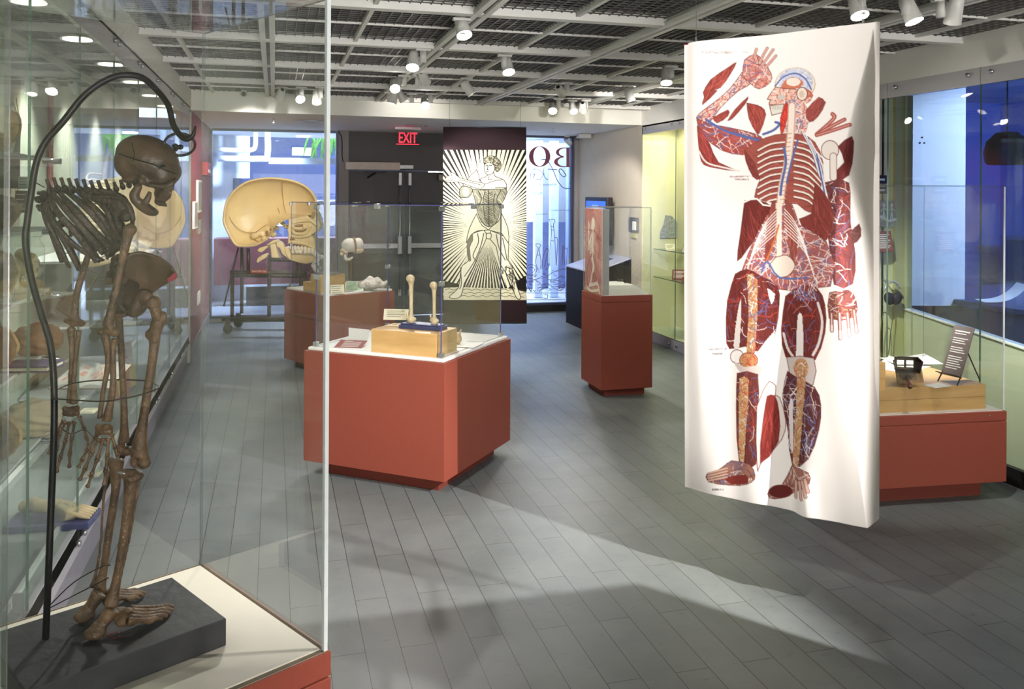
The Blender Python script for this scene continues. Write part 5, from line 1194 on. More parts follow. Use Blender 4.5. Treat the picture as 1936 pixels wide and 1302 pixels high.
# ------------------------------------------------------------------ giant half skull model on a pipe cart
DG = 10.35
def G(x, y, dz=0.): return Pd(410+x/6.509, 320+y/6.509, DG+dz)      # from the enlarged view of the photograph
gs = thing('skull_model', 'giant cream half skull model cut open sideways, on a pipe cart by the front window', 'skull model', (0, 0, 0))
OUT = [(75, 560), (95, 430), (150, 320), (250, 215), (380, 140), (560, 102), (720, 98), (900, 122), (1050, 172), (1160, 252), (1225, 350), (1250, 460), (1238, 560), (1120, 565), (960, 602), (880, 615), (790, 655), (700, 720), (640, 850), (500, 935), (420, 955), (330, 958), (225, 942), (160, 850), (95, 720), (68, 630)]
def dens(P, k=4):
    q, _ = crom([Vector((x, y, 0)) for x, y in P+[P[0]]], [1]*(len(P)+1), k); return [(p.x, p.y) for p in q[:-1]]
OC = dens(OUT); n = len(OC); cxy = (620, 520)
def ringpts(s, dz): return [G(cxy[0]+(x-cxy[0])*s, cxy[1]+(y-cxy[1])*s, dz) for x, y in OC]
mb = MB(); rings = [ringpts(.945, 0)] + [ringpts(.945*s, .30*math.sqrt(max(0, 1-s*s))) for s in (.99, .95, .86, .7, .5, .25, .04)]
vs = [p for r in rings for p in r]; fs = [(i*n+k, i*n+(k+1) % n, (i+1)*n+(k+1) % n, (i+1)*n+k) for i in range(len(rings)-1) for k in range(n)] + [tuple((len(rings)-1)*n+k for k in range(n))]
mb.add(vs, fs); mb.build('cranial_hollow', m_skullmodel, gs, smooth=True)
mb = MB(); rings = [ringpts(.945, 0), ringpts(.955, -.012), ringpts(.99, -.012), ringpts(1.0, 0.0)] + [ringpts(s, .36*math.sqrt(max(0, 1-s*s))) for s in (.985, .93, .82, .62, .4, .15)]
vs = [p for r in rings for p in r]; fs = [(i*n+k, i*n+(k+1) % n, (i+1)*n+(k+1) % n, (i+1)*n+k) for i in range(len(rings)-1) for k in range(n)] + [tuple((len(rings)-1)*n+k for k in range(n))]
mb.add(vs, fs); mb.build('outer_skull_shell', m_skullmodel, gs, smooth=True)
m_sut = M('suture_line_brown', (168, 130, 78), .6)
def inner(x, y):
    r = math.hypot((x-620)/540, (y-520)/400); return G(x, y, .30*math.sqrt(max(.02, 1-min(.98, r)**2))-.012)
mb = MB()
for P in ([(800, 150), (805, 260), (820, 400), (835, 480), (870, 590)], [(140, 520), (170, 620), (260, 730), (380, 780), (480, 770)], [(480, 770), (600, 690), (740, 640), (790, 630)], [(420, 790), (480, 870), (520, 890)], [(750, 470), (780, 560), (830, 600)]):
    mb.tube([inner(*p) for p in P], .004, 6, smooth=4)
mb.build('suture_lines', m_sut, gs, smooth=True)
mb = MB()
for x, y, r in ((640, 760, 70), (700, 800, 55), (560, 790, 60), (740, 720, 45), (600, 850, 50), (820, 660, 40), (860, 700, 42), (470, 820, 55)): mb.ell(inner(x, y)-_fw*.03, (r/6.509*DG/FPX*.9, .05, r/6.509*DG/FPX*.7), BAS)
o = mb.build('inner_ear_bone', m_skullmodel, gs); remesh(o, .012, 3)
mb = MB()
for x, y in ((650, 800), (640, 770), (690, 740)): mb.ell(inner(x, y)-_fw*.085, (.02, .012, .02), BAS)
mb.build('ear_openings', M('ochre_recess', (150, 112, 50), .6), gs, smooth=True)
def plate(P, d0, d1, name, mat=m_skullmodel, bev=.012, parent=gs):
    mb = MB(); mb.prism([G(x, y, d0) for x, y in P], _fw*(d1-d0)); return mb.build(name, mat, parent, bevel=bev, seg=3, smooth=False)
plate([(880, 612), (960, 602), (1110, 560), (1150, 600), (1165, 530), (1205, 505), (1238, 560), (1240, 610), (1270, 690), (1235, 760), (1160, 810), (1200, 850), (1215, 960), (1210, 1000), (1060, 950), (900, 905), (870, 880), (880, 800), (865, 740), (880, 690)], -.0, .22, 'face_section')
plate([(1160, 590), (1165, 545), (1192, 515), (1210, 530), (1200, 590), (1175, 615)], -.016, 0, 'frontal_sinus', M('sinus_brown', (160, 124, 72), .6), .004)
mb = MB()
for P, r in (([(930, 660), (1000, 640), (1120, 632), (1170, 640), (1235, 700)], .02), ([(930, 690), (960, 725), (1040, 730), (1075, 710)], .022), ([(930, 740), (960, 790), (1060, 800), (1110, 770), (1150, 690)], .024), ([(910, 820), (1000, 835), (1120, 820), (1160, 805)], .018), ([(1150, 680), (1140, 760)], .012), ([(880, 900), (1000, 905), (1120, 930), (1205, 990)], .02)):
    mb.tube([G(x, y, -.004) for x, y in P], r, 10, smooth=5)
mb.build('nasal_ridges', m_skullmodel, gs, smooth=True)
mb = MB()
for P, r in (([(940, 700), (1000, 690), (1060, 690)], .014), ([(960, 750), (1040, 760), (1110, 730)], .012), ([(900, 860), (960, 855)], .012)): mb.tube([G(x, y, -.006) for x, y in P], r, 8, smooth=4)
mb.build('nasal_recesses', bpy.data.materials['sinus_brown'], gs, smooth=True)
plate([(770, 880), (730, 900), (735, 960), (770, 965), (800, 1040), (880, 1105), (900, 1080), (845, 1000), (822, 945), (800, 905)], .02, .10, 'jaw_ramus')
plate([(850, 950), (900, 985), (960, 1010), (1080, 1030), (1205, 1015), (1248, 1060), (1235, 1130), (1100, 1165), (1000, 1150), (890, 1115), (840, 1030), (830, 960)], .0, .16, 'lower_jaw')
for nm, y0, xs in (('upper_tooth', 965, (915, 960, 1000, 1045, 1085, 1130, 1175)), ('lower_tooth', 1018, (935, 985, 1030, 1085, 1130, 1175, 1210))):
    for i, x in enumerate(xs):
        y = y0 + (i*5 if nm == 'upper_tooth' else 2*i-6)
        mb = MB(); mb.ell(G(x, y, -.01), (.024, .03, .034), BAS, 12, 8); mb.build(nm, M('model_tooth', (244, 232, 200), .25) if 'model_tooth' not in bpy.data.materials else bpy.data.materials['model_tooth'], gs, smooth=True)
plate([(645, 905), (690, 885), (715, 905), (735, 990), (765, 1095), (670, 1088), (660, 990)], .05, .18, 'neck_vertebra')
plate([(495, 990), (530, 962), (600, 945), (645, 925), (640, 950), (600, 985), (545, 1025), (500, 1015)], .08, .16, 'neck_process')
plate([(487, 1125), (500, 1090), (560, 1050), (610, 1030), (628, 1065), (575, 1110), (525, 1130), (515, 1150), (490, 1148)], .08, .16, 'neck_process')
plate([(600, 935), (690, 870), (740, 860), (760, 890), (650, 930)], .03, .12, 'skull_base')
# cart of rusty pipes
def K(x, y, dz=0.): return Pd(400+x/6.51, 440+y/6.51, DG+dz)
zf0 = .10
ct = thing('pipe_cart', 'dark rusty pipe cart on casters carrying the giant skull model', 'cart', (K(560, 1100).x, K(560, 1100).y, 0))
ic = ct.matrix_basis.inverted()
def pipe(a, b, r, nm): return MB().cyl(ic @ a, ic @ b, r, 12).build(nm, m_pipe, ct, smooth=True)
zb_ = K(250, 1060, -.15).z
for x, y0, dz in ((255, 480, -.12), (1150, 480, -.12), (375, 180, .32), (455, 190, .1), (712, 270, .05), (1065, 180, .1), (1100, 400, .32)):
    p = K(x, y0, dz); q = Vector((p.x, p.y, zb_ if dz < .06 or x in (375, 1100) else K(0, 500, dz).z)); pipe(p, q, .022, 'upright_pipe')
for x0, x1, y, dz in ((235, 1160, 485, -.12), (300, 1160, 525, .1), (235, 1160, 520, .32), (130, 1160, 1060, -.12), (300, 1160, 1040, .32), (712, 1065, 330, .05)):
    a, b = K(x0, y, dz), K(x1, y, dz); b.z = a.z; pipe(a, b, .024 if y < 1000 else .03, 'cross_pipe')
for x in (250, 1150):
    for y in (500, 1055): pipe(K(x, y, -.12), K(x+30, y-3, .32), .022, 'side_pipe')
pipe(K(330, 180, .3), K(150, 900, .5), .012, 'diagonal_stay')
for x, dz in ((200, -.12), (1110, -.12), (330, .35), (1130, .35)):
    p = ic @ K(x, 1100, dz); zz = .055-ct.location.z
    w_ = MB().tube([(p.x, p.y-.02, zz), (p.x, p.y+.02, zz)], .055, 16).build('caster_wheel', m_rubber, ct, smooth=True)
    MB().box(p.x-.03, p.x+.03, p.y-.035, p.y+.035, .06, zb_).build('caster_fork', m_pipe, ct)
a, b = K(480, 446, -.17), K(690, 500, -.17)
t = thing('notice_sign', 'small orange notice hanging on the pipe cart under the skull', 'sign', ((a.x+b.x)/2, (a.y+b.y)/2, b.z), -YAW)
wd = (b-a).xy.length
MB().box(-wd/2, wd/2, -.003, .003, 0, a.z-b.z).build('notice_board', M('burnt_orange_card', (150, 66, 38), .6), t)
text('Please Do Not Touch', .030, m_whitepaper, t, 'lettering', .0005, Matrix.Translation((0, -.0045, .018)) @ STAND, sx=.62)
# ------------------------------------------------------------------ printed banners
class Canvas:
    # a print laid out on the cloth's own (u, v) grid; W x H cells
    def __init__(s, W, H, bg, quad):
        s.W, s.H = W, H; s.a = np.empty((H, W, 3), np.float32); s.a[:] = bg
        A = []; B = []
        for (x, y), (u, v) in zip(quad, ((0, 0), (1, 0), (1, 1), (0, 1))):
            A += [[x, y, 1, 0, 0, 0, -u*x, -u*y], [0, 0, 0, x, y, 1, -v*x, -v*y]]; B += [u, v]
        s.h = np.append(np.linalg.solve(np.array(A, float), np.array(B, float)), 1).reshape(3, 3)
        s.clip = None
    def uv(s, P):
        P = np.array([(p[0], p[1], 1) for p in P], float) @ s.h.T
        return np.stack([P[:, 0]/P[:, 2]*(s.W-1), P[:, 1]/P[:, 2]*(s.H-1)], 1)
    def mask(s, P):
        q = s.uv(P); x0, y0 = np.floor(q.min(0)).astype(int); x1, y1 = np.ceil(q.max(0)).astype(int)
        x0 = max(0, x0); y0 = max(0, y0); x1 = min(s.W-1, x1); y1 = min(s.H-1, y1)
        m = np.zeros((s.H, s.W), bool)
        if x1 < x0 or y1 < y0: return m
        X, Y = np.meshgrid(np.arange(x0, x1+1), np.arange(y0, y1+1)); c = np.zeros(X.shape, bool)
        for (ax, ay), (bx, by) in zip(q, np.roll(q, -1, 0)):
            if ay == by: continue
            t = (ay > Y) != (by > Y); c ^= t & (X < (bx-ax)*(Y-ay)/(by-ay)+ax)
        m[y0:y1+1, x0:x1+1] = c; return m
    def poly(s, P, col, sm=0, edge=None, ew=1.2):
        if sm: P = dens([tuple(p) for p in P], sm)
        m = s.mask(P); s.a[m] = col
        if edge is not None: s.line(list(P)+[P[0]], ew, edge)
        return m
    def ell(s, c, rx, ry, col, n=36, **k): return s.poly([(c[0]+rx*math.cos(2*pi*i/n), c[1]+ry*math.sin(2*pi*i/n)) for i in range(n)], col, **k)
    def line(s, P, w, col, sm=0, al=1.0, taper=False):
        if sm and len(P) > 2:
            q, _ = crom([Vector((x, y, 0)) for x, y in P], [1]*len(P), sm); P = [(p.x, p.y) for p in q]
        q = s.uv(P); k = abs(s.uv([(P[0][0]+1, P[0][1])])[0, 0]-q[0, 0]); r0 = w*k/2; N = len(q)-1
        for i in range(N):
            r = r0*(1-.75*i/N) if taper else r0
            a, b = q[i], q[i+1]; x0, y0 = np.floor(np.minimum(a, b)-r-1).astype(int); x1, y1 = np.ceil(np.maximum(a, b)+r+1).astype(int)
            x0 = max(0, x0); y0 = max(0, y0); x1 = min(s.W-1, x1); y1 = min(s.H-1, y1)
            if x1 < x0 or y1 < y0: continue
            X, Y = np.meshgrid(np.arange(x0, x1+1), np.arange(y0, y1+1)); d = b-a; L = max(1e-9, d @ d)
            t = np.clip(((X-a[0])*d[0]+(Y-a[1])*d[1])/L, 0, 1); D = np.hypot(X-a[0]-t*d[0], Y-a[1]-t*d[1])
            f = np.clip(r+.5-D, 0, 1)*al
            if s.clip is not None: f = f*s.clip[y0:y1+1, x0:x1+1]
            v = s.a[y0:y1+1, x0:x1+1]; v += (np.array(col, np.float32)-v)*f[..., None]
    def veins(s, m, n, cols, L, w, seed, dirn=None, wob=.5):
        rng = random.Random(seed); ys, xs = np.nonzero(m)
        if len(xs) == 0: return
        s.clip = m.astype(np.float32); hi = np.linalg.inv(s.h)
        for k in range(n):
            i = rng.randrange(len(xs)); p = hi @ np.array([xs[i]/(s.W-1), ys[i]/(s.H-1), 1]); x, y = p[0]/p[2], p[1]/p[2]
            a = (dirn if dirn is not None else rng.uniform(0, 2*pi)) + rng.uniform(-.4, .4); P = [(x, y)]
            for j in range(5): a += rng.uniform(-wob, wob); x += math.cos(a)*L/5; y += math.sin(a)*L/5; P.append((x, y))
            s.line(P, w*rng.uniform(.6, 1.2), cols[rng.randrange(len(cols))], al=.9)
        s.clip = None
def cloth(name, cv, P, mat, parent=None, thick=.002):
    # the cloth as one sheet of thickness; print stored per vertex
    H, W = cv.H, cv.W; u = np.linspace(0, 1, W); v = np.linspace(0, 1, H); U, Vv = np.meshgrid(u, v)
    X = P(U, Vv).reshape(-1, 3); N = W*H
    idx = np.arange(N).reshape(H, W); F = np.stack([idx[:-1, :-1], idx[1:, :-1], idx[1:, 1:], idx[:-1, 1:]], -1).reshape(-1, 4)
    me = bpy.data.meshes.new(name); me.vertices.add(N); me.vertices.foreach_set('co', X.astype(np.float32).ravel())
    me.loops.add(len(F)*4); me.loops.foreach_set('vertex_index', F.astype(np.int32).ravel())
    me.polygons.add(len(F)); me.polygons.foreach_set('loop_start', np.arange(0, len(F)*4, 4, dtype=np.int32)); me.polygons.foreach_set('use_smooth', np.ones(len(F), bool))
    me.update(calc_edges=True); me.validate()
    c = np.clip(cv.a.reshape(-1, 3)/255, 0, 1); c = np.where(c <= .04045, c/12.92, ((c+.055)/1.055)**2.4)
    at = me.color_attributes.new('print', 'FLOAT_COLOR', 'POINT'); at.data.foreach_set('color', np.concatenate([c, np.ones((N, 1))], 1).astype(np.float32).ravel())
    me.materials.append(mat); o = bpy.data.objects.new(name, me); C.objects.link(o)
    if parent is not None: o.parent = parent
    if thick: sd = o.modifiers.new('cloth_thickness', 'SOLIDIFY'); sd.thickness = thick; sd.offset = 0
    return o
# ---- colour print of a standing flayed figure
Q1 = [(1290, 82), (1665, 42), (1662, 1003), (1291, 923)]
cv = Canvas(330, 800, (247, 240, 236), Q1)
def a(*P): return [(1280+x/2.605, 40+y/2.605) for x, y in P]
def b(*P): return [(1280+x/2.553, 500+y/2.553) for x, y in P]
RED, DRK, BON, BLU, TAN, PNK, WHT, VRED = (158, 70, 62), (112, 44, 40), (234, 222, 214), (92, 104, 160), (188, 144, 102), (214, 160, 150), (244, 236, 230), (190, 70, 54)
OL = (110, 60, 56)
def mus(P, col, seed, n=14, dirn=None, sm=2):
    m = cv.poly(P, col, sm, edge=OL, ew=1.0); d = tuple(c*.78 for c in col); l = tuple(min(255, c*1.2+12) for c in col)
    cv.veins(m, n*3, [d, l, tuple(c*.9 for c in col)], 34, 1.1, seed, dirn, .15); return m
def vn(m, n, seed, cols=(WHT, BLU, VRED), L=26, w=1.3): cv.veins(m, int(n*1.5), cols, L, w*.9, seed)
mus(a((135, 355), (170, 292), (255, 228), (290, 205), (262, 262), (215, 330), (160, 350), (200, 345), (132, 415), (140, 380)), RED, 1, 16, -.9)
mus(a((250, 492), (282, 440), (345, 375), (330, 412), (272, 482)), RED, 2, 8, -.9)
m = cv.poly(a((318, 252), (368, 300), (300, 345), (215, 430), (150, 520), (103, 492), (115, 460), (190, 400), (262, 332)), (226, 182, 170), 2, edge=OL); vn(m, 60, 3, (WHT, BLU, VRED, (160, 80, 72)))
mus(a((180, 480), (250, 440), (250, 470), (200, 505)), RED, 4, 6)
m = mus(a((330, 190), (380, 160), (422, 200), (458, 258), (455, 300), (400, 335), (360, 310), (320, 262)), (206, 140, 128), 5, 12); vn(m, 24, 6)
for P in (((390, 205), (378, 165), (386, 137)), ((402, 205), (420, 165), (438, 132)), ((415, 215), (446, 170), (467, 140)), ((430, 228), (460, 195), (481, 170))): cv.line(a(*P), 5.6, OL); cv.line(a(*P), 4.0, (240, 212, 202)); cv.line(a(*P), 1.2, VRED)
m = mus(a((105, 482), (160, 508), (260, 528), (380, 558), (420, 590), (402, 640), (320, 662), (220, 640), (135, 570), (110, 525)), (170, 84, 76), 7, 20, .2); vn(m, 50, 8)
mus(a((105, 520), (112, 610), (125, 692), (165, 722), (300, 742), (205, 700), (165, 610), (125, 540)), (150, 62, 58), 9, 16, 1.1)
cv.line(a((112, 640), (150, 700), (230, 725), (305, 742)), 3, BON, 4)
mus(a((340, 405), (375, 412), (410, 425), (432, 462), (402, 552), (385, 550), (350, 480)), RED, 10, 14, 1.4)
for P in (((420, 560), (470, 540), (500, 510), (480, 500)), ((300, 560), (360, 580), (420, 600)), ((150, 490), (230, 540), (320, 570), (400, 590))): cv.line(a(*P), 4.4, BLU, 4)
# head
cv.ell(a((580, 312))[0], 40, 32.5, (214, 196, 178)); cv.ell(a((580, 310))[0], 37.5, 30, (240, 228, 216)); m = cv.ell(a((582, 298))[0], 34, 25, (208, 210, 226)); vn(m, 70, 11, (WHT, (160, 166, 200), (178, 182, 210)), 10, 1)
cv.line(a((478, 320), (520, 275), (580, 258), (630, 285), (662, 340)), 2.6, (96, 108, 170), 5)
cv.poly(a((505, 330), (525, 295), (570, 275), (620, 300), (600, 330), (540, 340)), (206, 120, 92), 2); cv.ell(a((570, 300))[0], 14, 8, (244, 226, 214))
m = cv.poly(a((480, 325), (455, 358), (440, 386), (458, 390), (448, 412), (530, 412), (575, 385), (590, 340), (540, 335)), (230, 190, 174), 2, edge=OL); vn(m, 24, 12, (VRED, WHT, (200, 120, 104)), 14)
cv.ell(a((508, 375))[0], 7, 4.6, (200, 196, 190)); cv.poly(a((450, 418), (522, 410), (516, 452), (462, 466)), (226, 220, 206), 0, edge=OL)
for k in range(8): cv.line(a((456+8*k, 420), (457+8*k, 436)), .8, (160, 150, 140))
m = cv.poly(a((575, 350), (640, 335), (672, 370), (640, 410), (590, 390)), (206, 130, 110), 2); vn(m, 20, 13, (VRED, WHT, BON), 14); cv.ell(a((614, 360))[0], 10.5, 12.5, (240, 222, 208), edge=OL); cv.ell(a((612, 362))[0], 5, 7, (220, 196, 180))
m = cv.poly(a((530, 390), (600, 388), (642, 430), (645, 520), (610, 570), (520, 570), (505, 500)), (224, 176, 164), 2); vn(m, 60, 14, (WHT, VRED, WHT, BLU), 22)
mus(a((532, 400), (505, 478), (508, 562), (528, 520), (548, 430)), (196, 60, 48), 15, 6)
mus(a((700, 378), (735, 405), (695, 475), (652, 500), (635, 442)), (158, 76, 70), 16, 12, -.9)
for P in (((690, 560), (740, 520), (780, 480), (770, 462)), ((690, 562), (780, 515), (830, 490)), ((690, 566), (780, 540), (855, 515))): cv.line(a(*P), 7.5, (172, 88, 80), 3); cv.line(a(*P), 2, PNK, 3)
# rib cage
RC = a((400, 592), (480, 562), (600, 560), (680, 600), (722, 700), (712, 820), (660, 950), (590, 905), (480, 900), (378, 872), (402, 790), (375, 700), (330, 640))
m = mus(RC, (160, 82, 72), 17, 30, 0.1); cv.clip = m.astype(np.float32)
for k in range(10):
    y = 602+31*k; cv.line(a((525, y), (455, y+10), (395, y+42)), 4.2, (110, 56, 50), 3); cv.line(a((525, y-3), (455, y+7), (395, y+38)), 3, (238, 226, 216), 3)
    cv.line(a((575, y-8), (650, y+14), (715, y+78)), 4.4, (110, 56, 50), 3); cv.line(a((575, y-11), (650, y+10), (715, y+74)), 3.2, (238, 226, 216), 3)
cv.clip = None
mus(a((330, 640), (375, 700), (402, 780), (370, 770), (335, 690)), (134, 60, 54), 18, 6)
cv.line(a((562, 420), (556, 560), (540, 700), (512, 830), (502, 960), (500, 1120)), 15, (206, 168, 152), 6); cv.line(a((562, 420), (556, 560), (540, 700), (512, 830), (502, 960), (500, 1120)), 11, (240, 224, 212), 6)
for k in range(26): t_ = k/25; cv.line(a((545-45*t_-14, 560+540*t_), (545-45*t_+14, 556+540*t_)), 1.4, (196, 140, 112))
cv.line(a((522, 625), (532, 700), (512, 800), (505, 860)), 4.6, BLU, 4); cv.line(a((592, 590), (560, 700), (536, 800)), 3.6, BLU, 4)
for k in range(9):
    x = 590+10*k; cv.line(a((610+6*k, 545+6*k), (660+8*k, 640+10*k), (700+5*k, 760+8*k)), 1.6, WHT if k % 3 else BLU, 4)
# shoulder and hanging arm
mus(a((800, 622), (865, 570), (872, 640), (850, 760), (780, 800), (770, 760), (830, 700)), (118, 52, 50), 19, 12, 1.5)
cv.ell(a((758, 640))[0], 17, 18, BON, edge=OL); cv.line(a((775, 670), (776, 775)), 14, OL); cv.line(a((775, 670), (776, 775)), 12, (236, 224, 216))
m = mus(a((735, 800), (790, 790), (850, 800), (856, 900), (858, 1000), (880, 1150), (868, 1300), (780, 1300), (755, 1100), (730, 920)), (112, 58, 58), 20, 20, 1.5); vn(m, 70, 21, (WHT, BLU, VRED, (80, 44, 44)))
mus(a((855, 1045), (898, 1000), (906, 1062), (868, 1102)), (106, 66, 64), 22, 6)
cv.line(a((700, 700), (740, 860), (770, 1000)), 4, WHT, 4); cv.line(a((690, 660), (720, 800), (755, 960)), 3, BLU, 4)
# loin and hips
mus(a((330, 890), (385, 885), (470, 922), (440, 1000), (350, 1122), (295, 1186), (310, 1050)), DRK, 23, 22, 1.2)
cv.line(a((320, 900), (360, 882), (390, 880), (420, 910), (470, 918)), 3, WHT); cv.line(a((640, 955), (690, 945), (700, 915), (770, 925)), 3, WHT)
mus(a((680, 800), (728, 850), (780, 960), (742, 1082), (660, 1082), (600, 980), (662, 955)), (130, 58, 52), 24, 20, 1.3)
m = mus(a((440, 960), (560, 900), (600, 1010), (740, 1090), (762, 1310), (345, 1310), (348, 1150)), (164, 96, 92), 25, 10); vn(m, 190, 26, (WHT, WHT, VRED, BLU, BON), 32)
mus(a((462, 900), (480, 905), (470, 1100), (430, 1190), (440, 1010)), (146, 70, 62), 27, 8, 1.5); mus(a((530, 890), (560, 920), (590, 1060), (575, 1200), (545, 1100)), (150, 76, 66), 28, 10, 1.5)
for k in range(16):
    s_ = -1 if k % 2 else 1; cv.line(a((505+s_*20, 930+8*k), (505+s_*(70+4*k), 990+11*k), (505+s_*(120+4*k), 1090+13*k)), 1.5, WHT, 4)
cv.line(a((500, 905), (498, 1060), (500, 1180)), 10, (238, 220, 206), 3); cv.line(a((496, 1010), (470, 1100), (430, 1200)), 3, (204, 110, 60), 3)
cv.poly(a((480, 1170), (540, 1160), (580, 1210), (540, 1262), (480, 1262), (450, 1215)), (232, 214, 200), 3, edge=OL); cv.line(a((415, 1240), (440, 1190), (500, 1270), (640, 1270)), 3.4, BLU, 3)
# thighs
m = mus(b((278, 52), (335, 28), (400, 60), (480, 112), (488, 200), (470, 330), (420, 432), (330, 400), (250, 412), (234, 340), (240, 180)), (108, 44, 40), 30, 40, 1.5); vn(m, 60, 31, (WHT, VRED, BLU, (84, 34, 32)), 24)
cv.poly(b((290, 240), (308, 170), (300, 400), (270, 400)), (226, 214, 208), 2); cv.poly(b((430, 120), (468, 150), (450, 200)), BON, 2); cv.poly(b((470, 320), (440, 430), (385, 430)), (214, 204, 202), 2)
m = cv.poly(b((335, 60), (385, 80), (375, 430), (335, 430), (345, 250)), TAN, 2); vn(m, 60, 32, (VRED, (150, 100, 60), WHT, BLU), 24)
m = mus(b((520, 160), (600, 108), (682, 122), (720, 200), (720, 332), (672, 462), (600, 470), (520, 452), (498, 320)), (106, 44, 40), 33, 40, 1.5); vn(m, 30, 34, (VRED, BLU, PNK), 24)
cv.poly(b((582, 252), (604, 248), (612, 452), (574, 452)), (236, 226, 222), 2); cv.line(b((684, 190), (706, 280), (690, 380), (660, 440)), 5, (220, 208, 206), 4); cv.line(b((510, 340), (530, 410), (560, 452)), 5, (220, 208, 206), 4)
cv.veins(cv.mask(b((560, 60), (680, 60), (680, 180), (560, 180))), 46, (VRED, WHT, BLU), 30, 1.3, 35, 1.2)
# knees
cv.ell(b((288, 450))[0], 13, 13, (238, 230, 226), edge=OL); m = cv.ell(b((344, 468))[0], 17, 15, (192, 140, 96), edge=OL); vn(m, 20, 36, (VRED, (150, 100, 60)), 10)
cv.poly(b((270, 470), (330, 500), (400, 490), (395, 545), (300, 520)), (206, 188, 182), 2)
m = cv.poly(b((525, 455), (665, 455), (662, 580), (600, 600), (555, 580)), (200, 186, 182), 2, edge=OL); m = cv.ell(b((600, 505))[0], 15, 19, (196, 148, 108)); vn(m, 26, 37, (VRED, (150, 100, 60), BON), 10)
# lower legs
m = mus(b((288, 530), (388, 535), (386, 740), (380, 965), (300, 962), (284, 700)), (106, 52, 46), 38, 20, 1.5); vn(m, 26, 39, (WHT, BLU, VRED), 30)
m = cv.poly(b((300, 556), (346, 560), (332, 800), (322, 962), (302, 962), (296, 760)), (196, 152, 106), 2); vn(m, 60, 40, ((150, 100, 66), VRED, BON), 12, 1)
cv.poly(b((440, 570), (470, 592), (468, 640), (490, 650), (520, 760), (500, 850), (402, 962), (386, 985), (384, 690)), (228, 216, 210), 2, edge=OL); mus(b((430, 642), (465, 640), (486, 720), (482, 860), (400, 962), (412, 760)), (132, 48, 42), 41, 24, 1.5)
m = mus(b((530, 520), (560, 540), (668, 592), (700, 680), (690, 800), (640, 935), (556, 975), (530, 800), (503, 640)), (92, 46, 46), 42, 30, 1.5); vn(m, 70, 43, (WHT, (150, 130, 140), BLU), 32)
cv.poly(b((535, 690), (556, 650), (560, 900), (545, 880)), (222, 212, 214), 2); m = cv.poly(b((580, 500), (625, 505), (612, 700), (590, 960), (556, 960), (575, 700)), (188, 146, 106), 2); vn(m, 50, 44, ((140, 94, 64), VRED, BON), 14, 1)
# feet and hand
m = cv.poly(b((262, 950), (350, 966), (376, 1020), (360, 1050), (300, 1068), (200, 1060), (145, 1042), (145, 1010), (200, 992), (240, 962)), (158, 108, 92), 2, edge=OL); vn(m, 40, 45, (BLU, BLU, WHT, (110, 60, 52)), 22); cv.poly(b((225, 1030), (330, 1015), (340, 1055), (260, 1062)), (126, 48, 42), 2)
for k in range(4): cv.line(b((240, 985+14*k), (150, 1008+12*k)), 3, (206, 168, 146)); cv.line(b((240, 992+14*k), (150, 1015+12*k)), .9, OL)
m = cv.poly(b((552, 975), (640, 1000), (646, 1050), (600, 1082), (500, 1132), (440, 1130), (440, 1090), (500, 1070)), (160, 108, 96), 2, edge=OL); vn(m, 30, 46, (WHT, BON, OL), 20); cv.ell(b((495, 1100))[0], 22, 12, (100, 38, 34), edge=OL)
for P in (((575, 1050), (572, 1122)), ((595, 1050), (606, 1126)), ((612, 1046), (630, 1112)), ((625, 1035), (641, 1088))): cv.line(b(*P), 7.6, OL); cv.line(b(*P), 6, (214, 176, 160))
m = cv.poly(b((742, 140), (830, 128), (866, 180), (860, 262), (740, 262)), (124, 70, 66), 2, edge=OL); vn(m, 40, 47, (TAN, BON, (84, 40, 38)), 16)
for P in (((752, 240), (754, 322)), ((790, 240), (794, 360)), ((826, 240), (836, 352)), ((856, 230), (868, 335))): cv.line(b(*P), 7.4, OL); cv.line(b(*P), 5.4, (150, 92, 86)); cv.line(b(P[0], tuple((np.array(P[0])*.3+np.array(P[1])*.7))), 1.6, BON); cv.line([tuple((np.array(b(P[0])[0])*.3+np.array(b(P[1])[0])*.7)), b(P[1])[0]], 4, (228, 214, 206))
for y, x0, x1 in ((152, 125, 350), (158, 125, 270)): cv.veins(cv.mask(a((x0, y-3), (x1, y-3), (x1, y+3), (x0, y+3))), 30, [(196, 180, 178)], 5, .8, y)
for y, x0, x1 in ((770, 258, 362), (784, 282, 352)): cv.veins(cv.mask(a((x0, y-5), (x1, y-5), (x1, y+4), (x0, y+4))), 40, [(180, 150, 148)], 5, .8, y)
for y, x0, x1 in ((414, 145, 238), (436, 165, 222), (1086, 168, 225)): cv.veins(cv.mask(b((x0, y-5), (x1, y-5), (x1, y+4), (x0, y+4))), 40, [(150, 140, 140)], 5, .8, y)
c0, c1, c2, c3_ = (np.array(Pd(x, y, d)) for (x, y), d in zip(Q1, (3.9, 3.41, 3.41, 3.9)))
nrm = np.cross(c1-c0, c3_-c0); nrm = nrm/np.linalg.norm(nrm)
if nrm @ np.array(EYE-Vector(c0)) < 0: nrm = -nrm
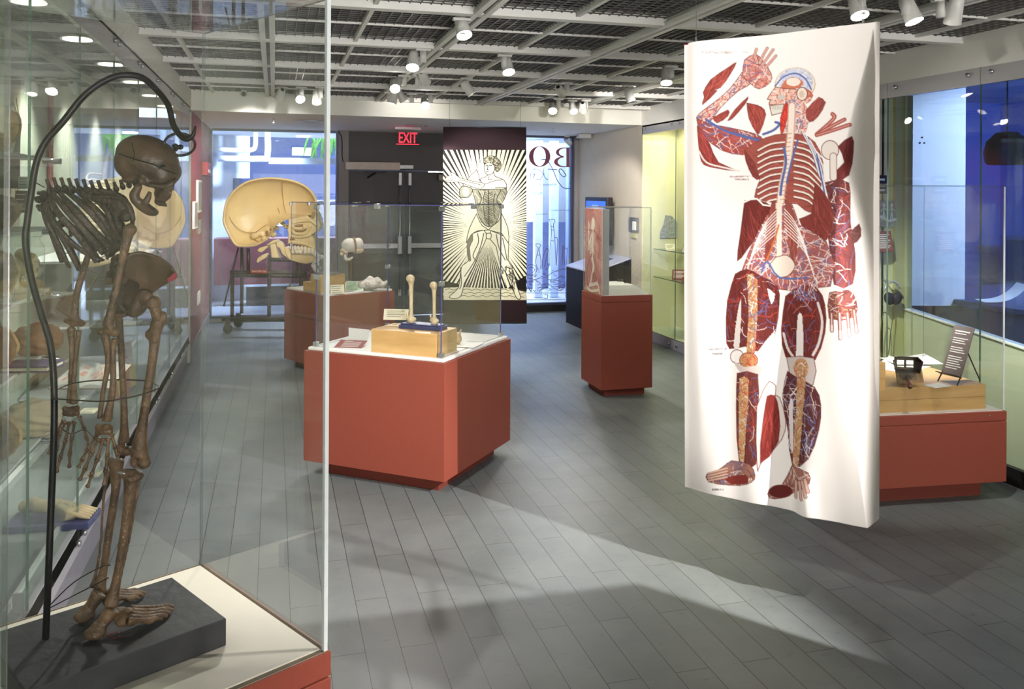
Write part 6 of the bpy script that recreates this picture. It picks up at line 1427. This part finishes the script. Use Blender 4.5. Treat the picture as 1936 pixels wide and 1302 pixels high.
def banner1(U, Vv):
    P = ((c0*(1-U[..., None])+c1*U[..., None])*(1-Vv[..., None]) + (c3_*(1-U[..., None])+c2*U[..., None])*Vv[..., None])
    ub = np.interp(Vv, (0, .05, .1, .16, .26, .38, .5, .65, .8, .9, 1), (.975, .955, .925, .885, .835, .805, .80, .835, .88, .915, .945))
    s = np.clip((U-ub)/(1-ub+1e-6), 0, 1); e = np.clip((U-.972)/.028, 0, 1)
    back = .20*s**1.3*(.30+.70*np.clip(Vv*4, 0, 1)) - .05*e*(1-.4*Vv)
    wv = .016*np.sin(7.5*U+1.1+.8*Vv)*(1-Vv*.3) + .010*np.sin(16*U+2.2*Vv+.6)*Vv + .006*np.sin(26*U-3*Vv)*(Vv > .0)*Vv**2 + .012*np.exp(-((U-.62)/.1)**2)*np.exp(-((Vv-.97)/.05)**2)*np.sin(40*U)
    wv += -.035*np.exp(-(U/.06)**2)
    return P + nrm*wv[..., None] + curl*back[..., None]
curl = np.array((Pd(1645, 500, 3.45)-EYE).normalized())
m_print = VCOL('printed_cloth', .8, .15)
p = Pd(1476, 960, 3.65)
bn = thing('anatomy_banner', 'white hanging banner printed with a red and blue flayed anatomical figure', 'banner', (p.x, p.y, p.z))
o = cloth('printed_sheet', cv, banner1, m_print, bn); o.location = -Vector(bn.location)
ib = bn.matrix_basis.inverted()
for q0 in (Pd(1316, 79, 3.865), Pd(1632, 45, 3.45)):
    q1 = Vector((q0.x, q0.y, 2.66)); MB().cyl(ib @ q0, ib @ q1, .0012, 6).build('hanging_wire', m_chrome, bn)
    MB().cyl(ib @ (q0-Vector((0, 0, .012))), ib @ (q0+Vector((0, 0, .02))), .005, 8).build('wire_clip', m_chrome, bn)
qa, qb = Pd(1292, 84, 3.91), Pd(1600, 51, 3.56)
MB().cyl(ib @ qa, ib @ qb, .003, 8).build('top_rod', M('red_rod', (140, 30, 50), .5), bn, smooth=True)
# ---- black and white woodcut style banner
Q2 = [(838, 240), (995, 240), (996, 612), (838, 612)]
cv = Canvas(300, 700, (232, 227, 200), Q2)
def t1(*P): return [(820+x/6.2, 220+y/6.2) for x, y in P]
def t2(*P): return [(820+x/5.916, 400+y/5.916) for x, y in P]
BK, IN, GR, CM = (26, 22, 20), (52, 48, 40), (146, 144, 126), (236, 231, 206)
random.seed(21)
cx_, cy_ = 922, 425
nray = 104
for k in range(nray):
    an = 2*pi*(k+random.uniform(-.12, .12))/nray; ca, sa = math.cos(an), math.sin(an)
    ri = 1/math.sqrt((ca/40)**2+(sa/112)**2)*random.uniform(.9, 1.2); ro = 260
    hw = pi/nray*.80
    p0 = (cx_+ca*ri, cy_+sa*ri)
    cv.poly([p0, (cx_+ro*math.cos(an-hw), cy_+ro*math.sin(an-hw)), (cx_+ro*math.cos(an+hw), cy_+ro*math.sin(an+hw))], BK)
rp_ = np.array([[random.uniform(-.5, .5)] for _ in range(4)])
def fig(P, col, sm=2, ew=1.3): return cv.poly(P, col, sm, edge=IN, ew=ew)
for k in range(15):
    x = 866+6.5*k; cv.poly([(922+(x-911)*.12, 462), (x-1.9, 548), (x+1.9, 548)], BK)
cv.poly([(838, 530), (868, 536), (890, 545), (960, 545), (975, 532), (995, 520), (995, 552), (838, 552)], BK)
cv.poly(t2((110, 850), (300, 840), (560, 850), (880, 860), (1040, 900), (1040, 1000), (110, 1000)), (222, 216, 184))
for k in range(26): x = 130+34*k; y = 870+(k*37) % 110; cv.line(t2((x, y), (x+40, y-12), (x+95, y+6)), .9, IN, 3)
fig(t2((440, 240), (400, 290), (370, 390), (392, 540), (318, 600), (300, 700), (276, 850), (190, 930), (180, 960), (250, 970), (310, 930), (342, 800), (440, 620), (520, 440), (590, 290), (560, 205)), CM)
fig(t2((640, 210), (800, 280), (840, 360), (832, 540), (880, 620), (930, 830), (975, 960), (940, 975), (905, 920), (860, 760), (740, 580), (700, 390), (620, 290)), CM)
m = cv.poly(t2((440, 250), (400, 290), (368, 390), (384, 540), (420, 540), (405, 400), (440, 320)), (120, 116, 100), 2)
for P in (((490, 240), (500, 340), (440, 480), (470, 540)), ((560, 240), (520, 400), (450, 560), (345, 720)), ((700, 250), (730, 400), (800, 540)), ((770, 290), (800, 430), (820, 540)), ((860, 640), (800, 620), (830, 760), (900, 900)), ((300, 620), (310, 800), (290, 860))): cv.line(t2(*P), 1.5, IN, 4)
cv.veins(cv.mask(t2((820, 560), (880, 620), (930, 830), (900, 880), (800, 640))), 40, [IN, BK], 9, .9, 3, 1.2)
fig(t2((480, 20), (400, 180), (366, 345), (420, 255), (500, 208), (612, 200), (540, 150), (495, 60)), (226, 222, 194)); fig(t2((760, 20), (830, 180), (836, 352), (760, 240), (612, 200), (720, 110)), (222, 218, 190))
m = fig(t1((450, 850), (600, 860), (850, 830), (832, 960), (785, 1030), (772, 1100), (740, 1230), (645, 1292), (560, 1230), (512, 1110), (490, 1000)), GR)
cv.veins(m, 120, [(96, 94, 82), (190, 188, 168)], 14, .9, 4, .9, .1); cv.line(t1((640, 860), (642, 1000), (648, 1285)), 1.6, IN)
for k in range(14): y = 880+27*k; cv.line(t1((640, y+24), (600, y)), .9, IN); cv.line(t1((646, y+24), (690, y)), .9, IN)
for P in (((520, 870), (560, 960), (520, 1060)), ((790, 860), (740, 960), (760, 1050)), ((600, 880), (580, 1000), (600, 1200)), ((720, 900), (700, 1000), (710, 1180))): cv.line(t1(*P), 1.3, IN, 4)
fig(t2((590, 240), (640, 240), (640, 290), (612, 302), (588, 285)), CM)
fig(t1((310, 945), (300, 880), (335, 812), (440, 835), (452, 880), (405, 945)), GR); cv.ell(t1((375, 880))[0], 6, 9, CM)
fig(t1((395, 745), (440, 680), (490, 640), (500, 620), (530, 690), (530, 740), (560, 760), (560, 800), (430, 790)), CM)
fig(t1((630, 685), (700, 655), (722, 702), (820, 740), (856, 835), (740, 848), (560, 852), (430, 815), (290, 765), (160, 770), (145, 735), (150, 700), (210, 690), (200, 655), (250, 670), (300, 712), (430, 750), (560, 770), (540, 735), (600, 710)), CM)
for P in (((300, 735), (430, 770), (560, 800)), ((560, 770), (600, 800), (560, 840)), ((600, 790), (720, 750), (800, 740)), ((150, 715), (230, 720)), ((155, 745), (230, 745)), ((650, 700), (640, 735), (690, 740)), ((720, 835), (780, 830), (850, 832))): cv.line(t1(*P), 1.2, IN, 4)
fig(t1((598, 545), (592, 610), (606, 660), (640, 686), (690, 664), (716, 610), (700, 545), (640, 525)), CM)
m = fig(t1((586, 545), (596, 490), (650, 462), (720, 470), (782, 530), (788, 592), (752, 645), (722, 625), (706, 570), (650, 535), (605, 555)), (132, 128, 110)); cv.veins(m, 70, [IN, (200, 196, 172)], 6, 1, 6)
for P in (((610, 575), (632, 572)), ((650, 570), (680, 572)), ((636, 580), (628, 620), (640, 624)), ((616, 645), (640, 642))): cv.line(t1(*P), 1.6, IN)
cv.poly([(836, 238), (997, 238), (997, 283), (836, 283)], (50, 34, 40)); cv.poly([(836, 566), (998, 567), (998, 614), (836, 614)], (44, 28, 32))
D2 = 8.8
d0, d1_, d2_, d3 = (np.array(Pd(x, y, D2)) for x, y in Q2)
def banner2(U, Vv):
    P = ((d0*(1-U[..., None])+d1_*U[..., None])*(1-Vv[..., None]) + (d3*(1-U[..., None])+d2_*U[..., None])*Vv[..., None])
    wv = .012*np.sin(5*U+.6)+.006*np.sin(13*U+3*Vv)+.03*np.clip(Vv-.85, 0, 1)*np.sin(4*U); return P-np.array(_fw)*wv[..., None]
p = Pd(917, 612, D2)
b2n = thing('woodcut_banner', 'black edged hanging banner with a woodcut figure inside radiating rays', 'banner', tuple(p))
o = cloth('printed_sheet', cv, banner2, m_print, b2n); o.location = -Vector(b2n.location)
ib = b2n.matrix_basis.inverted()
for x in (850, 984):
    q0 = Pd(x, 241, D2); MB().cyl(ib @ q0, ib @ Vector((q0.x, q0.y, 2.66)), .0012, 6).build('hanging_wire', m_dark, b2n)
MB().cyl(ib @ Pd(838.5, 241, D2), ib @ Pd(994.5, 241, D2), .008, 8).build('top_rod', m_black, b2n, smooth=True)
MB().cyl(ib @ Pd(838.5, 610, D2), ib @ Pd(995.5, 610, D2), .008, 8).build('bottom_rod', m_black, b2n, smooth=True)
# ---- printed panel inside the tall pedestal case
Q3 = [(0, 0), (44, 0), (44, 73), (0, 73)]
cv = Canvas(120, 200, (176, 82, 84), Q3)
m = cv.mask(Q3); cv.veins(m, 60, [(160, 66, 72), (196, 112, 112), (186, 96, 98)], 26, 3.2, 8, 1.4)
for P in (((2, 2), (8, 0), (12, 8), (4, 18)), ((26, 30), (34, 26), (40, 30), (34, 38), (28, 36)), ((34, 60), (40, 44), (44, 70))): cv.poly(P, (190, 102, 102), 2)
W_ = (238, 226, 212)
cv.ell((20, 13), 4.2, 5.2, W_); cv.ell((17, 16.5), 2, 2.6, W_)
cv.line([(20, 18), (19.5, 24), (18, 32), (18, 38), (20, 44)], 2.2, W_, 4)
for k in range(8): cv.line([(19.5, 23+2.0*k), (15, 24.5+2.0*k), (13-.1*k, 27+2*k)], .9, W_, 3); cv.line([(19, 23+2*k), (22.5, 25+2*k)], .9, W_)
for P, w_ in (([(17, 22), (11, 30), (9.5, 36), (9, 22), (10, 14)], 2), ([(18, 44), (22, 50), (21, 54)], 3.4), ([(21, 50), (14, 66), (12, 68)], 2.6), ([(12, 67), (20, 66), (30, 64)], 2.8), ([(30, 63), (34, 66), (36, 72)], 2.2), ([(6, 70), (14, 72), (30, 70), (34, 69)], 2.2), ([(9.4, 16), (8.6, 12)], 2)): cv.line(P, w_, W_, 4)
x0, y0, z0, z1 = np_.x+.022, np_.y+.025, zp3+.002, 1.55
pr = thing('printed_panel', 'dusty red printed panel with a white kneeling skeleton inside the pedestal case', 'panel', (x0, y0, z0))
MB().box(.0012, .055, 0, .425, 0, z1-z0).build('panel_box', M('silver_panel_box', (186, 186, 184), .35, .3), pr)
o = cloth('printed_face', cv, lambda U, Vv: np.stack([0*U, .425-.425*U, (z1-z0)*(1-Vv)], -1), VCOL('printed_panel_film', .4, 0, spec=.4), pr, thick=.001)
# ---- lettering and line drawing on the front window (seen from behind, so mirrored)
YW = YF-.012
def Wp(x, y, off=0): return Py(940+x/6.853, 230+y/6.853, YW-off)
dc = thing('window_lettering', 'mirrored red title lettering and sepia bone drawing on the front window', 'lettering', (3.4, YW, .12)); idc = dc.matrix_basis.inverted()
m_dred = M('decal_dull_red', (152, 84, 92), .7); m_dgrey = M('decal_slate', (74, 88, 116), .7); m_dsep = M('decal_sepia', (104, 82, 96), .7)
def flat(polys, mat, name):
    mb = MB()
    for P in polys: mb.prism([idc @ Wp(x, y) for x, y in P], (0, .0015, 0))
    return mb.build(name, mat, dc)
def ring(cx, cy, rx, ry, ix, iy, a0, a1, n=24, dx=0):
    A = [a0+(a1-a0)*i/n for i in range(n+1)]; out = []
    for p, q in zip(A[:-1], A[1:]): out.append([(cx+rx*math.cos(p), cy+ry*math.sin(p)), (cx+rx*math.cos(q), cy+ry*math.sin(q)), (cx+dx+ix*math.cos(q), cy+iy*math.sin(q)), (cx+dx+ix*math.cos(p), cy+iy*math.sin(p))])
    return out
flat(ring(550, 450, 140, 134, 80, 124, 0, 2*pi, 36), m_dred, 'letter_O')
flat([[(896, 345), (938, 345), (938, 578), (896, 578)], [(860, 334), (972, 334), (972, 346), (860, 346)], [(860, 576), (972, 576), (972, 590), (860, 590)]] + ring(862, 396, 102, 62, 62, 48, pi/2, 3*pi/2, 14) + ring(862, 520, 126, 70, 76, 56, pi/2, 3*pi/2, 14), m_dred, 'letter_B')
def pen(strokes, mat, name, r):
    mb = MB()
    for P in strokes: mb.tube([idc @ Wp(x, y, .001) for x, y in P], r, 6, smooth=4)
    return mb.build(name, mat, dc, smooth=True)
pen([[(895, 690), (870, 715), (830, 690), (800, 640), (815, 612), (850, 630), (890, 690)], [(565, 495), (600, 488), (640, 500), (680, 545), (730, 640), (780, 760), (850, 850), (920, 865), (975, 850), (970, 810), (935, 790)], [(660, 615), (775, 622)]], m_dgrey, 'script_of', .006)
pen([[(595, 612), (610, 700), (640, 745), (665, 745)], [(600, 680), (540, 620), (470, 618), (460, 630)], [(600, 680), (560, 745), (510, 742)], [(490, 660), (470, 740)], [(480, 690), (440, 660), (430, 740), (410, 740)], [(380, 690), (370, 740)]], m_dgrey, 'script_Kn', .0045)
def wtext(s, x, y, size, mat, sh=.25):
    p = idc @ Wp(x, y, .001); T = Matrix.Translation(p) @ STAND
    return text(s, size, mat, dc, 'small_lettering', .0005, T, shear=sh, align='LEFT', mirror=True, sx=.9)
wtext('A History of', 768, 830, .055, m_dgrey); wtext('March 6', 590, 945, .055, m_dgrey); wtext('Center for the History of', 965, 1155, .035, m_dgrey, 0); wtext('Presented by', 650, 1205, .035, m_dgrey, 0)
def W2(x, y): p = Py(940+x/5.916, 400+y/5.916, YW-.001); return idc @ p
mb = MB(); random.seed(12)
SK = [[(600, 120), (580, 90), (610, 85), (640, 90), (645, 120), (630, 140), (640, 260), (650, 400), (660, 600)], [(600, 130), (605, 260), (590, 420), (590, 610)], [(640, 300), (660, 285), (675, 320), (670, 450), (660, 600)], [(430, 380), (440, 360), (480, 365), (485, 385), (470, 420), (490, 560), (480, 640)], [(440, 385), (460, 420), (430, 540), (425, 560), (460, 650)], [(500, 640), (510, 520), (540, 430), (560, 412), (575, 430), (550, 520), (530, 620)], [(730, 400), (742, 380), (748, 410), (745, 500), (760, 600)], [(735, 400), (725, 600)], [(765, 420), (780, 405), (782, 440), (775, 600)], [(330, 620), (370, 590), (430, 610), (440, 660), (400, 710), (340, 700)], [(350, 640), (390, 620), (420, 650), (390, 690)], [(330, 790), (400, 770), (480, 740)], [(330, 740), (420, 760), (500, 830), (470, 900)], [(340, 830), (380, 900)], [(550, 740), (600, 690), (700, 650), (770, 640)], [(560, 760), (640, 760), (720, 720), (760, 740)], [(560, 800), (620, 840), (700, 830), (770, 800)], [(600, 790), (650, 770), (720, 780)], [(560, 600), (580, 580), (570, 630), (540, 650)], [(620, 850), (700, 880), (760, 840)], [(335, 910), (770, 910)], [(335, 985), (770, 985)], [(335, 1040), (770, 1045)], [(530, 930), (560, 930), (560, 970), (520, 965)], [(370, 1080), (400, 1045), (450, 1045), (430, 1085), (365, 1085)], [(720, 1080), (730, 1045), (770, 1045)], [(540, 690), (520, 700), (560, 720)], [(600, 160), (635, 170)], [(600, 200), (635, 210)], [(600, 320), (640, 330)], [(440, 480), (480, 490)]]
for P in SK: mb.tube([W2(x, y) for x, y in P], .0045, 5, smooth=4)
for k in range(60):
    x = random.uniform(335, 760); y = random.uniform(640, 900); mb.tube([W2(x, y), W2(x+random.uniform(-25, 25), y+random.uniform(-8, 12)), W2(x+random.uniform(-40, 40), y+random.uniform(-5, 20))], .003, 5, smooth=3)
mb.build('bone_drawing', m_dsep, dc, smooth=True)
# ------------------------------------------------------------------ track spotlights on the ceiling grid
HEADS = [((873, 34), (878, 67), (1.3, 3.2, 0), 2, 'star bright spotlight nearest the camera over the middle of the room'),
 ((800, 92), (780, 128), (.5, 4.3, 0), 2, 'star bright spotlight left of the ceiling centre, above the exit sign'),
 ((764, 142), (747, 168), (.9, 5.0, .75), 2, 'bright spotlight just left of the cluster above the exit sign'),
 ((790, 142), (806, 156), (2.06, 8.5, 1.5), 0, 'spotlight turned away, upper right of the cluster above the exit sign'),
 ((736, 174), (741, 196), (.6, 8.3, .8), 1, 'spotlight turned down left, lower left of the cluster above the exit sign'),
 ((778, 176), (764, 191), (2.1, 8.5, 1.2), 0, 'spotlight turned away, lowest middle of the cluster above the exit sign'),
 ((814, 176), (804, 200), (1.2, 5.2, .7), 2, 'lit spotlight at the lower right of the cluster above the exit sign'),
 ((954, 103), (962, 137), (1.7, 4.4, 0), 2, 'bright spotlight over the right of the woodcut banner'),
 ((882, 147), (893, 178), (2.8, 6.9, .9), 1, 'spotlight turned right, hanging over the left of the woodcut banner'),
 ((533, 164), (527, 184), (-.5, 10.2, 1.5), 0, 'leftmost of three spotlights above the giant skull'),
 ((570, 164), (568, 188), (.8, 5.0, 0), 2, 'lit middle one of three spotlights above the giant skull'),
 ((606, 164), (599, 195), (.4, 7.0, 0), 1, 'rightmost of three spotlights above the giant skull, pointing down'),
 ((1056, 186), (1045, 210), (1.8, 5.5, 0), 2, 'lit spotlight left in the cluster above the lettered window'),
 ((1072, 155), (1063, 177), (3.9, 9.2, 1.6), 0, 'topmost spotlight of the cluster above the lettered window, turned away'),
 ((1082, 189), (1085, 211), (2.8, 6.9, .8), 1, 'middle spotlight of the cluster above the lettered window'),
 ((1108, 189), (1103, 210), (3.9, 10.2, 1.2), 0, 'rightmost spotlight of the cluster above the lettered window, turned away'),
 ((1187, 161), (1194, 192), (3.9, 7.0, .4), 1, 'single spotlight turned right, near the far right ceiling corner'),
 ((1269, 124), (1260, 157), (2.4, 4.9, 0), 2, 'star bright spotlight left of the anatomical banner top'),
 ((1628, -8), (1626, 30), (2.6, 2.4, 0), 2, 'bright spotlight just above the right corner of the anatomical banner'),
 ((1714, -8), (1729, 41), (3.4, 2.6, 0), 2, 'bright spotlight right of the anatomical banner top, beside the darker one'),
 ((1779, -2), (1800, 44), (3.5, 4.4, .7), 1, 'unlit looking spotlight farthest right on the ceiling')]
POW = {0: 230, 1: 130, 2: 150}
for (sx, sy), (lx, ly), tgt, kind, lab in HEADS:
    top = Pz(sx, sy, 2.635); D = (top-EYE).dot(_fw); lens = Pd(lx, ly, D)
    d = (Vector(tgt)-lens).normalized()
    t = thing('track_spotlight', 'white '+lab, 'spotlight', tuple(top), 0, 'track spotlights on the ceiling grid')
    zc = lens.z-top.z
    MB().box(-.05, .05, -.016, .016, -.016, 0).build('track_adapter', m_lampwhite, t, bevel=.003)
    MB().cyl((0, 0, -.016), (0, 0, min(-.09, zc+.045)), .023, 14).build('stem', m_lampwhite, t, smooth=True)
    c = lens-d*.06-top
    q = MB().tube([c-d*.07, c-d*.062, c-d*.02, c+d*.058, c+d*.06], [.022, .033, .036, .042, .042], 18, caps=False)
    q.tube([c-d*.0701, c-d*.07], [.022, .022], 18).build('lamp_head', m_lampwhite, t, smooth=True)
    MB().bar((0, 0, min(-.085, zc+.05)), c-d*.02+Vector((0, 0, .02)), .018).build('swivel_arm', m_lampwhite, t)
    MB().tube([c+d*.052, c+d*.054], [.040, .040], 18).build('lens', m_lamplens if kind == 2 else m_lampoff, t)
    MB().tube([c-d*.0705, c-d*.073], [.017, .017], 12).build('rear_vent', m_dark, t)
    spot('track_spot_lamp', lens+d*.012, tgt, POW[kind]*(.08 if tgt[1] < 3.3 else .22 if tgt[2] == 0 and tgt[1] < 5.6 else .62), 54, .5, WARM, .035)
# spots added without fixtures to brighten cases, banners and floor, some ahead of the camera
for loc, tgt, pw, ang, bl in (((-.25, 2.2, 2.6), (2.05, 3.2, 1.6), 150, 46, .35), ((3.0, 1.47, 2.6), (.3, 3.45, 0), 900, 53, .5), ((3.0, 4.3, 2.6), (4.5, 4.9, .6), 330, 60, .6), ((1.7, 1.4, 2.6), (.9, 4.7, .55), 90, 36, .5), ((-.1, 2.6, 2.62), (.6, 5.0, .5), 190, 44, .5), ((2.9, 1.6, 2.6), (3.5, 4.0, .5), 50, 40, .5), ((2.2, 4.1, 2.62), (2.05, 8.4, 1.45), 150, 24, .6), ((.9, 6.3, 2.62), (-.4, 10.3, 1.5), 330, 30, .5), ((2.6, 3.6, 2.62), (2.75, 6.8, .9), 90, 30, .5), ((.45, 5.4, 2.62), (.6, 8.2, .85), 200, 32, .5), ((.2, 4.4, 2.6), (-.12, 2.05, .85), 90, 26, .4), ((3.1, 6.3, 2.4), (4.0, 10.4, 1.7), 110, 60, .8), ((1.4, 8.4, 2.55), (1.4, 11.6, 1.3), 110, 90, .8)):
    spot('added_spot_lamp', loc, tgt, pw, ang, bl, WARM, .005 if loc[1] == 1.47 else .022)
t = thing('shadow_caster_banner', 'plain grey hanging banner added out of view at the right to cast the floor shadow', 'banner', (2.36, 1.77, .35))  # added unseen sheet, sized and placed to throw the large floor shadow
MB().box(-.42, .42, -.002, .002, 0, 1.86).build('cloth_sheet', M('shadow_caster_cloth', (150, 142, 138), .8), t)
for x in (-.36, .36): MB().cyl((x, 0, 1.86), (x, 0, 2.29), .0012, 6).build('hanging_wire', m_dark, t)
# ------------------------------------------------------------------ put the roots of the big things at their bases
def move_root(root, p):
    p = Vector(p)
    for ch in root.children: ch.location = Vector(ch.location)-p
    root.location = p
move_root(sk, Pz(225, 1180, zt)); move_root(gs, (G(620, 900).x, G(620, 900).y, G(620, 958).z))
